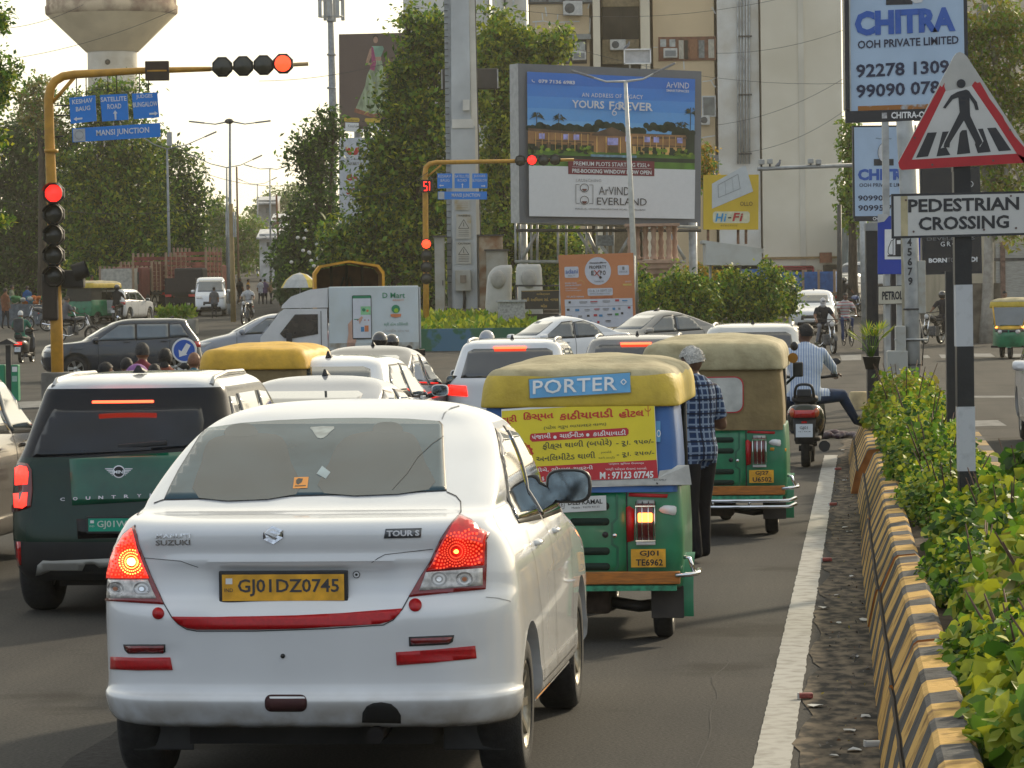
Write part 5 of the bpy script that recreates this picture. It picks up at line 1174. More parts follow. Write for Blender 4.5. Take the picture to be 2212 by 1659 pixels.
def ground():
 ys=[-20,0,10,20,30,40,60,80,100,112,125,150,180,220,280,350,420,700,1500]
 xs=[-900,-300,-120,-60,-30,-10,0,10,30,60,120,300,900]
 m=MB(); vs=[(x,y,zg2(y)) for y in ys for x in xs]; n=len(xs)
 m.add(vs,[(i*n+j,i*n+j+1,(i+1)*n+j+1,(i+1)*n+j) for i in range(len(ys)-1) for j in range(n-1)],ASPH)
 tag(m.build('road',None,False),kind='structure')
 # patch of newer tar near the camera
 m=MB(); 
 def sheet(name,px,mat,z,kind='structure',n=1):
  m=MB(); pts=[G(*p) for p in px]; pts=[Vector((p.x,p.y,zg2(p.y)+z)) for p in pts]
  fs=[tuple(t) for t in tessellate_polygon([[Vector((p.x,p.y,0)) for p in pts]])]; m.add(pts,fs,mat); o=m.build(name,None,False)
  if o.data.polygons[0].normal.z<0: o.data.flip_normals()
  return tag(o,kind=kind)
 sheet('tar_patch',[(95,1700),(150,1640),(240,1590),(262,1570),(300,1600),(330,1700)],M('fresh_tar',(.022,.022,.023),.85,var=.4,scale=25,bump=.4,spec=.15),.004)
 # worn road: cracks, tyre marks, stains
 cr=M('tar_crack',(.016,.016,.016),.9,var=.3); tm=M('tyre_mark',(.040,.040,.041),.85,col2=(.055,.055,.056),scale=3,thr=(.4,.6),spec=.12,stretch=(4,.4,1)); os_=M('oil_stain',(.030,.029,.028),.6,col2=(.052,.052,.052),scale=6,thr=(.45,.6),spec=.3); du=M('road_dust',(.085,.078,.066),.95,col2=(.056,.056,.056),scale=1.6,thr=(.42,.6),spec=.1,detail=10)
 rq=random.Random(12)
 def strip(name,s0,s1,t,w_,mat,wob,z,k=40):
  a=[];b_=[]
  for i in range(k+1):
   s=s0+(s1-s0)*i/k; q=t+wob*noise.noise(Vector((s*.9,t*3,1))); ww=w_*(.5+rq.random()); a.append(RD(s,q-ww/2,z)); b_.append(RD(s,q+ww/2,z))
  m=MB(); m.add(a+b_,[(i,k+1+i,k+2+i,i+1) for i in range(k)],mat); tag(m.build(name,None,False),kind='structure')
 def cross(s,t0,t1,w_=.014):
  a=[];b_=[]
  for i in range(31): t=t0+(t1-t0)*i/30; q=s+.25*noise.noise(Vector((t*2,s,2))); a.append(RD(q,t,.003)); b_.append(RD(q+w_*(.4+rq.random()*1.4),t,.003))
  m=MB(); m.add(a+b_,[(i,31+i,32+i,i+1) for i in range(30)],cr); tag(m.build('road_crack',None,False),kind='structure')
 for s,a,b_ in ((24.6,-1.15,-.5),(15.2,-4.4,-3.3)): cross(s,a,b_,.008)
 strip('road_crack',12,20,-.78,.006,cr,.12,.003)
 # edge line along the barrier
 m=MB(); rr_=random.Random(3); L=[];Rr=[]
 for i in range(340):
  s=10+i*.1; L.append(RD(s,-.495+rr_.uniform(-.004,.003),.004)); Rr.append(RD(s,-.335+rr_.uniform(-.003,.006),.004))
 m.add(L+Rr,[(i,340+i,341+i,i+1) for i in range(339)],PAINTW); tag(m.build('edge_line',None,False),kind='structure')
 # dirt gathered at the foot of the barrier
 m=MB(); L=[];Rr=[]
 for i in range(150):
  s=10+i*.27; t0=.05-.0072*(s-15); L.append(RD(s,-.30+.03*math.sin(s*3)+rr_.uniform(-.02,.02),.005)); Rr.append(RD(s,t0+.08,.012))
 m.add(L+Rr,[(i,150+i,151+i,i+1) for i in range(149)],M('gutter_dirt',(.16,.13,.095),.95,col2=(.035,.033,.03),scale=11,thr=(.40,.62),bump=.15,bscale=30,detail=12,stretch=(1,.45,1),spec=.1)); tag(m.build('gutter_dirt',None,False),kind='structure')
 # other markings
 mk=M('road_paint_worn',(.24,.24,.23),.85,col2=(.12,.12,.115),scale=4,thr=(.3,.6),spec=.1)
 for q in ([(1814,767),(1860,766),(1861,778),(1818,779)],[(1992,768),(2004,767),(2010,773),(1996,774)],[(2028,766),(2042,766),(2044,774),(2034,774)],[(2101,764),(2140,764),(2150,771),(2106,771)],[(2168,765),(2230,764),(2240,771),(2176,772)],
   [(2101,909),(2155,908),(2175,920),(2103,922)],[(2000,856),(2230,855),(2240,859),(2000,860)],[(1830,862),(1880,861),(1884,866),(1830,867)],
   [(150,706),(172,703),(176,706),(153,709)],[(176,700),(186,698),(189,700),(179,702)],[(0,870),(95,866),(95,880),(0,884)],[(310,672),(326,669),(328,671),(312,674)],
   [(2158,1060),(2172,1060),(2230,1140),(2290,1240),(2255,1240),(2200,1140)]):
  sheet('road_marking',q,mk,.004)
ground()
def barrier():
 YB=M('barrier_yellow',(.56,.35,.11),.85,col2=(.20,.12,.05),scale=5.5,thr=(.36,.50),bump=.5,bscale=25,detail=10,spec=.15)
 KB=M('barrier_black',(.085,.085,.085),.85,col2=(.022,.022,.023),scale=5,thr=(.3,.6),bump=.5,bscale=25,detail=10,spec=.2)
 JT=M('barrier_joint',(.02,.012,.006),.9,var=.3)
 prof=[(0,0),(.045,.20),(.055,.235),(.066,.235),(.072,.22),(.078,.235),(.165,.425),(.185,.44),(.29,.45),(.315,.43),(.33,0)]
 segs=[(9.5,16.4,0),(16.5,21.6,.004),(21.7,28.3,-.004),(28.4,35.2,.01),(35.6,43.5,-.05)]
 labs=['nearest length of black and yellow striped concrete median barrier, cut by the bottom edge','second length of striped barrier from the camera, beside wide green leaves','third length of striped barrier from the camera, level with the man in plaid','fourth length of striped barrier from the camera, with an orange end face','farthest length of striped barrier, where the scooter rider rests his foot']
 for (s0,s1,dt),lb in zip(segs,labs):
  m=MB(); per=.47; k=int((s1-s0)/per)+2
  def row(s):
   s_=s; out=[]
   for t,z in prof:
    q=s_+ z*.55 - (.15 if z==0 and t>.2 else 0); q=min(max(q,s0),s1); t0=.05-.0072*(q-15)+dt
    out.append(RD(q, t0+t+.004*noise.noise(Vector((q*2,z*7,0))), z+.006*noise.noise(Vector((q*1.3,t*9,3)))))
   return out
  sub=4; rows=[]; cols=[]; ci=0; rj=random.Random(int(s0*10))
  st=s0-.4
  while st<s1+.01:
   pp=per*rj.uniform(.82,1.2)*(1.12 if ci%2 else .88)
   for j in range(sub): rows.append(row(st+pp*j/sub)); cols.append(ci%2)
   st+=pp; ci+=1
  rows.append(row(s1+.3))
  n=len(prof); vs=[p for r_ in rows for p in r_]; o=len(m.v)
  for i in range(len(rows)-1):
   for j in range(n-1):
    if (rows[i+1][j]-rows[i][j]).length<1e-5 and (rows[i+1][j+1]-rows[i][j+1]).length<1e-5: continue
    m.add([rows[i][j],rows[i+1][j],rows[i+1][j+1],rows[i][j+1]],[(0,1,2,3)],JT if j in (2,3,4) else (YB if cols[i] else KB))
  for s,rev in ((s0,0),(s1,1)):
   q=[]
   for t,z in prof: t0=.05-.0072*(s-15)+dt; q.append(RD(s,t0+t,z))
   m.add(q,[tuple(range(n))],M('barrier_end_orange',(.35,.12,.02),.8,var=.3))
  tag(m.build('median_barrier',None,False),lb,'barrier','striped concrete barriers along the median')
barrier()
def median():
 m=MB(); S=M('soil',(.05,.035,.022),.95,var=.4,scale=8,bump=.6)
 L=[];Rr=[]
 for i in range(60):
  s=9+i*.62; L.append(RD(s,.33-.0072*(s-15),.34)); Rr.append(RD(s,1.22,.30))
 m.add(L+Rr,[(i,60+i,61+i,i+1) for i in range(59)],S); tag(m.build('planting_bed',None,False),kind='structure')
 m=MB(); 
 for i in range(30):
  s=9+i*1.22; c=RD(s+.6,1.28,.13); m.box(c,(.12,1.2,.34),M('kerb_yellow' if i%2 else 'kerb_black',(.30,.19,.06) if i%2 else (.03,.03,.03),.85,var=.3),rz=-RA)
 tag(m.build('median_kerb',None),kind='structure')
median()
# ---------------- foliage ----------------
def leafmat(name,c,t=.34):
 if name in MC: return MC[name]
 m=bpy.data.materials.new(name); m.use_nodes=True; n=m.node_tree.nodes; l=m.node_tree.links
 for x in list(n): n.remove(x)
 o=n.new('ShaderNodeOutputMaterial'); d=n.new('ShaderNodeBsdfPrincipled'); tr=n.new('ShaderNodeBsdfTranslucent'); mx=n.new('ShaderNodeMixShader'); mx.inputs[0].default_value=t
 oi=n.new('ShaderNodeTexCoord'); nz=n.new('ShaderNodeTexNoise'); nz.inputs['Scale'].default_value=1.7; l.new(oi.outputs['Object'],nz.inputs['Vector'])
 cr=n.new('ShaderNodeValToRGB'); cr.color_ramp.elements[0].color=(c[0]*.6,c[1]*.65,c[2]*.7,1); cr.color_ramp.elements[1].color=(min(1,c[0]*1.35),min(1,c[1]*1.25),c[2]*1.1,1); cr.color_ramp.elements[0].position=.35; cr.color_ramp.elements[1].position=.65
 l.new(nz.outputs['Fac'],cr.inputs[0]); l.new(cr.outputs[0],d.inputs['Base Color']); l.new(cr.outputs[0],tr.inputs['Color'])
 d.inputs['Roughness'].default_value=.55; d.inputs['Specular IOR Level'].default_value=.3
 l.new(d.outputs[0],mx.inputs[1]); l.new(tr.outputs[0],mx.inputs[2]); l.new(mx.outputs[0],o.inputs['Surface']); MC[name]=m; return m
LG=dict(bright=leafmat('leaf_bright',(.38,.42,.03)),mid=leafmat('leaf_mid',(.13,.26,.02)),dark=leafmat('leaf_dark',(.028,.085,.010)),olive=leafmat('leaf_olive',(.26,.23,.05)),pale=leafmat('leaf_pale',(.30,.34,.15)),neem=leafmat('leaf_neem',(.22,.28,.02)),deep=leafmat('leaf_deep',(.032,.07,.016)))
HEART=np.array([(0,0,0),(.42,.30,.10),(.38,.62,.06),(0,1.0,-.12),(-.38,.62,.06),(-.42,.30,.10)])
def leaves(name, C, N, size, mats, parent=None, shape='heart', rng=None, droop=.4, up=None):
 """C: leaf positions (k,3); N: bias normals; one mesh"""
 rng=rng or np.random; k=len(C)
 d=rng.normal(size=(k,3)); d[:,2]-=droop; d/=np.linalg.norm(d,axis=1)[:,None]
 nn=rng.normal(size=(k,3))*.6; nn[:,2]+=.8
 if N is not None: nn+=N
 x=np.cross(d,nn); x/=np.maximum(np.linalg.norm(x,axis=1),1e-6)[:,None]; nrm=np.cross(x,d)
 sz=size*rng.uniform(.6,1.35,size=k)
 if shape=='heart': P=HEART; fcs=[(0,1,2,3),(0,3,4,5)]
 else: P=np.array([(0,0,0),(.26,.5,.05),(0,1,-.05),(-.26,.5,.05)]); fcs=[(0,1,2,3)]
 V=C[:,None,:]+sz[:,None,None]*(P[None,:,0:1]*x[:,None,:]+P[None,:,1:2]*d[:,None,:]+P[None,:,2:3]*nrm[:,None,:])
 nv=len(P); V=V.reshape(-1,3); base=np.arange(k)*nv
 Fs=np.stack([np.stack([base+i for i in f],1) for f in fcs],1).reshape(-1,4)
 me=bpy.data.meshes.new(name); me.vertices.add(len(V)); me.vertices.foreach_set('co',V.ravel()); me.loops.add(Fs.size); me.loops.foreach_set('vertex_index',Fs.ravel().astype(np.int32)); me.polygons.add(len(Fs)); me.polygons.foreach_set('loop_start',np.arange(0,Fs.size,4,dtype=np.int32))
 me.polygons.foreach_set('loop_total',np.full(len(Fs),4,dtype=np.int32))
 pr=np.array([m_[1] for m_ in mats],float); pr/=pr.sum()
 mi=np.repeat(rng.choice(len(mats),size=k,p=pr),len(fcs)).astype(np.int32)
 for m_ in mats: me.materials.append(m_[0])
 me.polygons.foreach_set('material_index',mi); me.update(calc_edges=True)
 return link(name,me,parent)
def clump_points(blobs, per, clump, rng, shell=.55):
 """blobs: (cx,cy,cz,rx,ry,rz); clumps of leaves spread through each blob, looser at the rim"""
 out=[];nr=[]
 for cx,cy,cz,rx,ry,rz,nc in blobs:
  u=rng.normal(size=(nc,3)); u/=np.linalg.norm(u,axis=1)[:,None]; rad=rng.uniform(shell**3,1.0,size=nc)**(1/3)
  c=np.array([cx,cy,cz])+u*rad[:,None]*np.array([rx,ry,rz])
  c+=rng.normal(size=c.shape)*clump*.35
  cs=clump*rng.uniform(.5,1.2,size=nc)
  p=rng.normal(size=(nc,per,3))*.5; p[:,:,2]*=.7
  q=c[:,None,:]+p*cs[:,None,None]; out.append(q.reshape(-1,3)); nr.append(np.repeat(u*.5,per,axis=0))
 return np.concatenate(out),np.concatenate(nr)
FAT=1.16
BARK=M('bark',(.055,.042,.03),.9,var=.4,scale=6,bump=.7,stretch=(3,3,.6)); BARKP=M('pale_bark',(.34,.31,.26),.85,var=.2,scale=5,bump=.4)
def tree(name,label,Y,blobs,mats,base=None,leaf=.26,clump=.8,per=26,dens=1.0,group='roadside trees',bark=BARK,r=.22,seed=1,depth=.8,shape='leaf',shell=.5,limbs=True):
 """blobs in photo pixels: (px,py,rx,ry)"""
 rng=np.random.RandomState(seed); s=F/Y
 ctr=A(sum(b[0] for b in blobs)/len(blobs),sum(b[1] for b in blobs)/len(blobs),Y)
 bx=base or (sum(b[0]*b[2] for b in blobs)/sum(b[2] for b in blobs)); bp=A(bx,620,Y); bp.z=zg(Y)
 root=thing(name,label,'tree',bp,0,group)
 B=[]
 for px,py,rx,ry in blobs:
  rx*=FAT; ry*=FAT; c=A(px,py,Y)-bp; a,b=rx/s,ry/s; dd=(a+b)/2*depth
  nc=max(6,int(dens*9.0*(a*b*dd)**.66/ (clump**2)*1.0)); B.append((c.x,c.y+rng.uniform(-.3,.3)*dd,c.z,a*.92,dd,b*.92,nc))
 C,N=clump_points(B,per,clump,rng,shell)
 leaves('crown',C,N,leaf,mats,root,shape,rng)
 m=MB(); top=Vector((0,0,max(1.5,min(b[2] for b in B)))); bend=Vector((rng.uniform(-.3,.3),0,0))
 m.tube([(0,0,-.2),bend*.5+top*.3,bend+top*.7,top+bend],[r*1.3,r,r*.85,r*.7],bark,9)
 if limbs:
  for b in B[:14]:
   e=Vector(b[:3]); mid=(top+bend).lerp(e,.5)+Vector((rng.uniform(-.3,.3),rng.uniform(-.3,.3),-.3))
   m.tube([top*.8+bend*.8,mid,e,e+Vector((rng.uniform(-.5,.5),0,b[5]*.6))],[r*.5,r*.33,r*.2,.02],bark,6)
   for k in range(5):
    u=Vector(rng.normal(size=3)).normalized(); m.tube([mid.lerp(e,.5),e+Vector((u.x*b[3]*.5,u.y*b[4]*.5,u.z*b[5]*.5)),e+Vector((u.x*b[3]*.9,u.y*b[4]*.9,u.z*b[5]*.9))],[r*.16,r*.09,.012],bark,5)
 m.build('trunk',root); return root
def shrub(label,s,t,rs,rt,h,leaf,n,mats,seed,z0=.32,shape='heart',stems=10,name='median_shrub',group='shrubs on the planted median'):
 rng=np.random.RandomState(seed); c=RD(s,t,z0); root=thing(name,label,'shrub',c,-RA,group)
 u=rng.uniform(-1,1,size=(n,2)); rad=np.sqrt(u[:,0]**2+u[:,1]**2); k=rad<1; u=u[k]; rad=rad[k]
 bump_=.75+.25*np.sin(u[:,0]*5+seed)*np.cos(u[:,1]*6+seed*2)
 zt=h*np.sqrt(1-rad**2*.85)*bump_
 f=rng.beta(3.0,1.2,size=len(u))
 C=np.stack([u[:,0]*rt,u[:,1]*rs,zt*f],1)
 C[:,0]+=rng.normal(size=len(u))*.03
 leaves('foliage',C,np.stack([u[:,0]*.5-.15,u[:,1]*.3-.3,np.full(len(u),.3)],1),leaf,mats,root,shape,rng,droop=.25)
 m=MB()
 for i in range(stems):
  a=rng.uniform(-.8,.8,size=2); m.tube([(a[0]*rt*.3,a[1]*rs*.6,-.1),(a[0]*rt*.6,a[1]*rs*.8,h*.5),(a[0]*rt,a[1]*rs,h*.95)],[.012,.008,.004],M('stem_brown',(.09,.05,.03),.8,var=.2),5)
 m.build('stem',root); return root
def plants():
 b,mi,dk,ol=LG['bright'],LG['mid'],LG['dark'],LG['olive']
 sp=[(13.4,.92,1.7,.54,.50,.085,6500,((b,6),(mi,4),(dk,1)),'heart','big heart leaved yellow green shrub filling the bottom right corner'),
  (15.7,.68,1.3,.36,.36,.055,5200,((mi,5),(dk,2),(b,4)),'heart','low green shrub spilling over the barrier near the bottom edge'),
  (18.0,.98,1.7,.50,.56,.085,6500,((b,6),(mi,4),(ol,1)),'heart','bright broad leaved shrub at the right edge, behind the nearest one'),
  (20.2,.64,1.5,.34,.38,.045,6500,((mi,5),(dk,3),(b,4)),'heart','small leaved shrub leaning over the striped barrier, lower half of the median'),
  (23.0,.88,1.8,.46,.56,.07,6500,((mi,4),(dk,3),(b,4)),'heart','shrub around the foot of the black and white sign post'),
  (25.8,1.18,1.5,.32,.64,.085,3800,((dk,4),(mi,5),(b,1)),'heart','dark green shrub leaning into the right hand road past the striped post'),
  (27.0,.62,1.9,.38,.50,.045,8000,((mi,4),(b,4),(dk,2)),'heart','fine leaved shrub beside the barrier, left of the striped post'),
  (31.0,.60,2.3,.42,.64,.05,9000,((mi,5),(b,4),(dk,2)),'heart','feathery shrub in the middle of the median bed'),
  (36.0,.56,2.6,.42,.74,.055,9000,((mi,4),(b,5),(dk,2)),'heart','taller shrub before the galvanised pole'),
  (41.5,.46,2.4,.46,.88,.06,9000,((b,4),(mi,4),(ol,2)),'heart','shrub at the far end of the median, beside the meter box')]
 for i,(s,t,rs,rt,h,lf,n,mm,shp,lb) in enumerate(sp): shrub(lb,s,t,rs,rt,h,lf,n,mm,i+11,shape=shp)
 # drooping compound leaves on the barrier
 # potted palm
 p=G(1886,840); p.z=0; Yp=44
 base=A(1883,778,Yp); root=thing('potted_palm','potted palm with fan fronds hanging on the sign post','plant',base,0,None,.74)
 m=MB(); m.lathe([(.01,-.15),(.10,-.15),(.15,.05),(.16,.06),(.13,.06),(.01,.04)],(0,0,0),M('pot_black',(.02,.02,.02),.5),16); m.build('pot',root)
 m=MB(); rng=random.Random(5)
 for i in range(13):
  a=i*2*math.pi/13; el_=rng.uniform(.2,1.3); d=Vector((math.cos(a)*math.cos(el_),math.sin(a)*math.cos(el_)*.6,math.sin(el_))); tip=d*rng.uniform(.26,.42)+Vector((0,0,.14))
  m.tube([(0,0,.02),d*.2+Vector((0,0,.15)),tip],[.008,.006,.004],LG['mid'],5)
  for k in range(11):
   u=tip.lerp(Vector((0,0,.15)),.05*k); ang=(k-5)*.24; sd=d.cross(Vector((0,0,1))).normalized(); w_=(d*math.cos(ang)+sd*math.sin(ang))*.27+Vector((0,0,-.05)); pp=w_.cross(Vector((0,0,1))).normalized()*.014
   m.add([tip,tip+w_*.5+pp,tip+w_,tip+w_*.5-pp],[(0,1,2,3)],LG['bright'] if k%3 else LG['mid'])
 m.build('fronds',root,False)
plants()
def litter():
 pk=M('packet_pink',(.30,.07,.06),.5,var=.3,scale=60); wh=M('scrap_white',(.45,.45,.43),.7,var=.2)
 for i,(x,y,lb) in enumerate(((1740,1512,'crushed pink and white packet on the edge line, nearest of the litter'),(1886,1617,'white paper tube at the barrier foot near the bottom edge'),(1786,1215,'pink packet lying on the dirt beside the edge line, middle of the gutter'),(1799,1094,'pink packet in the gutter level with the beige auto rickshaw'),(1810,1017,'pink wrapper in the gutter below the cloth heap'))):
  p=G(x,y); m=MB(); m.box((p.x,p.y,.022),(.075,.035,.028),wh if i==1 else pk,rz=.1*i,bev=.008); m.box((p.x-.036,p.y,.022),(.008,.037,.030),wh,rz=.1*i); tag(m.build('litter_packet'),lb,'litter','packets thrown in the gutter')
 rng=random.Random(9); SCR=[]
 for x,y in ((1820,975),(1824,1040),(1835,1152),(1826,1143),(1893,1400),(1870,1555),(1838,1585),(1848,1628),(1800,1640),(1853,1424),(1812,1350),(1843,1250),(1809,1290),(1868,1344),(1758,1530),(1780,1318)):
  p=G(x,y); m=MB(); r_=rng.uniform(.012,.035); pts=[(p.x+r_*1.6*math.cos(a)*rng.uniform(.5,1),p.y+r_*2*math.sin(a)*rng.uniform(.5,1),.012+rng.uniform(0,.012)) for a in [i*.9 for i in range(7)]]
  m.add(pts,[tuple(range(7))],wh); m.add([(a,b,c+.002) for a,b,c in pts],[tuple(range(6,-1,-1))],wh); SCR.append(m)
 m=MB(); [m.add(q.v,q.f,wh) for q in SCR]; tag(m.build('paper_scraps',None,False),'small torn white paper bits scattered in the gutter','ground litter',kind='stuff')
 p=G(1808,946); m=MB()
 for i in range(26):
  q=(p.x+rng.uniform(-.24,.24),p.y+rng.uniform(-.4,.4),rng.uniform(.02,.07)); m.ell(q,(rng.uniform(.04,.1),rng.uniform(.06,.12),rng.uniform(.03,.05)),BLK,8,6)
 me=remesh(m,.02,1); me.materials.clear(); me.materials.append(M('rag_maroon',(.07,.03,.04),.9,col2=(.16,.14,.15),scale=14,bump=.8)); tag(link('cloth_heap',me),'crumpled maroon and grey cloth heap on the road by the rider\'s foot','cloth')
 # leaf bits and grit as ground cover
 rg=np.random.RandomState(4); k=900; s=rg.uniform(11,40,k); t=-.28+.40*rg.beta(2.2,1.1,k); C=np.array([tuple(RD(a,b-.0072*(a-15)*.6,.012)) for a,b in zip(s,t)])
 o=leaves('leaf_litter',C,None,.022,((M('dry_leaf',(.12,.06,.03),.9),3),(M('grit_grey',(.14,.13,.12),.9),4),(LG['olive'],1)),None,'leaf',rg); tag(o,'dry leaf bits and grit scattered along the gutter beside the barrier','ground litter',kind='stuff')
litter()
# ---------------- signal gantries ----------------
GY=M('gantry_yellow',(.48,.24,.02),.5,var=.15,scale=6,bump=.1); SGB=M('sign_blue',(.008,.19,.62),.45,var=.06,scale=3); LENSD=M('dead_lens',(.030,.028,.014),.35,var=.3,scale=80,coat=.4); HOUS=M('signal_housing',(.012,.011,.008),.6,var=.2)
REDS=M('signal_red_lit',(.9,.02,.01),.3,var=.0,emit=2.0,ecol=(1,.02,.015)); REDO=M('signal_orange_red_lit',(.9,.1,.02),.3,var=0,emit=1.8,ecol=(1,.06,.02))
def sigbox(parent,pts,r,T,lit,litm,visor=True,horizontal=False):
 """round lamp units at local (x,z) points"""
 for i,(x,z) in enumerate(pts):
  h=MB(); n_=8
  h.lathe([(.01,.16),(r*.95,.16),(r*1.12,.10),(r*1.12,-.02),(r*.98,-.05),(r*.93,-.05),(r*.90,.0)],(0,0,0),HOUS,8,'y',False); o=h.build('signal_head',parent); o.location=(x,0,z); 
  l_=MB(); l_.lathe([(.001,-.01),(r*.5,-.004),(r*.92,.01)],(0,0,0),litm if i in lit else LENSD,22,'y'); l_.build('lens',o)
  if visor:
   v=MB(); a0=0; vs=[]
   for d in (0,.20):
    for k in range(13):
     a=R(-20+k*220/12); vs.append((r*1.0*math.cos(a),-.03-d*(1 if True else 0)*(.6+.4*math.sin(a)),r*1.0*math.sin(a)))
   v.add(vs,[(k,k+1,14+k,13+k) for k in range(12)],HOUS); v.build('visor',o,False)
def gantry(label,px,py,Y,sc_,armend,heads_h,lit_h,ztop,litm,second=False,rz=0):
 base=A(px,py,Y); base.z=0; root=thing('traffic_signal',label,'traffic light',base,rz,'signal gantries at the junction',1)
 s=F/Y
 loc=lambda x,y:(A(x,y,Y)-base)
 return root,base,loc
def gantries():
 # left one
 Y=67; base=A(125,860,Y); base.z=0; root=thing('traffic_signal','tall yellow signal gantry at left with junction signs, nearer of the two','traffic light',base,0,'signal gantries at the junction')
 def L(x,y,dy=0): p=A(x,y,Y)-base; p.y+=dy; return p
 m=MB(); m.tube([Vector((0,0,0)),L(122,700),L(112,420),L(107,300),L(105,215),L(109,190),L(119,175),L(136,165),L(160,161),L(300,153),L(455,149)],[.115,.115,.10,.092,.088,.086,.083,.08,.078,.062,.045],GY,14)
 m.tube([L(113,222),L(160,168)],.035,GY,8); m.tube([L(111,330),L(111,322)],.13,GY,12); m.build('pole',root)
 m=MB(); m.cyl(L(455,149),L(666,138),.038,M('arm_tip_beige',(.40,.28,.13),.6),10); m.build('arm_tip',root)
 m=MB(); m.box((0,0,.32),(.55,.55,.66),M('concrete_grey',(.16,.15,.13),.9,var=.25,scale=5,bump=.4),bev=.03); m.build('footing',root)
 # horizontal heads
 pts=[L(482,146),L(527,144),L(571,142),L(613,139)]
 hd=MB(); 
 sub=thing  # parts below
 for i,p in enumerate(pts):
  p=p+Vector((0,-.22,0)); h=MB(); r=.175; h.lathe([(.01,.16),(r,.16),(r*1.12,.10),(r*1.12,-.03),(r*.98,-.05),(r*.80,-.05),(r*.78,.02)],(0,0,0),HOUS,8,'y',False); o=h.build('signal_head',root); o.location=p; o.rotation_euler=(0,R(22.5),0)
  l_=MB(); l_.lathe([(.001,-.09),(r*.5,-.08),(r*.86,-.052)],(0,0,0),REDO if i==3 else LENSD,24,'y'); l_.build('lens',o)
 for i,y in enumerate((418,463,508,552,597)):
  p=L(118,y,-.16); h=MB(); r=.185; h.lathe([(.01,.20),(r,.20),(r*1.15,.12),(r*1.15,-.03),(r*1.0,-.05),(r*.94,-.05),(r*.90,.0)],(0,0,0),HOUS,8,'y',False); o=h.build('signal_head',root); o.location=p; o.rotation_euler=(0,R(22.5),0)
  l_=MB(); l_.lathe([(.001,-.03),(r*.5,-.02),(r*.86,.0)],(0,0,0),REDS if i==0 else LENSD,24,'y'); lo=l_.build('lens',o)
  v=MB(); vs=[]
  for d in (.04,.26):
   for k in range(13): a=R(-30+k*240/12-22.5); vs.append((r*1.02*math.cos(a),-d,r*1.02*math.sin(a)))
  v.add(vs,[(k,k+1,14+k,13+k) for k in range(12)],HOUS); v.build('visor',o,False)
 m=MB(); m.box(L(157,603,.1),(.42,.3,.34),HOUS,bev=.05); m.tube([L(160,590,0),L(188,580,0)],[.17,.16],HOUS,10,cap=False); m.build('side_signal',root)
 m=MB(); m.box(L(110,640,0),(.30,.35,.9),M('rear_signal_dark',(.03,.02,.012),.7),bev=.05); m.build('rear_signal',root)
 # timer box on the arm
 m=MB(); m.box(L(341,154,-.12),(.44,.12,.36),M('timer_brown',(.05,.033,.018),.7,var=.2),bev=.015); m.box(L(341,154,-.19),(.36,.01,.03),GY); m.build('countdown_box',root)
 m=MB(); 
 for x,y0 in ((166,205),(187,206),(234,202),(253,201),(302,199),(322,198)): m.tube([L(x-1,y0-47,-.02),L(x,y0,-.06)],.011,M('hanger_dark',(.04,.03,.02),.7),5)
 for y in (228,249): m.tube([L(118,y),L(155,y,-.05)],.012,BLKP,5)
 m.tube([L(120,296),L(137,294)],.02,BLKP,6)
 m.build('hanger',root)
 # sign plates
 def sign(c,box,fn):
  pn=Panel(*[L(*q,-.10) for q in c],box,MB()); pn.e=.004; pn.slab(.02,SGB); fn(pn); pn.mb.build('direction_sign',root,False)
 W=M('sign_letter_white',(.60,.64,.68),.5,var=.05)
 def arrow(pn,x,y,d,k=1):
  pts={'l':[(-10,0),(-3,-5),(-3,-2),(9,-2),(9,2),(-3,2),(-3,5)],'u':[(0,-10),(5,-3),(2,-3),(2,10),(-2,10),(-2,-3),(-5,-3)],'r':[(10,0),(3,-5),(3,-2),(-9,-2),(-9,2),(3,2),(3,5)]}[d]
  pn.poly([(x+a*k,y+b*k) for a,b in pts],W,2)
 sign([(151,212),(207,206),(210,262),(154,268)],(0,0,56,56),lambda p:(p.text('KESHAV',6,5,50,15,W,2,bold=.02),p.text('BAUG',13,21,44,31,W,2,bold=.02),arrow(p,17,47,'l')))
 sign([(217,206),(276,203),(279,259),(222,263)],(0,0,58,56),lambda p:(p.text('SATELLITE',1,5,56,15,W,2,bold=.02),p.text('ROAD',14,20,44,31,W,2,bold=.02),arrow(p,30,44,'u')))
 sign([(286,203),(341,200),(345,254),(290,258)],(0,0,56,55),lambda p:(p.text('JUDGES',9,3,45,13,W,2,bold=.02),p.text('BUNGALOW',1,19,55,30,W,2,bold=.02),arrow(p,44,46,'r')))
 sign([(157,278),(347,266),(348,296),(158,308)],(0,0,190,30),lambda p:(p.rect(2,2,28,29,M('emblem_grey',(.42,.44,.44),.6),1),p.ring(15,15,9,1.2,M('emblem_dark',(.25,.26,.27),.6),2),p.text('MANSI JUNCTION',52,7,166,23,W,2,bold=.02)))
 # far one
 Y=126; base=A(921,752,Y); base.z=zg(Y); root=thing('traffic_signal','smaller yellow signal gantry before the concrete pylon, with red countdown figures','traffic light',base,0,'signal gantries at the junction')
 def L(x,y,dy=0): p=A(x,y,Y)-base; p.y+=dy; return p
 m=MB(); m.tube([Vector((0,0,-.2)),L(920,600),L(919,440),L(918,378),L(920,362),L(928,354),L(942,351),L(1110,348),L(1240,345)],[.11,.10,.10,.095,.09,.085,.08,.07,.05],GY,12); m.tube([L(921,384),L(953,356)],.04,GY,6); m.build('pole',root)
 m=MB(); m.box((0,0,.2),(.6,.6,.6),M('concrete_grey',(.16,.15,.13),.9)); m.build('footing',root)
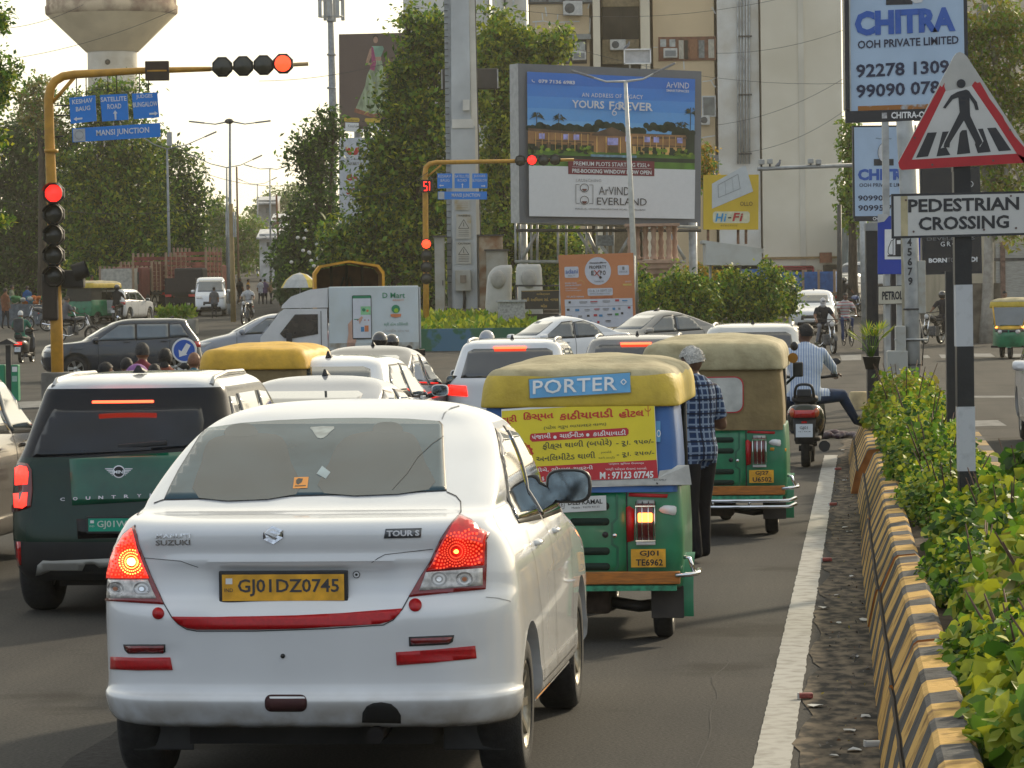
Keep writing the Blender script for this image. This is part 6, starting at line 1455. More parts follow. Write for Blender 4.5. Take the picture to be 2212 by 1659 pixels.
 for i,(x,y,hz) in enumerate([(1124,347,1),(1149,346,1),(1174,346,1),(1199,345,1)]+[(921,527+k*25,0) for k in range(4)]):
  p=L(x,y,-.12); r=.185; h=MB(); h.lathe([(.01,.2),(r,.2),(r*1.1,.12),(r*1.1,-.03),(r*.94,-.05),(r*.9,0)],(0,0,0),HOUS,8,'y',False); o=h.build('signal_head',root); o.location=p
  l_=MB(); l_.lathe([(.001,-.03),(r*.5,-.02),(r*.88,.0)],(0,0,0),(REDS if i==1 else REDO) if i in (1,4) else LENSD,20,'y'); l_.build('lens',o)
 m=MB(); m.box(L(922,402,-.10),(.42,.14,.44),HOUS,bev=.02); pn=Panel(L(914,391,-.19),L(933,391,-.19),L(933,414,-.19),L(914,414,-.19),(0,0,10,10),m); pn.e=.004
 RD_=M('digit_red_lit',(.9,.02,.01),.3,var=0,emit=2.2,ecol=(1,.03,.02)); 
 for seg in ([(1,1),(4.5,1)],[(1,1),(1,5)],[(1,5),(4.5,5)],[(4.5,5),(4.5,9)],[(4.5,9),(1,9)],[(7.5,1),(7.5,9)],[(6.5,1.6),(7.5,1)]): pn.line(seg,.9,RD_,1)
 m.build('countdown_box',root,False)
 def sign2(x0,y0,x1,y1,fn):
  pn=Panel(L(x0,y0,-.16),L(x1,y0,-.16),L(x1,y1,-.16),L(x0,y1,-.16),(0,0,x1-x0,y1-y0),MB()); pn.e=.006; pn.slab(.02,SGB); fn(pn); pn.mb.build('direction_sign',root,False)
 SG2=W
 def ar2(p,x,y,d): arrow(p,x,y,d,.5)
 sign2(945,375,977,407,lambda p:(p.text('KESHAV',2,3,29,9,W,2),p.text('BAUG',7,12,26,18,W,2),ar2(p,9,26,'l')))
 sign2(982,375,1014,407,lambda p:(p.text('SATELLITE',1,3,31,9,W,2),p.text('ROAD',7,12,26,18,W,2),ar2(p,17,26,'u')))
 sign2(1020,375,1053,407,lambda p:(p.text('JUDGES',4,3,28,9,W,2),p.text('BUNGALOW',1,12,32,18,W,2),ar2(p,24,27,'r')))
 sign2(946,414,1052,431,lambda p:(p.rect(1,1,14,16,M('emblem_grey',(.42,.44,.44),.6),1),p.text('MANSI JUNCTION',30,4,91,14,W,2,bold=.01)))
gantries()
STL=M('galvanised_steel',(.38,.39,.38),.5,metal=.4,var=.2,scale=5); STLD=M('dark_steel',(.05,.048,.045),.6,var=.3); W=M('sign_letter_white',(.60,.64,.68),.5)
def root_at(name,label,cat,px,Y,group=None):
 b=A(px,620,Y); b.z=zg(Y); return thing(name,label,cat,b,0,group),b
def L_(b,Y): 
 def f(x,y,dy=0): p=A(x,y,Y)-b; p.y+=dy; return p
 return f
# ---------- apartment block ----------
def apartment():
 Y=205; root,b=root_at('apartment_block','tall beige and white apartment block with patched plaster, behind the large billboard','building',1350,Y); L=L_(b,Y)
 TAN=M('plaster_tan',(.60,.46,.28),.85,var=.08,scale=.35,bump=.2,bscale=8); TANL=M('plaster_cream_column',(.70,.62,.46),.85,var=.08,scale=.4); WH=M('plaster_white_patched',(.72,.71,.66),.85,col2=(.56,.52,.44),scale=.55,thr=(.38,.62),detail=9,bump=.2); CRM=M('plaster_cream_wall',(.74,.68,.55),.85,col2=(.62,.56,.43),scale=.35,thr=(.3,.7),detail=8)
 DK=M('opening_shade',(.03,.026,.02),.9,var=.4,scale=1);  # solid slabs fill the openings; the shade inside is in this dark colour
 def pb(m,x0,y0,x1,y1,dy,d,mat,bev=0):
  a=L(x0,y0); c=L(x1,y1); m.box(((a.x+c.x)/2,dy+d/2,(a.z+c.z)/2),(abs(c.x-a.x),d,abs(a.z-c.z)),mat,bev=bev)
 m=MB(); T=-70; Bt=655
 pb(m,868,T,1064,Bt,1.5,11,M('plaster_grey_wing',(.66,.65,.60),.85,var=.08,scale=.5)); 
 pb(m,1062,T,1146,Bt,-.2,14,WH); pb(m,1143,T,1281,Bt,.15,10,TAN); pb(m,1279,T,1304,Bt,-.35,11,TANL); pb(m,1299,T,1386,Bt,1.6,8,M('tan_in_recess_shade',(.20,.16,.10),.9,var=.15)); pb(m,1382,T,1411,Bt,-.35,11,TANL); pb(m,1409,T,1550,Bt,.1,10,TAN)  # recess wall is the tan plaster darkened to paint its shade
 pb(m,1547,T,1645,Bt,-.3,11,WH); pb(m,1640,T,1821,Bt,-.8,13,CRM); pb(m,1719,T,1740,Bt,-.85,.1,M('plaster_band',(.60,.56,.46),.85,var=.1,scale=.4)); pb(m,1640,556,1822,558,-.95,.1,M('pipe_rust',(.30,.20,.08),.7))
 m.build('wall',root)
 # filled cracks
 m=MB(); cw=M('crack_filler_white',(.58,.58,.55),.8,var=.1); r_=random.Random(2)
 def crack(pts,w=2.5):
  for (x0,y0),(x1,y1) in zip(pts,pts[1:]):
   a,c=L(x0,y0),L(x1,y1); a.y=c.y=.14-.015*r_.random() if x0<1300 else .09; d=(c-a).normalized(); n_=Vector((-d.z,0,d.x))*w/F*Y*.5*r_.uniform(.7,1.3); m.add([a+n_,c+n_*.8,c-n_*.8,a-n_],[(0,1,2,3)],cw)
 for c in ([(1150,47),(1175,45),(1195,50),(1218,47),(1240,46),(1252,46)],[(1158,47),(1157,68)],[(1171,28),(1173,46)],[(1178,15),(1181,35)],[(1205,30),(1204,46)],[(1218,48),(1225,60),(1224,72)],[(1275,38),(1274,70)],[(1150,75),(1180,76)],[(1270,18),(1274,5),(1262,0)],
   [(1517,176),(1535,174),(1547,168)],[(1535,172),(1542,185),(1547,188)],[(1477,130),(1478,150)],[(1411,102),(1421,102)],[(1516,297),(1545,293)],[(1538,15),(1546,30)]): crack(c)
 m.build('crack_filler',root,False)
 # windows
 GW=M('window_glass_dark',(.10,.11,.10),.15,var=.5,scale=2,coat=.4); GP=M('window_pane_light',(.36,.37,.34),.25,var=.4,scale=2); FR=M('window_frame_brown',(.17,.065,.03),.6,var=.3,scale=4); FW=M('frame_white',(.55,.55,.53),.5); CUR=M('curtain_pale',(.45,.42,.34),.8,var=.2,scale=4,stretch=(6,1,1))
 def win(x0,y0,x1,y1,fr,dy,panes):
  m=MB(); pb(m,x0,y0,x1,y1,dy-.08,.10,fr); o=m.build('window',root); 
  for (a,c,d,e,mt) in panes: q=MB(); pb(q,a,c,d,e,dy-.115,.03,mt); q.build('pane',o)
  return o
 win(1140,-60,1295,7,M('frame_dark',(.04,.035,.03),.6),.15,[(1144,-56,1180,4,GW),(1184,-56,1215,4,GW),(1219,-56,1292,4,GW)])
 win(1142,86,1268,137,M('frame_dark',(.04,.035,.03),.6),.15,[(1146,90,1168,132,GW),(1172,90,1200,132,GP),(1203,90,1230,135,M('pane_grey',(.16,.17,.16),.3,var=.3)),(1238,90,1264,110,GP)])
 m=MB(); pb(m,1140,76,1276,85,-.35,.5,M('awning_grey',(.25,.26,.24),.8,var=.2,scale=3)); m.build('awning',root)
 m=MB(); pb(m,1302,12,1382,84,1.0,.55,DK); m.build('opening',root); m=MB(); pb(m,1302,84,1382,135,.7,.8,M('parapet_in_recess_shade',(.24,.19,.11),.9,var=.2)); m.build('balcony_parapet',root); m=MB(); pb(m,1302,135,1382,200,1.0,.55,DK); m.build('opening',root)  # parapets inside the recess carry painted shade as well
 m=MB(); pb(m,1342,12,1343.5,84,.9,.1,M('frame_dark',(.04,.035,.03),.6)); m.build('mullion',root)
 m=MB(); pb(m,1302,-60,1382,11,.9,.6,M('parapet_in_recess_shade',(.24,.19,.11),.9,var=.2)); m.build('balcony_parapet',root)
 win(1422,80,1547,130,FR,.1,[(1426,85,1439,101,GP),(1446,85,1459,101,GP),(1466,87,1477,127,CUR),(1478,87,1486,128,DK),(1489,85,1506,126,M('shutter_brown',(.24,.10,.04),.6,var=.25,scale=6,stretch=(8,1,1))),(1509,87,1522,125,M('pane_grey',(.16,.17,.16),.3,var=.3)),(1530,85,1543,125,CUR)])
 win(1516,207,1547,252,FW,.1,[(1519,210,1544,249,GW)])
 win(1516,335,1555,385,M('grille_grey',(.25,.25,.23),.7),.1,[(1519,340,1545,375,GW)])
 # pipes
 for x in (1593,1599,1606,1612,1618): 
  m=MB(); m.tube([L(x,-60,-.42),L(x,200,-.42),L(x,354,-.42)],.045 if x!=1606 else .07,M('pipe_grey',(.34,.35,.34),.6,var=.3,scale=2) if x!=1612 else M('pipe_white',(.5,.5,.48),.5),6); m.build('drain_pipe',root)
 for y in (78,204,331): m=MB(); pb(m,1594,y,1623,y+3,-.5,.1,STLD); m.build('pipe_bracket',root)
 m=MB(); pb(m,1106,T,1112,60,-.3,.1,M('pipe_white',(.5,.5,.48),.5)); pb(m,1087,T,1093,60,-.3,.1,STLD); m.build('drain_pipe',root)
 # ground floor fronts
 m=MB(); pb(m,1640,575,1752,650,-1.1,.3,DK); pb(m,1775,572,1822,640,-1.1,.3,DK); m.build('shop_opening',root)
 for x in (1752,1735): m=MB(); m.tube([L(x,578,-1.6),L(x,612,-1.6)],.06,M('awning_red_frame',(.28,.02,.03),.5),6); m.build('awning_post',root)
 m=MB(); m.tube([L(1650,577,-1.6),L(1752,577,-1.6)],.07,M('awning_red_frame',(.28,.02,.03),.5),6); pb(m,1650,578,1750,583,-1.6,.6,M('awning_red_frame',(.28,.02,.03),.5)); m.build('awning',root)
 m=MB(); pb(m,1766,546,1793,568,-1.3,.1,M('rusty_board',(.26,.10,.05),.8,var=.3,scale=3)); m.build('rusty_board',root)
 # air conditioners are things of their own, fixed to the wall
 acw=M('ac_white',(.52,.51,.47),.55,var=.12,scale=6)
 for i,(x0,y0,x1,y1,dy,lb,fan) in enumerate(((1216,4,1258,34,-.4,'outdoor air conditioner unit with round fan at the top left of the beige wall',1),(1318,85,1352,107,.2,'air conditioner unit with round fan in the dark recess of the block',1),(1236,111,1266,130,-.35,'window air conditioner in the grey window left of the recess',0),(1433,105,1463,125,-.3,'window air conditioner under the brown framed window',0),(1514,250,1533,270,-.3,'small air conditioner below the white framed window right of the billboard',1),(869,20,886,46,1.2,'air conditioner on the far edge of the grey wing',0))):
  a=L(x0,y0)+b; c=L(x1,y1)+b; w_,h_=abs(c.x-a.x),abs(a.z-c.z); o=thing('air_conditioner',lb,'air conditioner',((a.x+c.x)/2,Y+dy,(a.z+c.z)/2),0,'air conditioners on the apartment block')
  m=MB(); m.box((0,.2,0),(w_,.45,h_),acw,bev=.03); m.build('casing',o)
  if fan: m=MB(); m.lathe([(.001,-.03),(h_*.34,-.03),(h_*.38,-.02)],(-w_*.16,0,0),M('fan_dark',(.07,.075,.075),.6,var=.3),20,'y'); m.build('fan',o)
  else: m=MB(); m.box((0,-.03,-h_*.05),(w_*.78,.02,h_*.6),M('ac_grille',(.20,.21,.21),.6,var=.2,scale=20,stretch=(1,1,8))); m.build('grille',o)
apartment()
# ---------- other buildings ----------
def buildings():
 def block(name,label,x0,y0,x1,y1,Y,d,mat,wins=(),extra=None,wm=None,group=None):
  root,b=root_at(name,label,'building',(x0+x1)/2,Y,group); L=L_(b,Y); m=MB(); a=L(x0,y0); c=L(x1,y1); m.box(((a.x+c.x)/2,d/2,(a.z+-.3)/2),(abs(c.x-a.x),d,a.z+.3),mat); m.build('wall',root)
  for w_ in wins:
   p=L(w_[0],w_[1]); q=L(w_[2],w_[3]); m=MB(); m.box(((p.x+q.x)/2,0,(p.z+q.z)/2),(abs(q.x-p.x),.08,abs(p.z-q.z)),wm or M('window_glass_dark',(.10,.11,.10),.15)); m.build('window',root)
  if extra: extra(root,L)
  return root
 block('shop_house','low blue grey shop house right of the cream wall',1828,468,1900,640,200,8,M('wall_bluegrey',(.20,.24,.24),.8,var=.25,scale=1),[(1842,497,1853,545),(1856,497,1866,545),(1832,505,1838,545)],lambda r,L:(lambda m:(m.box(L(1864,486,-.6),(2.6,1.5,.3),M('cornice_grey',(.3,.3,.28),.8)),m.build('cornice',r)))(MB()),wm=M('window_frame_pale',(.42,.44,.43),.4,var=.3,scale=5))
 block('boundary_building','cream single storey building behind the trees at the right edge',2030,455,2300,620,150,9,M('wall_cream_right',(.40,.35,.25),.85,var=.15,scale=.7),[(2048,520,2075,600)],lambda r,L:(lambda m:(m.box(L(2200,588,-.1),(1.9,.1,2.4),M('roller_shutter',(.33,.32,.28),.6,var=.2,scale=4,stretch=(1,1,12))),m.box(L(2200,560,-.12),(2.2,.12,.12),STLD),m.box(L(2165,590,-.1),(.2,.25,2.6),M('brick_column',(.18,.11,.08),.9,var=.3)),m.build('doorway',r)))(MB()))
 block('rear_apartment','pale sunlit building beyond the trees in the top right corner',2075,-60,2330,200,260,10,M('wall_peach_far',(.50,.44,.35),.85,var=.1,scale=.4),[(2110,10,2135,60),(2160,10,2185,60)])
 block('stone_wall','low rubble stone wall behind the junction at right',2095,612,2162,665,118,.5,M('rubble_stone',(.17,.14,.10),.95,col2=(.09,.075,.055),scale=2.5,bump=.8,thr=(.4,.6)))
 # shanties far up the road
 r_=random.Random(8)
 for i,(x0,y0,x1,y1,lb) in enumerate(((556,432,600,560,'hazy grey building at the far end of the road'),(588,470,640,540,'low shack with bright metal roof far up the road'),(604,492,665,560,'brick shack with white sheeting beside the flowering tree'),(560,505,600,570,'white tarpaulin shelter far up the road'))):
  block('shack',lb,x0,y0,x1,600,330-i*18,5,M('shack_wall_%d'%i,((.30,.28,.25),(.22,.17,.13),(.25,.16,.12),(.45,.46,.46))[i],.9,var=.35,scale=1.2),[((x0+x1)/2-4,y0+18,(x0+x1)/2+5,y0+28)],lambda r,L,x0=x0,x1=x1,y0=y0:(lambda m:(m.box(L((x0+x1)/2,y0,1.5),((x1-x0)*330/F*1.05,4.5,.14),M('tin_roof_bright',(.5,.5,.5),.4,metal=.3,var=.3,scale=3),rx=R(9)),m.build('roof',r)))(MB()),group='shacks up the road')
buildings()
# ---------- water tower ----------
def tower():
 Y=360; root,b=root_at('water_tower','huge cream concrete water tower with cone shaped tank, top left','water tower',226,Y); L=L_(b,Y)
 C=M('tower_concrete',(.66,.55,.36),.9,col2=(.50,.41,.26),scale=.35,thr=(.35,.65),detail=10,bump=.2); C2=M('tower_shaft_white',(.72,.68,.58),.9,col2=(.55,.49,.38),scale=.5,thr=(.3,.6)); C3=M('tower_rim_stained',(.50,.40,.27),.9,col2=(.17,.10,.07),scale=.6,thr=(.4,.62),detail=9)
 cx=L(228,100).x; s=Y/F
 def z(y): return L(228,y).z
 m=MB(); m.lathe([(54*s,0),(54*s,z(104)+.2)],(cx,6,0),C2,40); m.build('shaft',root)
 m=MB(); m.lathe([(57*s,z(104)),(139*s,z(24)),(140*s,z(20))],(cx,6,0),C,48); 
 m.build('tank',root)
 m=MB(); m.lathe([(139.5*s,z(24)),(144*s,z(20)),(145*s,z(4)),(142*s,z(2)),(142*s,z(-50)),(60*s,z(-95)),(.1,z(-105))],(cx,6,0),C3,48); m.build('tank_rim',root)
 m=MB(); m.lathe([(.01,-.02),(6*s,-.02),(6.5*s,.3)],(L(224,129).x,6-54*s,z(129)),M('hole_dark',(.02,.018,.015),.9),16,'y'); m.build('vent_hole',root)
 m=MB(); 
 for i in range(9):
  for yy in (178,): m.ell((L(192+i*8.2,0).x,6-53.3*s,z(yy)),(2.4*s,.12,7*s),M('lattice_dark',(.16,.14,.11),.9),8,6)
 m.build('lattice_opening',root)
tower()
# ---------- cell mast ----------
def mast():
 Y=220; root,b=root_at('cell_mast','slim telecom mast with antenna panels, above the bridal hoarding','mast',716,Y); L=L_(b,Y); m=MB(); ms=M('mast_grey',(.28,.30,.32),.5,metal=.3,var=.15)
 m.tube([Vector((0,0,0)),L(719,235),L(716,120),L(714,40),L(712,-60)],[.26,.24,.20,.17,.14],ms,12)
 for y in (118,190,45): m.cyl(L(716,y+2),L(716,y-2),.28,ms,12)
 m.build('pole',root)
 for i in range(6):
  x=692+i*9.5; m=MB(); m.box(L(x,8+(i%2)*4,(-.6,.5)[i%2]),(.22,.16,1.75),M('antenna_panel',(.36,.37,.37),.5,var=.1),bev=.04); m.build('antenna_panel',root)
 m=MB(); m.tube([L(708,37),L(708,48),L(712,53)],.03,BLKP,5); m.tube([L(755/1,35),L(753,52),L(745,64),L(735,62)],.03,BLKP,5) if False else None
 for y in (0,36): m.lathe([(.75,-.03),(.78,0),(.75,.03)],L(714,y),ms,14)
 m.build('antenna_ring',root)
mast()
# ---------- pylon ----------
def pylon():
 Y=143; root,b=root_at('concrete_pylon','massive grey steel monopole pylon with warning stickers beside the far signal','pylon',1003,Y); L=L_(b,Y)
 g=M('pylon_grey',(.44,.46,.46),.5,metal=.15,var=.14,scale=.8); g2=M('pylon_lit_side_and_boxes',(.60,.58,.52),.5,var=.12,scale=1)  # paler copy: sunlight on the right strip is put into the colour
 s=Y/F
 def pr(x0t,x1t,x0b,x1b,dy,d,mat,y0=-60,y1=665,nm='shaft'):
  m=MB(); a,b_,c,e=L(x0t,y0),L(x1t,y0),L(x1b,y1),L(x0b,y1); vs=[]
  for dd in (dy,dy+d):
   for p in (a,b_,c,e): vs.append((p.x,dd,p.z))
  m.add(vs,[(0,1,2,3),(7,6,5,4),(0,4,5,1),(1,5,6,2),(2,6,7,3),(3,7,4,0)],mat); m.build(nm,root)
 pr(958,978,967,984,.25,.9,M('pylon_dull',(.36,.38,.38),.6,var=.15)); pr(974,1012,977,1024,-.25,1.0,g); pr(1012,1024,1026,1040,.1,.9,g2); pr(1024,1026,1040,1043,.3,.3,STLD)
 m=MB(); m.box(L(1000,268,-.32),(.85,.2,.35),g2); m.box(L(1003,470,-.30),(.95,.14,7.2),g); m.build('sleeve',root)
 m=MB(); m.box(L(1007,228,-.38),(.26,.2,.42),g2); m.build('junction_box',root)
 m=MB(); 
 for k in range(46):
  y=-20+k*14; m.box(L(962+.015*y,y,.2),(.16,.05,.02),STLD)
 m.build('step_bolt',root)
 wl=M('sticker_white',(.46,.45,.40),.6,col2=(.36,.28,.15),scale=2.5,thr=(.25,.5))
 for (x0,y0,x1,y1,t_,tri) in ((982,432,1015,454,'',0),(986,463,1018,516,'WARNING',1),(986,523,1018,570,'CAUTION',1)):
  pn=Panel(L(x0,y0,-.45),L(x1,y0,-.45),L(x1,y1,-.45),L(x0,y1,-.45),(0,0,x1-x0,y1-y0),MB()); pn.e=.01; pn.slab(.01,wl); w_=x1-x0; h=y1-y0
  if t_: pn.text(t_,4,1.5,w_-2,5.5,BLK,1,bold=.02); pn.line([(w_/2,h*.22),(w_*.85,h*.58),(w_*.15,h*.58),(w_/2,h*.22)],1.0,BLK,1); pn.line([(w_/2,h*.34),(w_/2,h*.5)],1.2,BLK,1); [pn.line([(5,h*(.68+.07*k)),(w_-5,h*(.68+.07*k))],.7,BLK,1) for k in range(4)]
  else: [pn.line([(4,5+4*k),(w_-4,5+4*k)],.7,M('faint_ink',(.3,.22,.12),.7),1) for k in range(4)]
  pn.mb.build('warning_sticker',root,False)
 # back box on the pylon
 o=thing('display_box','long black display box fixed across the back of the pylon','display box',A(1015,171,Y+2),0); m=MB(); m.box((0,0,0),(124*s,.4,45*s),M('box_black',(.035,.035,.038),.7,var=.2,scale=2),bev=.04); m.build('housing',o); m=MB(); m.box((61*s,-.22,0),(.05,.04,42*s),STL); m.box((-61*s,-.22,0),(.05,.04,42*s),STL); m.build('trim',o)
 # cabinets
 cab=M('cabinet_pale',(.40,.40,.36),.7,col2=(.30,.27,.2),scale=1.5,thr=(.3,.6)); rust=M('cabinet_rust',(.42,.34,.24),.8,col2=(.26,.13,.06),scale=1.8,thr=(.4,.6))
 def cabinet(x0,y0,x1,y1,lb,mat,dY=-.6,door=None):
  a=A(x0,y0,Y+dY); c=A(x1,y1,Y+dY); o=thing('utility_cabinet',lb,'cabinet',((a.x+c.x)/2,Y+dY,zg(Y)),0,'cabinets round the pylon'); h=a.z-zg(Y); m=MB(); m.box((0,.4,h/2),(abs(c.x-a.x),.8,h),mat,bev=.03); m.build('casing',o); m=MB(); m.box((0,.38,h+.03),(abs(c.x-a.x)+.15,.95,.06),STLD); m.build('lid',o); m=MB(); m.box((0,-.01,h*.5),(abs(c.x-a.x)*.8,.03,h*.86),door or mat); m.build('door',o); m=MB(); m.box((abs(c.x-a.x)*.3,-.05,h*.5),(.04,.04,.2),STLD); m.build('handle',o); return o
 cabinet(938,512,962,690,'grey steel cabinet left of the pylon foot',cab); cabinet(1034,510,1088,690,'rust streaked cabinet right of the pylon foot',rust,-.3); cabinet(1050,542,1098,690,'white cable cabinet with loose wires behind the white planters',cab,-1.2)
 m=MB(); m.box(L(1001,606,-.55),(.62,.3,.82),cab,bev=.03); m.build('meter_box',root); m=MB(); m.box(L(1001,603,-.72),(.24,.03,.3),M('meter_window',(.2,.16,.12),.5)); m.build('meter_window',root); m=MB(); m.tube([L(1003,628,-.5),L(1004,645,-.5),L(1003,668,-.5)],.06,BLKP,6); m.build('cable',root)
pylon()
# ---------- big billboard ----------
def billboard():
 Y0,Y1=134,137.5
 b=A(1318,620,136); b.z=zg(136); root=thing('billboard','large real estate billboard with grey frame, blue sky and villa picture','billboard',b,0); 
 X=lambda x:1106+x/4; V=lambda y:y/4; V7=lambda y:414.75+y/4
 def mk(c,box,Ya,Yb): 
  TL,TR,BR,BL=A(*c[0],Ya)-b,A(*c[1],Yb)-b,A(*c[2],Yb)-b,A(*c[3],Ya)-b; return Panel(TL,TR,BR,BL,box,MB())
 fr=mk([(1119,137),(1515,154),(1513,489),(1122,481)],(0,0,1,1),Y0,Y1); fg=M('billboard_frame_grey',(.135,.145,.16),.5,var=.08,scale=1); fr.slab(.7,M('billboard_side',(.40,.40,.38),.6)); fr.rect(0,0,1,1,fg,4); fr.mb.build('frame',root,False)
 p=mk([(1137,155),(1500,171),(1496,473),(1139,467)],(1137,155,1500,471),Y0+.09,Y1-.20); p.e=.012
 P=lambda x,y:(X(x),V(y)+ (X(x)-1137)*-.028*(1-(V(y)-155)/316.)) # undo the top slope
 sk=['#2f6fc4','#3a7fcf','#4a8fd6','#5b9cd9','#6ca9dc']; 
 for i in range(5): p.rect(1137,155+i*26,1500,155+i*26+27,flat(sk[i],.5,var=.02),5+ (0))
 TR=M('print_tree_dark',(.012,.028,.012),.6,var=.4,scale=2); TP=M('print_palm_dark',(.02,.035,.02),.6); GRS=M('print_lawn',(.07,.17,.015),.6,var=.35,scale=1.5); BSH=M('print_bush',(.17,.27,.02),.6,var=.5,scale=3); BR=M('print_villa_brown',(.30,.15,.06),.6,var=.25,scale=2); BRD=M('print_villa_roof',(.12,.07,.04),.6,var=.3,scale=2); LIL=M('print_window_lilac',(.33,.32,.62),.5,var=.4,scale=4); GLD=M('print_gold',(.62,.38,.12),.5,var=.3,scale=3); WP=M('print_white',(.62,.63,.64),.5,var=.02); MAR=M('print_maroon',(.16,.010,.022),.5,var=.05); K=M('print_ink',(.03,.03,.035),.5)
 rr_=random.Random(4)
 p.rect(1137,282,1500,330,TR,7)
 for i in range(46):
  x=1140+i*7.9; y=280-rr_.uniform(0,7)-(10 if 1290<x<1345 or 1385<x<1450 else 0); p.disc(x,y,rr_.uniform(6,11),TR,6,n=12)
 for (cx,cy,tr) in ((1156,252,300),(1203,256,300),(1490,232,300),(1470,262,300),(1226,278,300)):
  p.line([(cx,cy),(cx-1,tr)],1.6,TP,8)
  for k in range(11):
   a=R(-200+k*22+rr_.uniform(-6,6)); l=rr_.uniform(12,19); e=(cx+l*math.cos(a),cy+l*math.sin(a)*.8+3); mid=(cx+l*.55*math.cos(a),cy+l*.6*math.sin(a)*.9-2)
   e=(max(1138,min(1499,e[0])),e[1]); p.poly([(cx,cy),(mid[0]+1.2,mid[1]-1.5),e,(mid[0]-1,mid[1]+2)],TP,8)
 p.rect(1137,283,1480,312,BR,8)
 p.poly([(1137,278),(1270,285),(1270,289),(1137,284)],BRD,9); p.poly([(1362,290),(1482,286),(1482,291),(1362,294)],BRD,9)
 p.poly([(1274,286),(1317,270),(1356,286),(1356,290),(1274,290)],BRD,9); p.rect(1278,290,1352,328,BR,9)
 p.rect(1150,303,1278,306,BRD,9); p.rect(1355,307,1480,310,BRD,9)
 for x in list(range(1152,1276,14))+list(range(1358,1480,14)): p.rect(x,287,x+1.6,326,GLD,10)
 for x in (1160,1212,1234,1388,1408,1460,1346): p.rect(x,289,x+12,301,LIL,10)
 for x in range(1154,1276,22): p.rect(x,308,x+9,322,M('print_room_dark',(.10,.06,.03),.6,var=.5,scale=3),10)
 for x in range(1362,1478,18): p.rect(x,311,x+8,328,GLD,10)
 p.rect(1307,294,1330,310,LIL,11); p.rect(1309,312,1330,326,M('print_room_dark',(.10,.06,.03),.6),11)
 for x in (1283,1303,1334,1349): p.rect(x,292,x+2,328,GLD,11)
 for i in range(70):
  x=1140+rr_.random()*356; 
  if 1275<x<1365 : continue
  p.disc(x,322+rr_.uniform(-6,8),rr_.uniform(3,6.5),BSH if rr_.random()<.65 else TR,12,n=9,ry=rr_.uniform(2.5,5))
 p.rect(1137,326,1500,362,GRS,9); p.rect(1137,336,1500,345,TR,9.5)
 p.rect(1270,332,1370,337,M('print_pool',(.15,.30,.42),.4,var=.4,scale=4),13)
 p.rect(1137,360,1500,471,WP,13)
 def tx(s,x0,y0,x1,y1,m_,bold=.0,tile=3,rise=0,sp=1.0): f=V if tile==3 else V7; p.text(s,X(x0),f(y0)-(X(x0)-1137)*.0,X(x1),f(y1),m_,16,bold=bold,rise=rise,spacing=sp)
 # photo positions follow the slight slope of the board; box coordinates are straight, so lift by the slope
 def S(x,y): return y-(x-1137)*(.044-(y-155)/316*.0275)
 def tt(s,x0,y0,x1,y1,m_,bold=0,sp=1.0): p.text(s,x0,S(x0,y0),x1,S(x0,y1),m_,16,bold=bold,spacing=sp,rise=0)
 tt('079 7136 6983',1157.5,172,1235,180,WP,.03); p.ring(1148,S(1148,174),4,1.6,WP,16,n=10,a0=60,a1=200)
 tt('ArVIND',1433,177,1483,190,WP); tt('SMARTSPACES',1433,193,1483,198.5,WP,.02)
 tt('AN ADDRESS OF LEGACY',1250,201,1382,210,WP,.005,1.1); tt('YOURS',1229,217,1298,234,WP,.02); tt('F REVER',1309,220,1404,238,WP,.02)
 p.ring(1329,S(1329,230),6,2,WP,16,n=14); p.ring(1320,S(1320,246),4.5,2,WP,16,n=12); p.line([(1323,S(1323,234)),(1316,S(1316,242))],2,WP,16)
 mr=[(1221,S(1221,346)),(1409,S(1221,346)+0),(1409,S(1221,379)),(1221,S(1221,379))]; p.poly(mr,MAR,14)
 tt('PREMIUM PLOTS STARTING ₹35L+',1232,350.5,1398,360,WP,.012); p.line([(1229,S(1229,363)),(1402,S(1229,363))],.7,WP,16); tt('PRE-BOOKING WINDOW NOW OPEN',1229,367,1402,376,WP,.03)
 tt('LAUNCHING',1237,389,1292,395,M('print_grey',(.25,.25,.26),.5),0,1.1)
 DR=M('print_dark_red',(.12,.02,.02),.5)
 p.line([(1245,S(1240,402)),(1237,S(1240,402)),(1237,S(1240,443)),(1245,S(1240,443))],1,K,16); p.line([(1266,S(1240,402)),(1274,S(1240,402)),(1274,S(1240,443)),(1266,S(1240,443))],1,K,16)
 p.ring(1255.5,S(1240,409),9,1.3,K,16); p.ring(1255.5,S(1240,436),9,1.3,K,16); p.disc(1255.5,S(1240,438),5.5,DR,16,n=14,a0=0,a1=180); p.disc(1255.5,S(1240,411),5,DR,16,n=14,a0=0,a1=180)
 tt('ArVIND',1287,406,1354,424,K,-.005); tt('EVERLAND',1283,430,1392,446,K,.0); tt('MANKOL, SANAND-NALSAROVAR ROAD, AHMEDABAD',1236,453,1389,457,K,.0)
 p.mb.build('poster',root,False)
 # steel truss below and behind
 m=MB(); L=lambda x,y,dy=0:(lambda q:Vector((q.x,q.y+dy,q.z)))(A(x,y,135.8)-b)
 for x in (1114,1123,1148,1161,1206,1224,1268,1291,1313,1326): m.cyl(L(x,478,.9),L(x,566,.9),.045,STL,6)
 for (a,c) in (((1114,497),(1517,497)),((1112,565),(1484,565)),((1118,480),(1510,490))): m.cyl(L(*a,.8),L(*c,.8),.07,M('truss_grey',(.30,.30,.27),.6,var=.2) if a[1]!=497 else STLD,6)
 for (a,c) in (((1128,560),(1158,505)),((1247,495),(1282,553)),((1340,548),(1365,505)),((1450,505),(1482,560)),((1270,503),(1290,545)),((1300,530),(1318,555))): m.cyl(L(*a,.9),L(*c,.9),.07,STL,6)
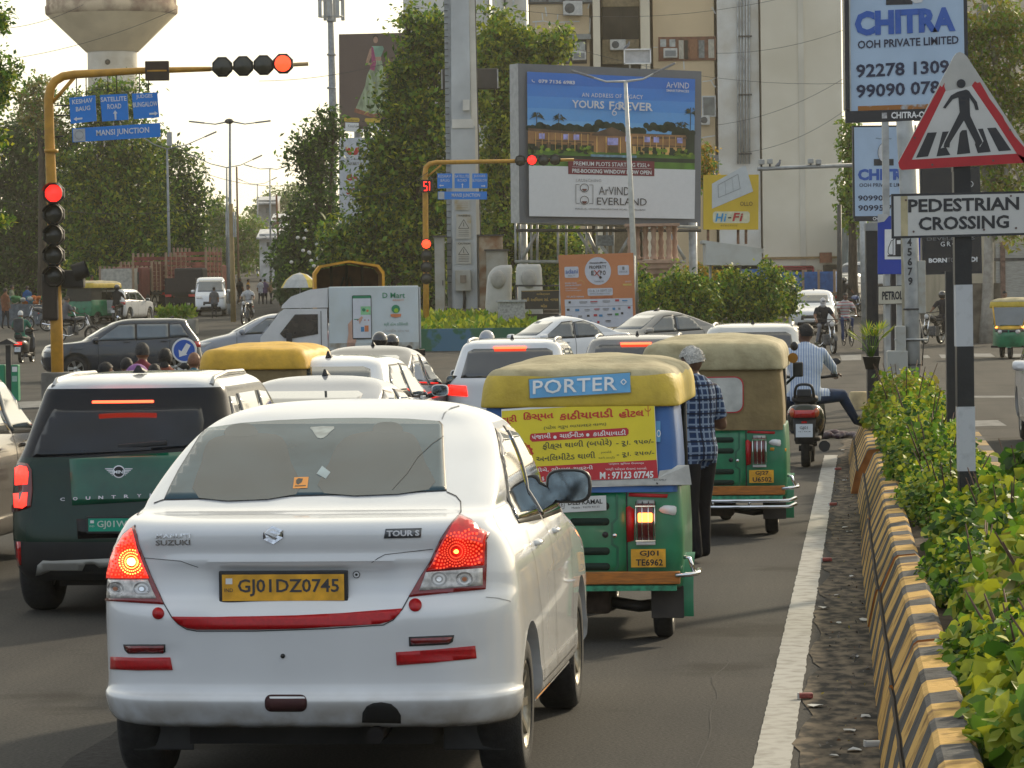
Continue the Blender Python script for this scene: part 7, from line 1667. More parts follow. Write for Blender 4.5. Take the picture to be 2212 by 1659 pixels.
 m.build('truss',root)
 for x in (1130,1500): m=MB(); m.cyl(L(x,480,1.2),Vector((L(x,480).x,1.2,0)),.16,STL,8); m.build('post',root)
 m=MB(); m.box(L(1309,519,.7),(.62,.04,.40),M('permit_plate',(.16,.18,.18),.6,var=.3,scale=12)); m.build('permit_plate',root)
 # floodlit empty light box above
 o=thing('light_box','small white framed empty light box above the billboard, with a bird on it','light box',A(1377,122,139),0); m=MB(); m.box((0,.15,0),(.98,.25,.54),M('lightbox_inner',(.42,.42,.42),.6,var=.1),bev=.02)
 for z in (-.27,.27): m.box((0,0,z),(1.04,.2,.045),WHT)
 for x in (-.5,.5): m.box((x,0,0),(.045,.2,.56),WHT)
 m.cyl((-.3,.1,-.5),(-.3,.1,-.28),.03,STL,6); m.cyl((.35,.1,-.5),(.35,.1,-.28),.03,STL,6); m.build('housing',o)
billboard()
def pigeon(x,y,Y,lb):
 o=thing('pigeon',lb,'bird',A(x,y,Y),0); m=MB(); g=M('pigeon_grey',(.16,.17,.19),.7,var=.3,scale=30); m.tube([(-.14,0,-.09),(-.05,0,-.03),(.03,0,.04),(.07,0,.12),(.07,0,.15)],[.018,.05,.06,.035,.028],g,8); m.ell((.07,0,.165),(.03,.028,.03),g,8,6); m.tube([(.095,0,.16),(.12,0,.155)],[.008,.003],BLK,5); 
 for s in (-.02,.02): m.cyl((.02,s,-.02),(.02,s,-.10),.006,M('pigeon_leg',(.3,.08,.06),.6),4)
 m.build('body',o)
pigeon(1355,100,139,'grey pigeon perched on the empty light box above the billboard'); pigeon(1680,358,112,'grey pigeon standing on the camera beam before the cream wall')
# ---------- left hoardings ----------
def hoardings():
 Y=186; root,b=root_at('hoarding','brown bridal wear hoarding showing a woman in pale green dress, half hidden by the tree','billboard',810,Y,'hoardings behind the trees'); L=L_(b,Y)
 p=Panel(L(732,74),L(905,70),L(905,290),L(733,283),(0,0,172,211),MB()); p.e=.01; br=M('print_taupe',(.115,.078,.065),.6,var=.08,scale=.5); p.slab(.3,STL); p.rect(0,0,172,205,br,1); p.rect(0,205,172,211,WHT,1)
 SKN=M('print_skin',(.42,.25,.17),.6); MINT=M('print_mint',(.24,.42,.30),.6,var=.3,scale=1); MINTP=M('print_skirt',(.30,.36,.22),.6,var=.45,scale=1.2,stretch=(3,1,1)); PNK=M('print_pink',(.36,.06,.16),.6); TER=M('print_hem',(.28,.11,.06),.6,var=.3)
 p.disc(79,14,5,SKN,3,ry=7); p.disc(79,9,5.6,M('print_hair',(.05,.03,.02),.6),2,ry=6); p.poly([(70,27),(94,27),(97,33),(90,50),(74,50)],MINT,3); p.poly([(66,34),(72,28),(72,44),(64,62),(78,66),(78,70),(58,66),(58,60)],SKN,3); p.poly([(75,50),(91,50),(91,58),(75,58)],SKN,3)
 p.poly([(75,58),(92,58),(118,168),(74,178),(34,165),(56,112),(60,90)],MINTP,3); p.poly([(34,160),(74,172),(118,162),(120,172),(74,180),(32,169)],TER,4); p.poly([(70,27),(74,30),(80,62),(76,80),(66,76),(70,60)],PNK,4)
 p.poly([(140,56),(165,60),(168,82),(140,92)],PNK,2)
 p.rrect(10,181,44,190,4,M('print_yellow',(.55,.38,.04),.5),3); p.text('Exclusive',16,184,40,188,BLK,5); p.rect(13,192,42,206,WHT,3); p.text('Kaushik',19,196,40,202,M('print_grey2',(.2,.2,.2),.5),5); p.rrect(55,181,90,190,4,M('print_yellow',(.55,.38,.04),.5),3); p.rect(62,192,90,206,WHT,3)
 p.mb.build('poster',root,False); [MB().cyl(Vector((L(x_,280).x,.5,0)),L(x_,280,.5),.2,STL,8).build('post',root) for x_ in (772,860)]
 Y=184; root,b=root_at('hoarding','white bakery hoarding with red leaf logo, mostly behind the tree','billboard',800,Y,'hoardings behind the trees'); L=L_(b,Y)
 p=Panel(L(732,298),L(850,296),L(850,508),L(733,505),(0,0,118,207),MB()); p.e=.01; p.slab(.3,STL); p.rect(0,0,118,207,M('hoarding_white',(.52,.54,.58),.5,var=.05),1); rd=M('print_leaf_red',(.45,.02,.02),.5)
 p.poly([(14,20),(24,22),(30,31),(36,22),(44,20),(44,30),(38,37),(22,37),(16,30)],rd,2); p.line([(25,23),(30,33),(35,23)],1.5,WHT,3); p.text('DR. JIVRAJ',15,45,42,48,BLK,2); p.text('BAKERY',15,52,44,59,M('print_grey2',(.2,.2,.2),.5),2,bold=.02); p.text('GA',16,78,42,92,rd,2,bold=.04); p.text('SOUL',16,108,60,122,rd,2,bold=.04); p.disc(20,195,4,rd,2)
 p.mb.build('poster',root,False)
hoardings()
# ---------- Hi-Fi sign, shelter, banner, plaque, monument ----------
def small_boards():
 Y=128; root,b=root_at('shop_sign','yellow electrical goods sign with white switch plate, on the small white shelter','sign',1580,Y); L=L_(b,Y)
 p=Panel(L(1519,378),L(1639,377),L(1638,496),L(1519,496),(1519,378,1639,496),MB()); p.e=.008; YY=M('sign_yellow',(.62,.42,.02),.5,var=.06,scale=1); p.slab(.25,STLD); p.rect(1519,378,1639,496,YY,1)
 wp=M('switch_white',(.52,.55,.56),.4,var=.04); pts=[(1538,397),(1607,359),(1611,360),(1627,414),(1538,451)]; p.poly([(x,y) for x,y in pts],wp,3); p.line([(1551,400),(1594,377),(1599,408),(1552,427),(1551,400)],1,M('switch_line',(.2,.22,.24),.5),5)
 p.line([(1566,393),(1568,420)],.6,M('switch_line',(.2,.22,.24),.5),5); p.line([(1581,385),(1584,413)],.6,M('switch_line',(.2,.22,.24),.5),5)
 p.text('OLLO',1599,436,1626,445,M('print_brown',(.06,.03,.01),.5),5); p.rrect(1540,457,1620,482,6,M('sign_cream',(.62,.60,.42),.5),2)
 p.text('Hi',1545,461,1570,479,M('hifi_blue',(.03,.27,.55),.4),5,bold=.03,shear=.2,spacing=1.15); p.text('-',1573,469,1580,472,BLK,5,bold=.03); p.text('Fi',1582,460,1606,478,M('hifi_red',(.42,.02,.02),.4),5,bold=.03,shear=.2,spacing=1.15); p.text('electric',1557,484,1594,489,M('print_brown',(.06,.03,.01),.5),5,shear=.3,spacing=1.3)
 p.mb.build('panel',root,False)
 for x in (1530,1595,1612): m=MB(); m.cyl(L(x,495,.15),L(x,527,.15),.05,M('rusty_leg',(.14,.07,.04),.8,var=.4),6); m.build('leg',root)
 root,b=root_at('bus_shelter','small white concrete shelter on thin posts, under the yellow sign','shelter',1585,Y); L=L_(b,Y); wh=M('shelter_white',(.50,.50,.47),.7,col2=(.36,.33,.27),scale=1.2,thr=(.3,.55))
 m=MB(); m.prism([(L(x,y).x,L(x,y).z) for x,y in ((1517,519),(1647,538),(1647,545),(1643,548),(1643,573),(1524,573),(1523,527),(1517,526))],'y',-.6,1.6,wh); m.build('roof',root)
 for x,lw in ((1534,3),(1598,4),(1615,3.5)):
  m=MB(); m.cyl(Vector((L(x,573).x,0 if x<1600 else .8,.0)),L(x,573,0 if x<1600 else .8),lw/F*Y,wh,8); m.build('post',root); m=MB(); m.cyl(Vector((L(x,573).x,0 if x<1600 else .8,.0)),Vector((L(x,573).x,0 if x<1600 else .8,.42)),lw/F*Y*1.15,BLKP,8); m.build('post_base',root)
 m=MB(); m.box(L(1590,578,.2),(1.6,.08,.12),STLD); m.build('beam',root)
 # expo banner
 Y=121; root,b=root_at('event_banner','orange property expo banner with white circle, in front of the billboard truss','banner',1290,Y); L=L_(b,Y)
 p=Panel(L(1206,551),L(1368,546),L(1374,705),L(1214,708),(0,0,166,158),MB()); p.e=.008; og=M('banner_orange',(.55,.20,.075),.6,var=.05,scale=1,bump=.15); p.slab(.05,STL); p.rect(0,0,166,158,og,1); sw=M('banner_white',(.56,.57,.62),.55,var=.04)
 p.disc(86,37,29,sw,2,ry=30); p.text('AhmedabadMirror',68,17,106,21,BLK,4,bold=.02); p.text('PROPERTY',67,25,105,32,BLK,4,bold=.02,spacing=1.1); p.text('E',71,36,77,46,BLK,4,bold=.03); p.text('P O',91,36,103,46,BLK,4,bold=.03); rx=M('banner_red_x',(.42,.05,.03),.5); p.line([(78,35),(90,50)],2,rx,5); p.line([(90,35),(78,47)],2,rx,5); p.disc(91,51,3,BLK,5,n=10); p.text('TOWN HALL 2023',76,58,98,61,BLK,4)
 p.rrect(12,26,43,50,3,sw,2); p.text('adani',14,31,41,41,M('adani_blue',(.05,.12,.35),.5),4,bold=.01); p.text('REALTY',20,44,35,47,M('print_grey2',(.2,.2,.2),.5),4); p.rrect(130,26,155,47,3,sw,2); p.text('SHIVALIK',133,38,152,42,M('print_grey2',(.2,.2,.2),.5),4); p.rect(140,29,145,36,M('print_grey2',(.2,.2,.2),.5),4)
 for i,(s_,y_) in enumerate((('BOOK YOUR',60),('DREAM PROPERTY',65),('across Ahmedabad',71),('Gandhinagar',76))): p.text(s_,12,y_,38+10*(i%2),y_+3.4,sw,4,bold=.02 if i<2 else 0)
 p.line([(38,60),(46,55),(54,60),(54,66)],.8,M('banner_gold',(.6,.42,.1),.5),4); p.text('10 LACS visitors',14,89,52,93,sw,4,bold=.02); p.rrect(61,74,117,90,3,sw,2); p.text('13 & 14 SEPT 23',64,77,114,82,M('print_grey2',(.2,.2,.2),.5),4); p.text('GMDC Exhibition Hall',66,84,110,87,M('print_grey2',(.2,.2,.2),.5),4); p.rect(66,92,116,97,M('banner_dark_orange',(.42,.12,.04),.6),2)
 p.text('ASSOCIATE',145,60,158,63,sw,4); p.rect(140,66,160,70,M('banner_gold',(.6,.42,.1),.5),2)
 p.rect(9,97,160,158,sw,2); p.line([(9,113),(160,113)],.8,M('print_grey',(.25,.25,.26),.5),3)
 rr_=random.Random(6); cols=[M('logo_black',(.03,.03,.03),.5),M('logo_red',(.42,.03,.04),.5),M('logo_blue',(.05,.22,.42),.5),M('print_grey',(.25,.25,.26),.5),M('logo_green',(.05,.32,.06),.5)]
 for (x_,y_,c_,w_) in [(20,103,0,5),(50,104,3,18),(74,104,1,16),(102,103,3,17),(126,101,1,9),(143,103,2,12),(16,119,0,6),(36,120,2,9),(58,121,3,12),(80,120,1,12),(100,120,3,14),(118,119,2,6),(130,119,3,5),(152,117,1,6),(18,134,3,12),(42,134,3,9),(60,133,0,6),(76,132,1,8),(88,133,2,8),(108,132,0,11),(124,131,4,8),(136,129,0,5),(40,146,3,8),(62,146,2,9),(82,147,1,5),(104,146,0,12),(20,147,2,6)]:
  p.rect(x_-w_/2,y_-2.2,x_+w_/2,y_+(2.5 if w_<10 else 0),cols[c_],4); 
  if w_>10: p.rect(x_-w_*.4,y_+1.5,x_+w_*.4,y_+2.4,cols[3],4)
 p.mb.build('banner_sheet',root,False); [MB().cyl(Vector((L(x,700).x,.1,0)),L(x,552,.1),.04,STL,6).build('pole',root) for x in (1210,1370)]
 # black Gujarati plaque
 Y=124; root,b=root_at('road_name_board','black board with gold Gujarati lettering beside the orange banner','sign',1180,Y); L=L_(b,Y); p=Panel(L(1126,628),L(1215,626),L(1215,668),L(1126,668),(0,0,89,40),MB()); p.e=.006; p.slab(.08,M('board_black',(.015,.014,.012),.4,var=.2)); gd=M('gold_letter',(.50,.34,.08),.5)
 p.line([(1,1),(88,1)],1,gd,1); p.text('સાિહત્યકાર',33,5,62,11,gd,1,bold=.01); p.text('શ્રી રતિલાલ સાં. નાયક',5,15,80,25,gd,1,bold=.01); p.text('ચોક',42,29,56,36,gd,1,bold=.01); p.mb.build('board',root,False)
 m=MB(); 
 for x in (1116,1212): m.cyl(Vector((L(x,660).x,.1,0)),L(x,617,.1),.04,M('dark_post',(.03,.03,.03),.6),6)
 m.cyl(L(1114,617,.1),L(1212,617,.1),.035,M('dark_post',(.03,.03,.03),.6),6); pb=MB(); m.build('frame',root); m=MB(); m.box((0,.1,.5),(1.6,.1,1.0),M('board_black',(.015,.014,.012),.4)); m.build('lower_panel',root)
 # grey feeder box
 o,b=root_at('utility_cabinet','speckled grey junction cabinet left of the black name board','cabinet',1104,122,None); L=L_(b,122); h=L(1104,652).z; m=MB(); m.box((0,.3,h/2),(.92,.7,h),M('granite_grey',(.32,.32,.31),.7,var=.3,scale=14),bev=.02); m.build('casing',o); m=MB(); m.box((0,.3,h+.03),(1.05,.85,.07),STL); m.build('lid',o)
 # white moulded planters
 for (x0,y0,x1,y1,lb,Yp) in ((1046,573,1106,662,'tall white moulded planter shaped like a scoop, right of the pylon',131),(1112,571,1174,630,'short rounded white moulded planter above the black name board',130)):
  o,b=root_at('white_planter',lb,'planter',(x0+x1)/2,Yp,'white moulded planters'); L=L_(b,Yp); wp=M('fibreglass_white',(.52,.50,.45),.45,var=.10,scale=2); a,c=L(x0,y0),L(x1,y1); w_=abs(c.x-a.x)/2; zt=a.z; rings=[]
  for z,k,sh in ((0,.95,0),(zt*.5,.97,0),(zt*.8,.94,.02 if x0<1100 else 0),(zt*.95,.90,.04 if x0<1100 else 0),(zt,.80,.05 if x0<1100 else 0)):
   rings.append([Vector((w_*k*math.copysign(abs(math.cos(t))**.5,math.cos(t))+sh*(2 if x0<1100 else 1),.45+.42*k*math.copysign(abs(math.sin(t))**.5,math.sin(t)),z*(1-.10*max(0,-math.cos(t))*(1 if x0<1100 else 0)))) for t in [2*math.pi*i/24 for i in range(24)]])
  m=MB(); m.loft(rings,wp); m.build('shell',o)
  m=MB(); m.ell((0,-.0,zt*.80),(w_*.55,.12,zt*.13),M('planter_painted_shade',(.36,.34,.30),.6,var=.1)); m.build('painted_hollow',o)  # shade of the hollow painted as a darker bulge on the shell
 # sandstone monument under the billboard
 Y=133; root,b=root_at('stone_monument','carved peach sandstone column cluster under the billboard','monument',1400,Y); L=L_(b,Y); st=M('sandstone_peach',(.42,.27,.19),.85,var=.2,scale=2,bump=.3)
 for x in (1362,1378,1396,1413,1430,1446,1460):
  m=MB(); c=L(x,560,.2+(x%3)*.25); zt=L(x,484).z-c.z; r_=6.2/F*Y; m.lathe([(r_*1.3,0),(r_*1.3,.08),(r_*.8,.12),(r_*1.1,.25),(r_*.75,zt*.35),(r_*1.15,zt*.5),(r_*.7,zt*.6),(r_*.9,zt*.8),(r_*1.3,zt*.86),(r_*.9,zt*.9),(r_*1.2,zt)],c,st,14); m.build('baluster',root)
 m=MB(); c=L(1410,565,.5); m.box(c,(2.0,1.4,.12),st); m.box(c+Vector((0,0,-.16)),(1.6,1.2,.2),st); m.box(c+Vector((0,0,-.36)),(1.2,1.0,.2),st); m.box((L(1408,0).x,.5,c.z/2-.2),(.62,.6,c.z-.4),st); m.box(c+Vector((0,0,1.35)),(2.0,1.3,.1),st); m.build('pedestal',root)
small_boards()
# ---------- posts and boards at the right ----------
def right_posts():
 # striped pole with triangle and PEDESTRIAN CROSSING
 Y=25.3; b=A(2085,700,Y); b.z=.25; root=thing('road_sign','pedestrian crossing warning sign with peeling red triangle on black and white striped pole','road sign',b,0); L=L_(b,Y)
 KP=M('pole_black_paint',(.012,.012,.013),.45,var=.3,scale=12,bump=.1); WP=M('pole_white_paint',(.50,.51,.53),.55,col2=(.36,.37,.38),scale=14,thr=(.2,.45))
 m=MB()
 zs=[0,L(0,1046).z,L(0,907).z,L(0,777).z,L(0,644).z,L(0,360).z]
 m.box((0,0,zs[1]/2),(.118,.118,zs[1]),KP); 
 for i,(z0,z1,mt) in enumerate(((L(0,1046).z,L(0,907).z,WP),(L(0,907).z,L(0,777).z,KP),(L(0,777).z,L(0,644).z,WP),(L(0,644).z,L(0,400).z,KP),(L(0,400).z,L(0,355).z,KP))):
  m.box((-.004*(i+1),0,(z0+z1)/2),(.118,.118,z1-z0),mt)
 m.build('pole',root)
 X=lambda x:1659+x/4; V=lambda y:y/4
 tri=[(X(1110),V(1420)),(X(1120),V(1450)),(X(1140),V(1472)),(X(2195),V(1412)),(X(2235),V(1375)),(X(2235),V(1340)),(X(1700),V(492)),(X(1672),V(470)),(X(1640),V(458)),(X(1612),V(468)),(X(1595),V(490)),(X(1500),V(690))]
 T0=Panel(L(1900,100,-.10),L(2250,100,-.10),L(2250,380,-.10),L(1900,380,-.10),(1900,100,2250,380),MB()); T0.e=.0015
 sil=M('sign_back_silver',(.44,.43,.40),.45,var=.08,scale=6); red=M('sign_red',(.42,.008,.015),.4,var=.06,scale=9); wt=M('sign_white_sheet',(.54,.53,.51),.45,var=.05,scale=5); KI=M('sign_black',(.02,.02,.024),.4,var=0)
 tri2=[(1937,352),(1939,363),(1944,368),(2207,353),(2222,348),(2226,340),(2216,325),(2084,123),(2077,117),(2069,114),(2062,117),(2057,123)]
 T0.poly(tri2,sil,1); n0=len(T0.mb.v)
 back=[T0.P(u,v,-.02) for u,v in tri2]; T0.mb.add(back+[T0.P(u,v,.001) for u,v in tri2],[(i,(i+1)%12,12+(i+1)%12,12+i) for i in range(12)],sil)
 # red band left, bottom, right (torn off at the top)
 T0.poly([(1937,352),(1939,363),(1944,368),(1966,346),(2039,197),(2036,188),(2037,180),(2031,190),(2027,186),(2024,192)],red,2)
 T0.poly([(1944,368),(2207,353),(2222,348),(2192,333),(1966,346)],red,2)
 T0.poly([(2099,181),(2102,177),(2107,181),(2113,179),(2127,203),(2133,214),(2162,253),(2166,262),(2188,296),(2226,340),(2222,348),(2207,353),(2192,333),(2150,268),(2095,187)],red,2)
 T0.poly([(2038,199),(2095,187),(2150,268),(2190,333),(1967,346)],wt,3)
 # zebra blocks and walker
 for q in ([(2000,288),(2020,287),(2001,339),(1975,342)],[(2032,286),(2047,285),(2049,300),(2040,320),(2049,336),(2019,339)],[(2070,283),(2084,282),(2092,332),(2063,335)],[(2105,280),(2119,279),(2136,329),(2108,332),(2102,314)],[(2128,278),(2147,277),(2180,326),(2153,328)]): T0.poly(q,KI,4)
 T0.poly([(2028,322),(2048,316),(2090,262),(2112,310),(2112,320),(2120,306),(2092,245),(2066,245),(2053,270),(2030,318)],wt,5)
 T0.disc(2072,182.5,9.6,KI,6)
 T0.poly([(2064,200),(2083,195),(2089,198),(2094,206),(2106,222),(2110,239),(2103,239),(2099,226),(2090,213),(2091,243),(2092,252),(2117,306),(2118,309),(2110,319),(2106,316),(2078,262),(2048,310),(2047,320),(2034,319),(2036,310),(2069,244),(2066,212),(2054,216),(2038,236),(2033,234),(2050,208)],KI,6)
 for x,y in ((1972,299),(2010,357),(2141,348),(2177,282)): T0.disc(x,y,2.6,M('bolt_dark',(.14,.09,.08),.5,metal=.5),7,n=10)
 T0.mb.build('warning_triangle',root,False)
 p=Panel(L(1922,420,-.10),L(2225,413,-.10),L(2225,508,-.10),L(1923,516,-.10),(1922,420,2225,516),MB()); p.e=.0015; p.slab(.02,KI); p.rect(1922,420,2225,516,KI,1); p.rect(1927,425,2222,511,wt,2)
 p.rect(1942,425,1957,511,M('rust_stain',(.40,.34,.20),.6,var=.3,scale=8),2.5); p.text('PEDESTRIAN',1958,432,2197,461,KI,4,bold=.03,rise=0); p.text('CROSSING',1980,471,2175,500,KI,4,bold=.03)
 for x,y in ((1953,434),(1969,502),(2121,502),(2190,500),(2179,430)): p.disc(x,y,2.4,M('bolt_dark',(.14,.09,.08),.5,metal=.5),6,n=10)
 p.mb.build('name_plate',root,False)
 # galvanised pole with painted numbers and boxes
 Y=46.6; b=A(1968,700,Y); b.z=.2; root=thing('utility_pole','galvanised steel pole with painted numbers and a meter box, behind the crossing sign','pole',b,0); L=L_(b,Y)
 m=MB(); m.tube([(0,0,0),L(1971,620),L(1957,300),L(1955,262)],[.105,.10,.115,.115],STL,16); m.build('pole',root)
 m=MB(); 
 for k,ch in enumerate('45679'):
  vs,fs,a,b_,c,d=tmesh(ch,.03); y=524+k*21; x0=1955+ (k==0)*0; q=[]
  for vx,vy in vs: 
   u=(vx-a)/(b_-a); v=(vy-c)/(d-c); q.append(L(1957.5+k*.5+10*u,y+8-17*v,-.108))
  m.add(q,fs,KI)
 m.build('painted_number',root,False)
 cab=M('meter_box_grey',(.38,.38,.34),.6,col2=(.28,.24,.17),scale=6,thr=(.25,.5))
 m=MB(); m.box(L(1937,794,-.05),(.26,.22,.44),cab,bev=.015); m.build('meter_box',root); m=MB(); m.box(L(1944,734,-.05),(.13,.18,.36),cab,bev=.015); m.build('switch_box',root)
 for y in (577,): m=MB(); m.box(L(1990,620,.0),(.10,.16,.68),cab,bev=.01); m.build('side_box',root)
 for y in (668,735,787,812): m=MB(); m.lathe([(.112,-.012),(.118,0),(.112,.012)],L(1970+ (y-700)*.01,y),STLD,16); m.build('clamp',root)
 m=MB(); m.tube([L(1957,770,-.1),L(1961,800,-.12),L(1958,832,-.1),L(1940,840,-.1)],.012,BLKP,6); m.tube([L(1985,690,-.1),L(1993,740,-.1),L(1990,790,-.1)],.008,BLKP,5); m.tube([L(1930,733,-.12),L(2003,733,-.1)],.014,STL,6); m.build('cable',root)
 # black square posts and gray post
 for (x,w_,y0,Yp,lb,cat,mt) in ((2052,18,586,34,'plain black square post directly behind the striped pole','post',KP),(1884,25,496,57,'thick black square post with grey cap beside the blue petrol sign','post',KP),(1917,14,262,58,'thin grey square post holding the phone number boards','post',STL),(1936,22,590,56,'dark square post below the petrol pump plate','post',M('post_brown_black',(.03,.025,.022),.7,var=.3))):
  base=A(x,700,Yp); base.z=.1; o=thing('post',lb,cat,base,0); zt=A(x,y0,Yp).z-.1; m=MB(); m.box((0,0,zt/2),(w_/F*Yp,w_/F*Yp,zt),mt); m.build('shaft',o)
  if x==1884: m=MB(); m.box((.02,0,zt+.04),(w_/F*Yp*1.3,w_/F*Yp*1.2,.12),M('cap_grey',(.22,.23,.23),.6)); m.build('cap',o)
 # chitra board (large, near)
 CB=M('board_pale_blue',(.40,.52,.66),.5,var=.07,scale=1.2); CI=M('board_letter_blue',(.035,.11,.42),.5,var=.05); CK=M('board_letter_navy',(.02,.025,.06),.5); RST=M('board_rust',(.36,.15,.04),.8,col2=(.42,.46,.48),scale=5,thr=(.42,.5))
 Y=48; b=A(1950,620,Y); b.z=.1; root=thing('advert_board','large pale blue advertising contact board on black frame, top right','billboard',b,0,'contact boards at the roadside'); L=L_(b,Y)
 p=Panel(L(1833,-60,0),L(2080,-66,0),L(2085,232,0),L(1836,240,0),(1833,-60,2080,236),MB()); p.e=.003; p.slab(.22,KI,.05); p.rect(1833,-60,2080,236,CB,1); p.rect(1833,-60,1836,236,M('board_rim_white',(.5,.5,.47),.6),2)
 p.rect(1850,226,2060,236,RST,2)
 def tt(s,x0,y0,x1,y1,m_,bold,rise=3): p.text(s,x0,y0,x1,y1,m_,4,bold=bold,rise=rise)
 tt('CHITRA',1845,24,2062,77,CI,.055,5); tt('OOH PRIVATE LIMITED',1851,86.5,2068,104,CK,.02,5); tt('92278 13090',1847,137,2068,166,CK,.025,5); tt('99090 07864',1847,180,2068,209,CK,.025,5)
 p.rect(1913,-20,1970,12,KI,3); p.poly([(1963,0),(1985,-10),(1997,-4),(1990,8),(1975,10)],M('hand_white',(.6,.6,.6),.5),4); p.mb.build('panel',root,False)
 p=Panel(L(1826,241,-.06),L(2090,234,-.06),L(2090,258,-.06),L(1826,266,-.06),(0,0,264,24),MB()); p.e=.003; p.slab(.1,KI); p.rect(78,5,89,17,M('faded_white',(.35,.35,.35),.7,var=.5,scale=20),1); p.text('CHITRA-OOH.COM',98,4,232,18,WHT,2,bold=.03); p.mb.build('name_strip',root,False)
 m=MB(); m.box((L(1828,100).x,.1,(L(0,-60).z+L(0,262).z)/2),(.05,.3,L(0,-60).z-L(0,262).z),KI); m.build('frame',root)
 m=MB(); m.cyl(Vector((L(1950,0).x,.14,0)),L(1950,250,.14),.035,M('post_cream',(.34,.31,.22),.6,var=.2),12); m.build('post',root)
 # second board, further
 Y=84; b=A(1915,620,Y); b.z=.05; root=thing('advert_board','smaller pale blue contact board behind the grey post','billboard',b,0,'contact boards at the roadside'); L=L_(b,Y)
 p=Panel(L(1845,275),L(1975,274),L(1975,466),L(1847,467),(1845,275,1975,467),MB()); p.e=.004; p.slab(.15,KI,.04); p.rect(1845,275,1975,467,CB,1); p.text('Managed by',1892,298,1926,302,CK,3); p.rect(1887,344,1930,358,KI,3); p.disc(1908,330,12,M('hand_white',(.6,.6,.6),.5),4,ry=20); p.ring(1908,330,12,.8,KI,5,ry=20)
 p.text('CHITRA',1852,365,1972,390,CI,3,bold=.05); p.text('OOH PRIVATE LIMITED',1855,396,1970,404,CK,3,bold=.01); p.text('90990 78640',1852,422,1968,434,CK,3,bold=.02); p.text('90995 78641',1852,443,1968,456,CK,3,bold=.02); p.mb.build('panel',root,False)
 p=Panel(L(1845,467,-.05),L(1975,467,-.05),L(1975,477,-.05),L(1845,478,-.05),(0,0,130,10),MB()); p.e=.004; p.slab(.1,KI); p.text('CHITRA-OOH.COM',40,1.5,110,8.5,WHT,2,bold=.02); p.mb.build('name_strip',root,False); m=MB(); m.cyl((0,.1,0),L(1915,470,.1),.08,STL,8); m.build('post',root)
 # black builder board
 Y=62; b=A(2054,620,Y); b.z=.05; root=thing('advert_board','black builder advertising board hanging behind the striped pole','billboard',b,0,'contact boards at the roadside'); L=L_(b,Y)
 p=Panel(L(1990,366),L(2114,362),L(2119,588),L(1996,591),(1992,364,2117,590),MB()); p.e=.003; p.slab(.15,KI,.02); p.rect(1992,364,2117,590,M('board_black_gloss',(.012,.011,.012),.25,var=.1),1); p.ring(2098,399,6,1.2,WHT,3); p.text('R',2095.5,396,2100.5,402,WHT,3,bold=.02); p.text('DEVELOPERS',2000,512,2105,519,M('faint_grey_ink',(.2,.2,.2),.5),3); p.text('GROUP',2030,522,2090,532,WHT,3,spacing=1.4); p.text('BORN',2003,557,2043,567,WHT,3,bold=.04); p.text('TO',2044,557,2060,567,M('faint_grey_ink',(.2,.2,.2),.5),3); p.text('BUILD!',2064,556,2110,567,WHT,3,bold=.04); p.mb.build('panel',root,False)
 m=MB(); m.box((L(2062,0).x,.15,(L(0,590).z)/2),(.12,.12,L(0,590).z),KP); m.build('post',root)
 # petrol pump signs
 Y=53; b=A(1944,620,Y); b.z=.1; root=thing('road_sign','blue petrol pump symbol sign with white name plate PETROL PUMP','road sign',b,0); L=L_(b,Y); BL=M('sign_royal_blue',(.012,.045,.36),.4,var=.05,scale=3)
 p=Panel(L(1896,467),L(1988,465),L(1988,592),L(1896,592),(1896,466,1988,592),MB()); p.e=.003; p.slab(.02,BL); p.poly([(1896,462),(1914,461),(1920,466),(1910,478),(1896,480)],M('faded_white2',(.45,.46,.45),.6),2); p.rect(1911,495,1975,560,WHT,2); p.line([(1929,518),(1925,520),(1919,535),(1918,545),(1921,550),(1929,550),(1929,518)],1.4,KI,4); p.rect(1934,515,1948,552,KI,4); p.rect(1937,519,1945,527,WHT,5); p.rect(1917,551,1955,554,KI,4); p.line([(1929,518),(1937,508),(1945,508)],1.6,KI,4); p.mb.build('symbol_plate',root,False)
 p=Panel(L(1896,618,-.02),L(1992,615,-.02),L(1992,656,-.02),L(1896,658,-.02),(0,0,96,41),MB()); p.e=.003; p.slab(.02,KI); p.rect(1.5,1.5,94.5,39.5,M('plate_cream',(.50,.47,.37),.5,var=.06),1); p.text('PETROL PUMP',9,12,89,31,KI,3,bold=.035); p.mb.build('name_plate',root,False)
 MB().box((0,.08,(L(0,470).z)/2),(.09,.09,L(0,470).z),STL).build('post',root); MB().box((-.18,.08,(L(0,500).z)/2+.0),(.06,.06,L(0,500).z),STL).build('post',root)
 # camera beam with cameras
 Y=112; b=A(1850,620,Y); b.z=0; root=thing('camera_gantry','long grey camera arm reaching left in front of the cream wall','camera gantry',b,0); L=L_(b,Y); m=MB(); m.tube([L(1636,365),L(1700,362),L(1860,356)],.065,STL,8); m.build('arm',root); m=MB(); m.tube([Vector((L(1862,0).x,0,0)),L(1862,340)],.12,STL,10); m.build('pole',root)
 for x,y in ((1645,350),(1663,349),(1751,348),(1768,350)):
  m=MB(); m.box(L(x,y,-.05),(.17,.3,.16),M('camera_casing',(.36,.36,.34),.5),bev=.03,ry=0); m.box(L(x,y+8,0),(.05,.05,.12),BLKP); m.build('camera',root)
 # low drum at the barrier end
 p_=G(1855,885); m=MB(); m.lathe([(.001,.30),(.13,.30),(.15,.28),(.15,0)],(0,0,0),M('drum_cream',(.42,.33,.18),.8,var=.2,scale=6),20); o=m.build('drum'); o.location=(p_.x,p_.y,0); tag(o,'short cream concrete drum at the far end of the median','bollard')
right_posts()
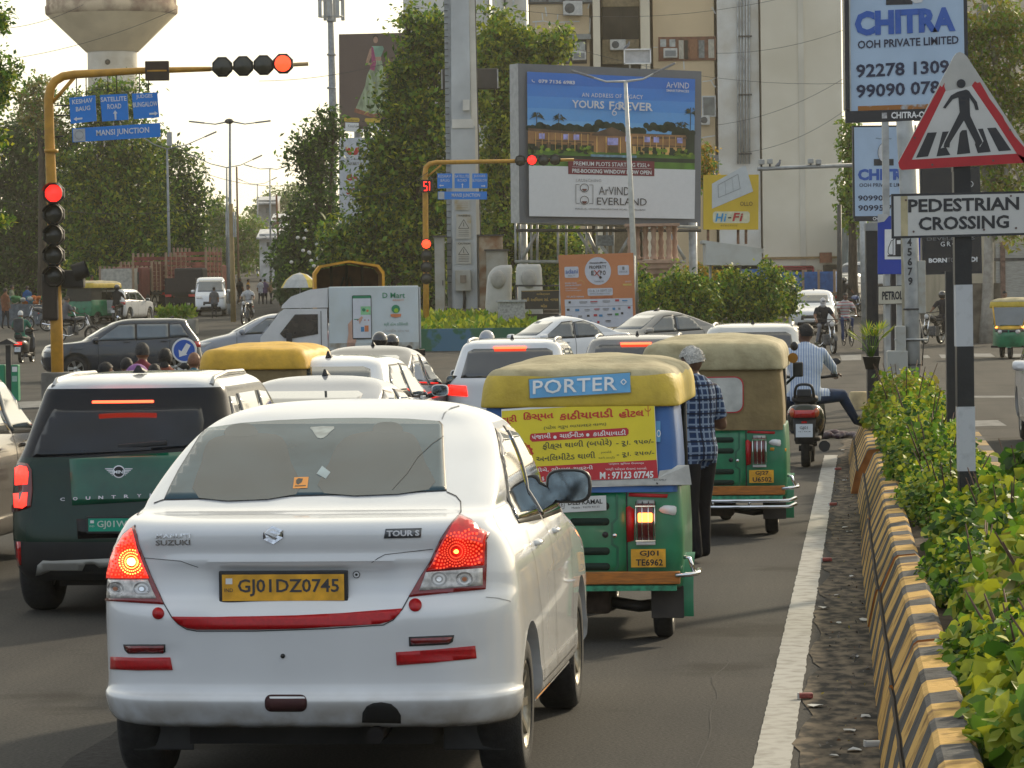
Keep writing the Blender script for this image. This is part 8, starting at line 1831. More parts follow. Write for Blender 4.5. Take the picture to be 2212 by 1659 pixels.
# ---------- street lamps ----------
def lamps():
 LP=M('lamp_pole_grey',(.24,.26,.27),.5,metal=.3,var=.15); LW=M('lamp_pole_white',(.50,.50,.46),.45,var=.1); WD=M('concrete_post_ochre',(.30,.22,.10),.8,var=.2,scale=2)
 sp=[(497,497,700,262,172,(425,264),(568,263),'tallest double armed street lamp over the far road, at the gap in the trees',LP,1),(368,361,668,322,188,(300,290),(455,290),'street lamp with raised arms before the left trees',LP,.9),(491,490,640,362,205,(412,334),(556,340),'second double armed lamp just left of the tallest one',LP,.8),(585,583,610,364,250,(536,358),(616,360),'small double armed lamp in the middle of the bright sky',LP,.8),(557,556,600,398,300,(518,388),(592,386),'tiny farthest street lamp above the shacks',LP,.7),(1376,1351,690,176,123,(1258,160),(1435,148),'white street lamp standing in front of the big billboard',LW,1.1)]
 for xb,xt,yb,yt,Y,la,ra,lb,mt,k in sp:
  b=A(xb,620,Y); b.z=zg(Y); o=thing('street_lamp',lb,'street lamp',b,0,'double armed street lamps'); L=L_(b,Y)
  m=MB(); m.tube([Vector((0,0,-.2)),L((xb+xt)/2,(yb+yt)/2),L(xt,yt)],[.10*k,.085*k,.055*k],mt,10); m.cyl(Vector((0,0,-.2)),(0,0,.5),.14*k,mt,10); m.build('pole',o)
  for q in (la,ra):
   m=MB(); e=L(*q); t_=L(xt,yt); mid=t_.lerp(e,.45)+Vector((0,0,-.12)); m.tube([t_,mid,e],[.04*k,.03*k,.025*k],mt,7); m.build('arm',o)
   m=MB(); d=(e-mid).normalized(); m.box(tuple(e),(.75*k,.22,.07),M('lamp_head',(.22,.22,.22),.5),ry=-math.atan2(d.z,d.x) ,bev=.02); m.build('lamp_head',o)
  if xb==497: m=MB(); m.ell(L(495,262),(.22,.22,.13),STLD); m.build('top_cap',o)
  if xb==368: m=MB(); m.box(L(366,300),(.26,.2,.7),M('antenna_panel',(.36,.37,.37),.5)); m.box(L(366,220+415,-.2),(.25,.2,.35),M('antenna_panel',(.36,.37,.37),.5)); m.build('box',o)
 for (xb,xt,yb,yt,Y,lb,mt) in ((503,499,672,440,158,'ochre concrete power pole with transformer racks beside the white van',WD),(606,597,590,420,190,'thin rusty pole right of the lamp row',M('rust_pole',(.20,.09,.04),.8)),(516,511,600,360,200,'thin power pole behind the ochre pole',M('rust_pole2',(.26,.16,.09),.8)),(1813,1813,640,442,150,'thin dark flag pole before the cream wall',STLD)):
  b=A(xb,620,Y); b.z=zg(Y); o=thing('power_pole',lb,'pole',b,0); L=L_(b,Y); m=MB(); m.tube([Vector((0,0,-.2)),L(xt,yt)],[.12 if Y<160 else .07,.09 if Y<160 else .05],mt,8); m.build('pole',o)
  if Y==158:
   for x in (489,494,505,509): m=MB(); m.box(L(x,485,-.1),(.06,.06,1.1),STL); m.build('rack',o)
 # wires
 wr=M('wire_dark',(.05,.05,.05),.7,var=0)
 for i,(a,c,Y0,Y1,sag) in enumerate((((0,62),(180,10),150,150,.2),((0,130),(380,20),150,150,.3),((560,175),(920,110),150,150,.3),((867,5),(1110,24),180,180,.3),((1106,20),(1700,-6),170,170,.6),((1106,60),(1830,180),170,170,.8),((1547,115),(1830,62),170,170,.3),((1547,270),(1830,165),170,170,.4),((1600,330),(1830,235),170,170,.4),((700,410),(925,372),125,125,.5),((0,432),(480,440),150,150,.5),((430,370),(700,390),150,150,.4))):
  p0,p1=A(*a,Y0),A(*c,Y1); pts=[p0.lerp(p1,t/12)-Vector((0,0,sag*4*(t/12)*(1-t/12))) for t in range(13)]; m=MB(); m.tube(pts,.010,wr,4); tag(m.build('overhead_wire'),'thin dark wire '+('across the sky above the left junction signs','from the left edge up past the water tower','across the white sky right of the red signal','in front of the grey wing behind the pylon','across the top of the beige block','sagging from the pylon towards the cream wall','rising over the brown window of the block','crossing the patched white wall low down','crossing the cream wall above the cameras','between the neem tree and the countdown box','through the left trees at signal height','over the gap above the far road')[i],'wire','overhead wires')
lamps()
# ---------- trees ----------
def trees():
 n,mi,dk,dp,ol,br,pl=LG['neem'],LG['mid'],LG['dark'],LG['deep'],LG['olive'],LG['bright'],LG['pale']
 tree('tree','large dark green tree mass at the left edge behind the signal gantry',205,[(20,330,70,70),(60,300,50,45),(90,400,80,80),(20,460,70,90),(110,500,70,80),(30,560,70,60),(90,590,60,50),(170,560,50,60)],((dk,6),(mi,2),(dp,4)),seed=2,leaf=.30,clump=.8,dens=2.3,r=.3)
 tree('tree','sparse open crowned tree rising beside the blue junction signs',196,[(72,205,38,26),(60,250,30,25),(100,235,26,24),(88,190,16,18),(105,275,35,30)],((ol,4),(pl,2),(mi,2)),seed=3,leaf=.24,clump=.55,dens=1.3,base=90)
 tree('tree','broad tree below the junction signs with yellow green top lit by the sun',196,[(200,225,70,36),(260,215,50,32),(190,330,90,60),(285,320,60,70),(300,420,60,80),(230,450,70,80),(170,420,60,70),(270,540,60,60),(200,550,50,50),(330,480,45,60)],((n,3),(mi,4),(br,1),(dk,4)),seed=4,leaf=.28,clump=.75,dens=2.3,base=245,r=.3)
 tree('tree','dark rounded tree at the right end of the left row',208,[(385,385,50,50),(400,450,46,60),(370,520,50,50),(415,500,30,45),(400,560,35,35),(350,430,40,50),(352,330,30,25)],((mi,3),(dk,6),(n,1.5),(dp,2)),seed=5,leaf=.28,clump=.75,dens=2.3,base=385)
 tree('tree','hazy pale tree beyond the tall street lamps',285,[(450,500,34,50),(475,470,30,36),(500,520,40,45),(540,510,30,40),(460,560,40,30),(530,560,40,25)],((pl,3),(mi,4),(n,2)),seed=6,leaf=.34,clump=.8,dens=2.3,base=480)
 tree('tree','small hazy trees row at the end of the far road',340,[(560,470,22,36),(575,450,14,18),(600,440,30,30),(640,430,24,30),(630,480,30,20)],((pl,5),(mi,2)),seed=7,leaf=.36,clump=.9,dens=2.0,base=560)
 tree('tree','dark tree with white flowers left of the white hoarding',168,[(690,330,36,50),(700,280,24,26),(668,340,28,36),(682,430,36,70),(660,500,50,50),(700,540,60,60),(650,560,50,40),(722,260,12,36),(730,600,60,40)],((dp,3),(dk,5),(mi,3)),seed=8,leaf=.26,clump=.65,dens=2.3,base=700,r=.26)
 r_=random.Random(3); m=MB()
 for i in range(26):
  q=A(r_.uniform(628,740),r_.uniform(495,580),163.5); m.ell(tuple(q),(.09,.06,.08),M('blossom_white',(.6,.6,.55),.7,var=.05),6,4)
 tag(m.build('blossom'),'scattered white blossoms on the dark tree left of the hoarding','blossoms',kind='stuff')
 tree('tree','big bright neem tree in the centre, left of the grey pylon',152,[(905,60,30,34),(880,40,14,20),(940,60,26,34),(950,110,50,50),(905,130,40,45),(870,190,38,45),(930,200,70,60),(885,250,48,55),(940,290,60,60),(835,310,40,40),(870,340,70,60),(838,390,46,60),(900,420,70,70),(830,470,48,60),(745,540,50,60),(860,500,70,60),(930,520,60,60),(800,560,70,50),(900,590,70,45),(960,440,40,60),(830,440,60,60)],((n,3.5),(mi,4),(br,1.2),(dk,4),(dp,1)),seed=9,leaf=.26,clump=.62,dens=2.3,base=870,r=.35)
 tree('tree','neem tree right of the pylon with yellow green top before the beige block',160,[(1070,60,30,40),(1060,110,40,50),(1110,110,50,50),(1100,80,34,30),(1160,105,44,30),(1205,75,26,18),(1200,110,34,20),(1130,170,50,60),(1070,200,50,60),(1090,270,50,60),(1075,350,50,60),(1085,430,50,60),(1080,510,60,50),(1140,500,50,50),(1200,530,50,40),(1060,580,50,50),(1230,580,50,40)],((n,4),(br,2.4),(mi,3),(dk,1.5)),seed=10,leaf=.26,clump=.62,dens=2.3,base=1080,r=.3)
 tree('tree','loose olive tree filling the top right corner behind the boards',118,[(2140,30,60,50),(2200,70,60,60),(2120,110,50,60),(2190,170,70,60),(2130,220,60,60),(2200,280,60,60),(2140,320,60,60),(2200,390,60,50),(2140,430,50,50),(2090,60,30,40),(2180,480,40,36)],((ol,4),(n,4),(mi,3),(pl,1)),seed=12,leaf=.19,clump=.50,dens=1.5,base=2128,bark=BARKP,r=.2)
 tree('tree','slim climber covered tree left of the contact boards',160,[(1845,330,20,40),(1838,400,18,50),(1842,460,16,40),(1835,290,16,26)],((n,3),(mi,4)),seed=13,leaf=.22,clump=.45,dens=2.0,base=1842)
 tree('tree','yellow flowering tree beside the right edge of the billboard',140,[(1522,345,14,24),(1524,385,16,22),(1518,320,8,14),(1545,600,60,30)],((M('flower_yellow',(.6,.36,.02),.7,var=.2),3),(mi,2)),seed=14,leaf=.16,clump=.3,dens=1.8,base=1530,limbs=False,r=.08)
 tree('tree','near branch tips hanging in from the left edge',95,[(2,40,14,30),(8,160,26,36),(-4,220,20,24),(0,300,12,16),(0,480,6,10)],((mi,3),(br,2),(dk,2)),seed=15,leaf=.15,clump=.26,dens=1.7,base=-60,limbs=False,r=.12)
 # creeper hedge, verge grass, kerb wall
 for i,(bl,lb,Y) in enumerate((([(1440,650,40,36),(1500,650,50,40),(1470,610,30,26)],'leafy hedge under the yellow rickshaw behind the white lamp',122),([(1560,650,50,36),(1620,650,50,40),(1655,610,28,36),(1650,660,36,40),(1590,620,40,24)],'creeper hedge between the shelter posts',124),([(1690,640,30,36),(1400,650,26,40),(1390,600,14,20)],'leafy creeper around the monument foot',126))):
  tree('hedge',lb,Y,bl,((mi,4),(n,3),(br,2),(dk,2)),seed=20+i,leaf=.17,clump=.34,dens=2.0,group='hedges behind the junction',limbs=False,r=.05)
 rng=np.random.RandomState(5); k=9000; x=rng.uniform(870,1150,k); Yg=rng.uniform(119,136,k); C=[]
 for a,y_ in zip(x,Yg): q=A(a,640,y_); C.append((q.x,y_,zg(y_)+rng.uniform(.0,.75)))
 o=leaves('verge_grass',np.array(C),None,.30,((n,4),(br,3),(mi,3)),None,'leaf',rng,droop=-1.2); tag(o,'tall green verge grass in front of the pylon','grass',kind='stuff')
 m=MB(); 
 a=A(868,745,117.5); c=A(1230,745,117.5); m.box(((a.x+c.x)/2,117.6,.35),(c.x-a.x,.3,.95),M('wall_painted_green',(.035,.13,.07),.8,col2=(.06,.16,.24),scale=.8,thr=(.47,.5)))
 tag(m.build('painted_wall'),'low painted green and blue parapet wall in front of the grass verge','wall')
 m=MB(); q=A(381,680,140); m.box((q.x,140,zg(140)+.3),(1.6,1.2,.6),M('planter_stone',(.26,.25,.22),.9,var=.2,scale=3),bev=.05); o=m.build('median_planter'); tag(o,'low stone planter with grass round the left street lamp','planter')
 rng=np.random.RandomState(6); k=500; C=np.stack([q.x+rng.uniform(-.7,.7,k),140+rng.uniform(-.5,.5,k),zg(140)+.6+rng.uniform(0,.4,k)],1); tag(leaves('planter_grass',C,None,.22,((n,3),(mi,3)),None,'leaf',rng,droop=-1),'tuft of grass in the stone planter at the lamp','grass',kind='stuff')
trees()
SIL=paint('silver_paint',(.27,.29,.33)); SILW=paint('warm_silver_paint',(.24,.23,.21)); DKB=paint('dark_bronze_paint',(.06,.045,.03)); SLATE=paint('slate_blue_paint',(.010,.018,.030)); DKS=paint('dark_grey_paint',(.055,.055,.06)); WH2=paint('white_paint_warm',(.70,.68,.62))
def P2(label,J,shirt,pants=None,**k):
 k.setdefault('vox',.028); k.setdefault('hands',False)
 return person(label,J,shirt,pants or cloth('dark_trousers',(.03,.03,.035)),**k)
def at(px,Y,dz=0): p=A(px,620,Y); return Vector((p.x,Y,zg(Y)+dz))
def cars():
 car('sedan','silver sedan just ahead of the white taxi, its windows above the taxi roof','car','sedan',SIL,715,28.9,yaw=R(-13),sc_=.89,glass=GLASSL)
 car('hatchback','white hatchback with pale rear window and small shark fin, left of the dark sedan','car','hatch',WHITE,752,38.5,yaw=R(-9),sc_=.93,glass=GLASSL)
 car('sedan','dark sedan with cream reflecting roof ahead of the white hatchback','car','sedan',DKS,812,44.5,yaw=R(-11),sc_=.89)
 car('suv','white suv with black rear window and lit red lamps ahead of the blue curtained rickshaw','car','suv',WHITE,1122,46.5,yaw=R(-5),sc_=.91,brake=True,hibrake=True,rails=True)
 car('suv','silver suv with lit high brake lamp, only its roof showing left of the beige rickshaw','car','suv',SILW,1385,48.5,yaw=R(-5),sc_=.91,brake=True,hibrake=True,rails=True)
 car('suv','white suv with antenna fin ahead of the beige rickshaw','car','suv',WH2,1632,53.5,yaw=R(-6),sc_=.96,rails=True)
 car('crossover','dark slate crossover crossing the junction from right to left','car','suv',SLATE,262,87.5,yaw=R(98),sc_=.94,glass=M('side_glass_blue',(.09,.12,.14),.08,var=.3,scale=1,coat=1),nsp=5)
 car('hatchback','silver hatchback crossing the junction behind the slate crossover','car','hatch',SIL,575,94,yaw=R(96),sc_=1.02,glass=GLASSL)
 car('sedan','white sedan crossing the junction, left of the dark roofed one','car','sedan',WHITE,1190,83,yaw=R(116),sc_=.92,glass=GLASSL)
 car('sedan','dark roofed silver sedan crossing before the orange banner','car','sedan',SILW,1405,89,yaw=R(122),sc_=.96,glass=GLASSL)
 car('sedan','white sedan coming towards the camera behind the scarfed rider','car','sedan',WHITE,1757,131,yaw=R(172),glass=GLASSL)
 car('sedan','grey sedan with glowing tail lamp far right beyond the cyclist','car','sedan',SILW,1838,172,yaw=R(-28),brake=True,glass=GLASSL)
 car('van','white van standing beyond the grey sedan at the right','car','van',WH2,1856,196,yaw=R(80))
 car('suv','white car cut by the right edge, coming towards the camera','car','suv',WHITE,2352,46,yaw=R(176),sc_=.96)
 car('sedan','dark bronze sedan cut by the left edge, its mirror beside the green hatchback','car','sedan',DKB,loc=RD(27.2,-7.25),yaw=-RA,sc_=1.0,glass=GLASSL)
 car('van','white minivan coming towards the camera on the far left road','car','van',WHITE,455,170,yaw=R(184),glass=GLASSL)
 car('suv','white people carrier parked by the trees, nearest the red trucks','car','suv',WHITE,266,160,yaw=R(-16),sc_=.93,group='cars parked under the trees')
 car('suv','smaller white suv parked between the rickshaw and the people carrier','car','suv',WH2,216,163,yaw=R(-8),sc_=.85,group='cars parked under the trees')
 for (px,Y,yaw,lb,cn,tp,ft,sc2,cu) in ((540,37.0,R(-6),'bright yellow topped auto rickshaw behind the silver sedan',YELF,YELF,False,.93,None),(168,157,R(-30),'green and yellow auto rickshaw parked under the trees at left',YEL,BEI,False,1.15,M('curtain_dark',(.03,.03,.025),.9)),(2206,100,R(164),'green and yellow auto rickshaw entering from the right edge, seen from the front',YEL,BEI,True,1.0,None),(1490,150,R(-70),'yellow bodied auto rickshaw behind the hedge under the billboard',YELF,YELF,False,1.15,YELF)):
  p=at(px,Y); rickshaw('auto_rickshaw',lb,p,yaw,canopy=cn,top=tp,curtain=cu,front=ft,lit=False,rearface=(Y<40),sc_=sc2)
cars()
def dmart():
 loc=at(716,86); rz=R(92); root=thing('delivery_truck','white delivery mini truck with supermarket advert on its box, crossing leftwards','truck',loc,rz)
 BX=M('box_pale_white',(.56,.62,.63),.5,col2=(.50,.54,.52),scale=1.5,thr=(.3,.6)); BW=M('cab_white',(.62,.62,.61),.35,var=.04,coat=.5)
 # local: y forward (towards -X of the photo), x right
 m=MB(); m.box((0,-1.0,1.44),(1.5,2.12,1.50),BX,bev=.03); m.build('cargo_box',root)
 m=MB(); m.box((0,-1.0,.60),(1.3,2.4,.14),UND); m.box((0,-.3,.5),(.8,3.2,.12),UND); m.build('chassis',root)
 m=MB(); m.prism([(.08,1.70),(.08,2.17),(.5,2.13),(.95,1.97),(1.15,1.78),(1.18,1.70)],'x',-.70,.70,BW); m.build('wind_deflector',root)
 m=MB(); m.prism([(.10,.45),(.10,1.68),(1.12,1.68),(1.20,1.62),(1.60,1.12),(1.68,1.02),(1.72,.45)],'x',-.72,.72,BW); m.build('cab',root)
 for s in (-1,1):
  m=MB(); m.prism([(.32,1.08),(.32,1.55),(.86,1.55),(1.22,1.10),(1.12,1.0),(.95,.98)],'x',s*.715,s*.735,M('cab_window',(.02,.018,.016),.15,var=.4,coat=.5)); m.build('side_window',root)
  m=MB(); m.prism([(.24,.55),(.24,1.62),(.255,1.62),(.255,.55)],'x',s*.715,s*.73,SEAM); m.prism([(.3,.80),(.42,.80),(.42,.83),(.3,.83)],'x',s*.715,s*.745,BLKP); m.build('door_handle',root)
  for y in (-1.4,1.12): wheel(root,s*.62,y,.29,.16,s,6,res=18)
  m=MB(); m.box((s*.82,1.0,1.0),(.05,.14,.22),BLKP,bev=.02); m.build('wing_mirror',root)
 m=MB(); m.add([(-.66,1.62,1.14),(.66,1.62,1.14),(.64,1.24,1.62),(-.64,1.24,1.62)],[(0,1,2,3)],GLASSL); m.build('windscreen',root,False)
 Ti=(Matrix.Translation(loc)@Matrix.Rotation(rz,4,'Z')).inverted()
 # advert printed on the side that faces the camera (local x = -0.75)
 p=Panel((-.755,.06,2.19),(-.755,-2.06,2.19),(-.755,-2.06,.69),(-.755,.06,.69),(686,615,886,758),MB()); p.n=Vector((-1,0,0)); p.e=.004
 G2=M('ad_green',(.02,.22,.10),.5); PH=M('ad_phone',(.60,.62,.66),.4,var=.04); SKP=M('ad_skin',(.55,.33,.24),.6); OR=M('ad_orange',(.6,.20,.08),.5)
 p.poly([(741,685),(752,665),(756,662),(756,700),(745,740),(742,752),(724,752),(729,720),(728,700)],SKP,2); p.rrect(738,635,781,734,3,BLK,3); p.rect(739.5,642,779.5,731,PH,4); p.rect(739.5,636,779.5,642,G2,4); p.rect(757,660,779,679,M('ad_green_light',(.25,.55,.28),.5),5); p.disc(764,668,4,G2,6,n=8); p.disc(772,670,3,OR,6,n=8); p.rect(757,706,764,717,M('logo_blue',(.05,.22,.42),.5),5); p.rect(765,703,774,717,OR,5); p.rect(742,688,758,690,G2,5); p.poly([(752,688),(759,682),(762,685),(754,700)],SKP,6)
 for x in (750,758,766,774): p.disc(x,691,1.4,M('logo_red',(.42,.03,.04),.5),5,n=8)
 p.text('D Mart',806,630,856,642,G2,3,bold=.01); p.text('READY',829,645,854,649,OR,3); p.disc(835,667,9.5,G2,3,n=18); p.disc(836,670,5,M('ad_lime',(.3,.5,.03),.5),4,n=12); p.poly([(823,678),(847,678),(846,684),(835,686),(824,684)],OR,5)
 p.text('શ્રી હોમ ડિલીવરી',808,697,862,706,G2,3); p.text('મોબાઈલ એપ પર',806,712,864,719,M('ad_faint',(.45,.40,.36),.6),3)
 p.rect(686,742,886,758,M('mud_splash',(.26,.22,.16),.9,col2=(.5,.54,.52),scale=3,thr=(.40,.62)),2); p.mb.build('advert',root,False)
 m=MB(); m.box((0,-2.09,1.44),(1.46,.04,1.44),M('door_grey',(.40,.41,.40),.6)); m.build('rear_door',root)
 # canvas topped lorry behind
 root=thing('canvas_lorry','open lorry with orange yellow canvas hood behind the delivery truck','truck',at(752,104),R(4)); m=MB(); OY=M('canvas_orange',(.62,.30,.02),.75,var=.25,scale=3,bump=.4)
 prf=[(-1.0,.9),(-1.0,2.62),(-.85,2.82),(0,2.96),(.85,2.82),(1.0,2.62),(1.0,.9)]
 m.loft([[Vector((x,y,z)) for x,z in prf]+[Vector((x*.93,y,z-.06)) for x,z in prf[::-1]] for y in (-1.6,-.5,.6,1.7)],OY,smooth=False); m.prism([(-.92,1.3),(-.92,2.55),(-.78,2.72),(0,2.86),(.78,2.72),(.92,2.55),(.92,1.3)],'y',1.5,1.56,M('canvas_inside',(.10,.035,.015),.9,var=.4,scale=3)); m.build('canvas',root); m=MB(); [m.ell((x,-.9,1.95),(.32,.3,.16),cloth('load_white',(.5,.5,.5))) for x in (-.5,.15,.6)]; m.build('load',root); m=MB(); m.box((0,0,.95),(2.0,3.6,.7),M('lorry_brown',(.10,.05,.03),.8,var=.3)); m.build('body',root)
 m=MB()
 for x in (-.45,0,.45): m.cyl((x,1.5,1.2),(x,1.5,2.85),.04,UND,6); m.cyl((x,1.5,1.2),(x*.2,1.5,2.5),.03,UND,5)
 m.build('hood_frame',root)
 for s in (-1,1): wheel(root,s*.8,-1.0,.42,.25,s,6,res=16); wheel(root,s*.8,1.4,.42,.25,s,6,res=16)
dmart()
def lorry(label,px,Y,yaw,col,w_=2.2,h=2.6,L=4.2,cabcol=None,slats=True):
 root=thing('lorry',label,'truck',at(px,Y),yaw,'lorries parked up the left road'); m=MB(); m.box((0,0,.95),(w_,L,.2),UND)
 if slats:
  for k in range(7): 
   for s in (-1,1): m.box((s*w_/2,0,1.15+k*(h-1.2)/7),(.06,L,.17),col)
   m.box((0,-L/2,1.15+k*(h-1.2)/7),(w_,.06,.17),col)
  for y in (-L/2,-L/4,0,L/4,L/2):
   for s in (-1,1): m.box((s*w_/2,y,(1+h)/2),(.10,.10,h-1),M('lorry_post',(.32,.22,.14),.8))
 else: m.box((0,0,1.35),(w_,L,.7),col)
 m.build('cargo_bed',root); m=MB(); m.box((0,L/2+.85,1.35),(w_*.95,1.5,1.7),cabcol or col,bev=.12); m.build('cab',root); m=MB(); m.box((0,L/2+1.62,1.65),(w_*.8,.05,.6),GLASSL); m.build('windscreen',root)
 for s in (-1,1):
  for y in (-L/3,L/2+.6): wheel(root,s*w_*.4,y,.45,.28,s,6,res=14)
  m=MB(); m.box((s*w_*.38,-L/2-.05,.85),(.3,.08,.12),REDL); m.build('tail_light',root)
 m=MB(); m.box((0,-L/2-.03,.62),(w_*.9,.06,.25),UND); m.build('bumper',root)
RB=M('lorry_red_brown',(.17,.035,.025),.75,var=.3,scale=3); 
lorry('red brown slatted lorry parked up the left road, nearest the lamp post',345,182,R(-12),RB,h=2.9,L=3.2,w_=1.7); lorry('tall red and cream slatted lorry behind the lamp post',428,190,R(-8),M('lorry_red_cream',(.26,.08,.05),.75,var=.4,scale=2),h=3.1,L=3.6,w_=1.7); lorry('dark flat backed lorry with crates beside the white minivan',398,176,R(-4),M('lorry_dark',(.03,.025,.025),.8),h=1.8,slats=False,w_=1.5,L=2.5); lorry('small white goods truck with railing behind the parked people carrier',272,178,R(-14),M('goods_white',(.42,.40,.34),.7,var=.2),h=2.3,w_=1.7,L=2.6); lorry('green fronted lorry between the white truck and the red ones',312,180,R(168),M('lorry_green_red',(.12,.03,.02),.8),cabcol=M('lorry_cab_maroon',(.14,.025,.02),.6),h=2.5,w_=1.6,L=2.5)
lorry('blue flat bed truck with railings at the right behind the hedge',1738,152,R(82),M('truck_blue',(.03,.13,.38),.6,var=.2),h=2.0,w_=1.9,L=2.6,cabcol=M('truck_blue',(.03,.13,.38)))
def crowd():
 c=cloth
 # heads above the green hatchback's roof: riders waiting on motorcycles
 dk=c('dark_trousers',(.03,.03,.035)); K=M('bike_black',(.02,.02,.022),.3,coat=.5)
 for i,(px,Y,sh,lb,h,hk,sc2,gz) in enumerate(((222,40,c('mustard',(.42,.22,.03)),'child in mustard yellow shirt, leftmost of the heads above the green hatchback',HBLK,'short',.90,-.9),(266,41,c('black_top',(.02,.02,.022)),'person with black hair second from the left above the green hatchback',HBLK,'short',.92,.2),(300,41.5,c('maroon_top',(.15,.03,.04)),'tallest rider with short greying hair above the green hatchback roof',M('hair_dark_grey',(.04,.038,.036),.8,var=.4,scale=60),'short',1.03,.1),(326,40.2,c('dark_blue_top',(.02,.03,.06)),'low dark haired child between the tallest rider and the woman',HBLK,'short',.88,.1),(350,41,c('rust_top',(.16,.05,.03)),'woman with long black hair and white hair clip',HBLK,'long',.99,.0),(412,42,c('teal_top',(.05,.16,.20)),'bald older man next to the round blue sign',SK1,'short',.94,.3))):
  J=ride(.64); P2(lb,J,sh,dk,loc=at(px,Y),rz=R(-6),vox=.022,hair=h,hairk=hk,sc_=sc2*.96,gaze=gz)
 m=MB(); m.ell((0,0,0),(.14,.13,.15),c('purple_scarf',(.36,.18,.36),col2=(.22,.10,.26)),14,10); o=m.build('headscarf'); o.location=at(293,39.5,1.16); tag(o,'purple patterned headscarf showing above the green hatchback roof','headscarf')
 for px,Y,lb in ((240,41,'black motorcycle hidden behind the green hatchback, left one'),(305,41.8,'black motorcycle hidden behind the green hatchback, middle one'),(360,41.5,'black motorcycle by the round arrow sign, carrying the woman')): motorbike('motorcycle',lb,at(px,Y)-Vector((0,.5,0)),R(-6),K,'motorcycles in the traffic')
 blackh=M('helmet_black',(.012,.012,.014),.15,coat=1,var=.1); silh=M('helmet_silver',(.28,.30,.33),.2,metal=.5,coat=1)
 for px,Y,hm,lb in ((816,53,blackh,'rider in a glossy black helmet above the dark sedan roof'),(842,54,blackh,'second rider behind the black helmeted one above the dark sedan'),(1048,53,silh,'rider in a silver and black helmet left of the white suv')):
  p=at(px,Y); P2(lb,ride(.66),c('rider_grey',(.12,.12,.13)),dk,loc=p,rz=R(-6),helmet=hm,sc_=.93 if px!=842 else .90); 
  if px!=842: motorbike('motorcycle','motorcycle carrying the helmeted rider '+('at the dark sedan' if px<900 else 'beside the white suv'),p-Vector((0,.5,0)),R(-6),K,'motorcycles in the traffic')
 # front facing rider with scarf, and cyclist
 p=G(1775,764); rz=R(190); motorbike('motorcycle','black motorcycle ridden towards the camera by the scarfed man',p+Vector((0,.6,0)),rz,K,'motorcycles in the traffic')
 P2('rider in dark jacket with white scarf over his face and sunglasses',ride(.80,foot=(.26,.35,.28)),c('dark_jacket',(.02,.022,.03)),c('grey_jeans',(.16,.16,.17)),loc=p+Vector((.02,.0,0)),rz=rz,scarf=c('white_scarf',(.55,.52,.50)),hands=True,vox=.022)
 p=G(1826,748); rz=R(188); bicycle('black bicycle ridden towards the camera right of the scarfed rider',p+Vector((0,.5,0)),rz)
 st=plaid('cloth_red_stripe',(.50,.48,.46),(.35,.02,.04),(.3,.3,.3),0,3.2,False) if 'cloth_red_stripe' not in MC else MC['cloth_red_stripe']
 J=ride(.84,(.28,.50,1.02),(.12,.30,.12),.12); P2('cyclist in a white shirt with red and grey bands',J,st,c('blue_trousers',(.03,.05,.12)),skin=SK2,loc=p+Vector((0,.15,0)),rz=rz,hands=True,vox=.022)
 p=G(2040,742); motorbike('motorcycle','black motorcycle half hidden behind the striped pole',p,R(150),K,'motorcycles in the traffic'); P2('rider partly hidden behind the black square posts at right',ride(.80),c('rider_dark',(.03,.03,.035)),dk,loc=p,rz=R(150),helmet=blackh)
 P2('person in dark blue standing by the rubble wall at the right',stand(1.0),c('navy_top',(.03,.05,.08)),dk,loc=at(2170,116),rz=R(180))
 p=at(1822,150); motorbike('motorcycle','blue motorcycle riding away behind the cyclist',p,R(-30),M('bike_blue',(.02,.06,.2),.3,coat=.5),'motorcycles in the traffic'); P2('rider in black helmet behind the cyclist',ride(.8),c('black_top',(.02,.02,.022)),dk,loc=p+Vector((0,.4,0)),rz=R(-30),helmet=blackh)
 # left side riders and walkers
 p=G(40,785); scooter('scooter','black scooter with glowing red tail lamp at the left edge',p,R(-8),K,None,True,REDG); P2('scooter rider in white cap and green shirt with grey backpack',ride(.74),c('green_shirt',(.02,.14,.10)),c('grey_trousers',(.18,.17,.16)),loc=p+Vector((0,.4,0)),rz=R(-8),hair=M('cap_white',(.6,.6,.58),.8)); 
 o=MB(); o.box((0,0,0),(.32,.18,.44),c('backpack_grey',(.07,.075,.08)),bev=.07); q=o.build('backpack'); q.location=p+Vector((0,.16,1.18)); tag(q,'grey backpack on the green shirted scooter rider','backpack')
 for px,py,rzz,sh,lb,hm in ((245,700,R(-10),c('black_top',(.02,.02,.022)),'rider in black seen from behind in the middle of the left road',blackh),(112,740,R(-60),c('rider_grey',(.12,.12,.13)),'rider in grey shirt left of the yellow gantry pole foot',None),(85,716,R(-80),c('tan_top',(.22,.15,.08)),'rider turning by the left kerb behind the scooter',blackh),(140,712,R(80),c('blue_top2',(.04,.08,.16)),'rider coming out behind the yellow gantry pole',blackh),(545,700,R(170),c('white_top',(.5,.5,.5)),'rider in white right of the ochre pole',None)):
  p=G(px,py); motorbike('motorcycle','small motorcycle under the '+lb.replace('seen ','')[:44].rsplit(' ',1)[0],p,rzz,K,'motorcycles on the left road',lit=(py<700)); P2(lb,ride(.80),sh,dk,loc=p+Matrix.Rotation(rzz,3,'Z')@Vector((0,.5,0)),rz=rzz,helmet=hm,vox=.04)
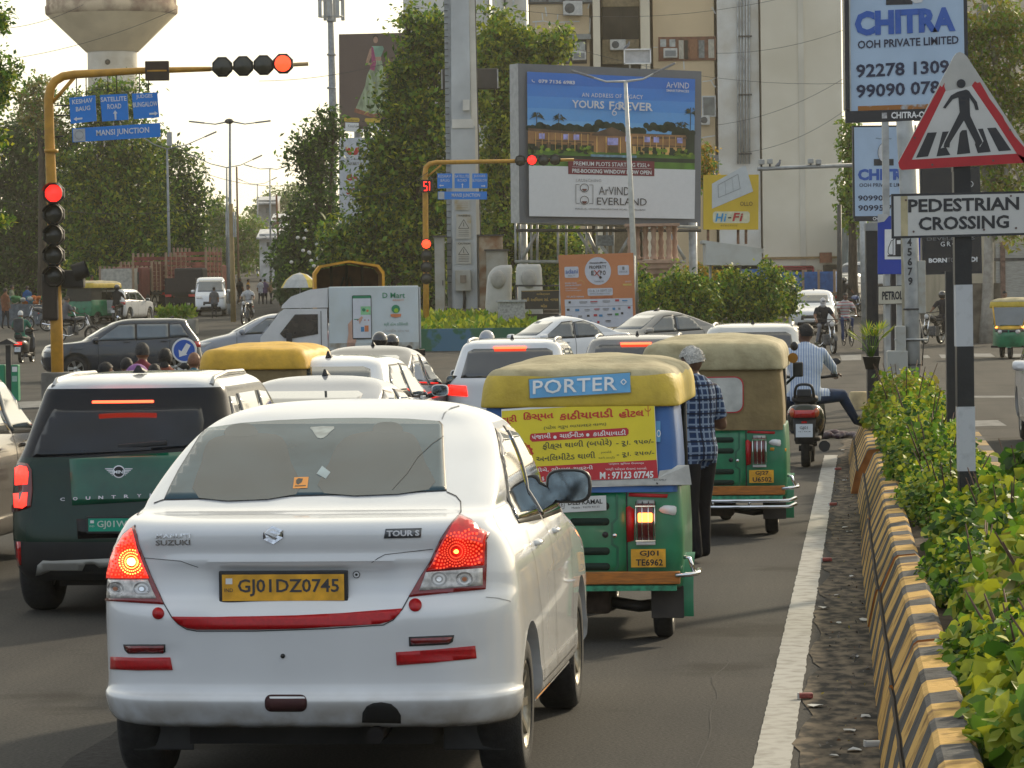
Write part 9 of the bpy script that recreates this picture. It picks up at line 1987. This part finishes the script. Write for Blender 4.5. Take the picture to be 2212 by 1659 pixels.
 for px,py,sh,lb,hh in ((12,712,c('rust_shirt',(.20,.08,.04)),'man in rust shirt standing at the left edge',1),(26,700,c('olive_shirt',(.16,.18,.12)),'man in pale olive shirt beside the man in rust',1),(60,690,c('blue_cloth',(.03,.10,.25)),'vendor in blue bending at the left roadside stall',.9),(245,668,c('white_kurta',(.5,.5,.46)),'man in white kurta behind the parked people carrier',1),(462,684,c('rider_grey',(.12,.12,.13)),'man in grey shirt crossing before the white minivan',.95),(518,672,c('black_top',(.02,.02,.022)),'walker in black beside the ochre pole',.85),(536,670,c('mustard',(.42,.22,.03)),'person in yellow walking right of the ochre pole',.8),(572,676,c('purple_top',(.12,.08,.16)),'person in purple beside the delivery truck nose',.8),(585,674,c('tan_top',(.22,.15,.08)),'person in tan behind the delivery truck nose',.8),(563,672,c('white_top',(.5,.5,.5)),'person in white with dark bag near the truck nose',.8),(198,688,c('rust_shirt',(.20,.08,.04)),'man standing behind the parked rickshaw',1)):
  P2(lb,stand(1.0,0,'down'),sh,dk,loc=G(px,py) if py>=690 else at(px,164 if px in (245,462) else 192),rz=random.uniform(-2,2),sc_=hh*(.88 if px in (245,462) else 1),vox=.045,group='people along the left road')
 # stall, umbrella
 p=at(648,128); o=thing('street_umbrella','white and yellow street umbrella over a stall, left of the canvas hood','umbrella',p,0); m=MB(); 
 for k in range(12):
  a0,a1=k*math.pi/6,(k+1)*math.pi/6; pr=[(1.0,0),(.75,.28),(.4,.46),(0,.54)]
  for (r0,z0),(r1,z1) in zip(pr,pr[1:]): m.add([(r0*math.cos(a0)*.68,r0*math.sin(a0)*.68,1.95+z0),(r0*math.cos(a1)*.68,r0*math.sin(a1)*.68,1.95+z0),(r1*math.cos(a1)*.68,r1*math.sin(a1)*.68,1.95+z1),(r1*math.cos(a0)*.68,r1*math.sin(a0)*.68,1.95+z1)],[(0,1,2,3)],M('umbrella_yellow',(.55,.42,.06),.7) if k%4==2 else M('umbrella_white',(.42,.43,.42),.7,var=.1))
 m.build('canopy',o,False); m=MB(); m.cyl((0,0,0),(0,0,2.45),.02,STL,6); m.build('pole',o)
 o=thing('market_stall','roadside stall heaped with green and blue goods at the left edge','stall',at(62,158),0); m=MB(); m.box((0,.3,.45),(2.6,1.0,.9),M('stall_cloth',(.10,.12,.14),.8,var=.3)); rr_=random.Random(3)
 m.build('table',o); m=MB(); gs=[c('goods_green',(.05,.16,.06)),c('goods_teal',(.04,.14,.16)),c('goods_orange',(.4,.12,.03)),c('goods_white',(.4,.4,.38))]
 for k in range(40): m.ell((rr_.uniform(-1.3,1.3),rr_.uniform(-.1,.7),.95+rr_.uniform(0,.25)),(.14,.14,.10),gs[k%4],7,5)
 tag(m.build('goods',o),kind='stuff')
 # round blue sign, green bin
 b=at(396,71); o=thing('road_sign','round blue keep left arrow sign above the dark slate crossover','road sign',b,0); zc=A(396,757,71).z; m=MB(); r_=27/F*71; pn=Panel((-r_,-.02,zc+r_),(r_,-.02,zc+r_),(r_,-.02,zc-r_),(-r_,-.02,zc-r_),(-27,-27,27,27),m); pn.e=.004; m.lathe([(.001,0),(r_,0),(r_,.03),(.001,.03)],(0,-.015,zc),WHT,32,'y'); pn.disc(0,0,26.5,WHT,1); pn.disc(0,0,23,M('sign_mid_blue',(.01,.09,.45),.4,var=.03),2); pn.poly([(5,-16),(14,-11),(4,7),(7,9),(-11,14),(-12,-2),(-6,2)],WHT,3); m.build('plate',o,False); m=MB(); m.cyl((0,.03,0),(0,.03,zc),.03,STL,8); m.build('post',o)
 b=G(14,868); o=thing('litter_bin','green litter bin with white print in a black roofed frame at the left edge','bin',b,0); L=L_(b,b.y); gr=M('bin_green',(.01,.22,.10),.5,var=.1); m=MB(); 
 for x0,x1 in ((-14,12),(24,41)): a,d=L(x0,788),L(x1,866); m.box(((a.x+d.x)/2,.1,(a.z+d.z)/2),(d.x-a.x,.3,a.z-d.z),gr,bev=.02)
 m.build('bin_body',o); m=MB(); a=L(18,746); m.box((a.x,0,a.z/2),(.10,.10,a.z),BLKP); m.prism([(L(-8,744).x,L(0,744).z),(L(18,732).x,L(0,732).z),(L(38,744).x,L(0,744).z)],'y',-.2,.3,BLKP); m.build('frame',o)
 pn=Panel(L(24,788,-.06),L(41,788,-.06),L(41,866,-.06),L(24,866,-.06),(0,0,17,78),MB()); pn.e=.004; pn.rect(3,4,14,15,WHT,1); pn.rect(3,24,14,36,M('print_mint2',(.3,.45,.38),.6),1); pn.mb.build('print',o,False)
crowd()
# far wood closing the horizon
def woods():
 rng=np.random.RandomState(3); n_,mi,dk,dp,pl=LG['neem'],LG['mid'],LG['dark'],LG['deep'],LG['pale']
 for (x0,x1,y0,y1,Y,k,mm,lb,sz) in ((-60,430,470,650,226,18000,((dp,4),(dk,4),(mi,1)),'dark undergrowth and low trees behind the left row',.55),(600,970,520,660,176,11000,((dp,5),(dk,3)),'dark undergrowth behind the central neem tree',.40),(1030,1260,500,650,170,7000,((dp,3),(dk,4),(mi,2)),'dark undergrowth behind the white planters',.36),(420,680,560,612,400,3000,((pl,4),(mi,3)),'hazy far off trees at the end of the road',.7),(1800,2300,560,610,300,3000,((mi,3),(dk,3)),'far off trees beyond the right road',.6)):
  x=rng.uniform(x0,x1,k); y=y0+(y1-y0)*rng.beta(1.4,1.1,k); bump_=10*np.sin(x*.05)+8*np.sin(x*.13+1); C=np.array([tuple(A(a,b+c_,Y+rng.uniform(-3,3))) for a,b,c_ in zip(x,y,bump_)]); tag(leaves('undergrowth',C,None,sz,mm,None,'leaf',rng),lb,'undergrowth',kind='stuff')
woods()
def haze():
 m=MB(); m.box((0,235,19.5),(420,530,42),None or M('hz_tmp',(1,1,1))); o=m.build('haze'); me=o.data; mt=bpy.data.materials.new('haze_air'); mt.use_nodes=True; n=mt.node_tree.nodes; l=mt.node_tree.links
 for x in list(n):
  if x.type=='BSDF_PRINCIPLED': n.remove(x)
 v=n.new('ShaderNodeVolumePrincipled'); v.inputs['Color'].default_value=(1,.94,.80,1); v.inputs['Density'].default_value=.00022; v.inputs['Anisotropy'].default_value=.35
 out=[x for x in n if x.type=='OUTPUT_MATERIAL'][0]; l.new(v.outputs[0],out.inputs['Volume']); me.materials[0]=mt; o.visible_shadow=True
 tag(o,'thin warm haze in the air over the junction','haze',kind='stuff')
haze()
hero(); porter(); beige_auto(); mini(); people_near()
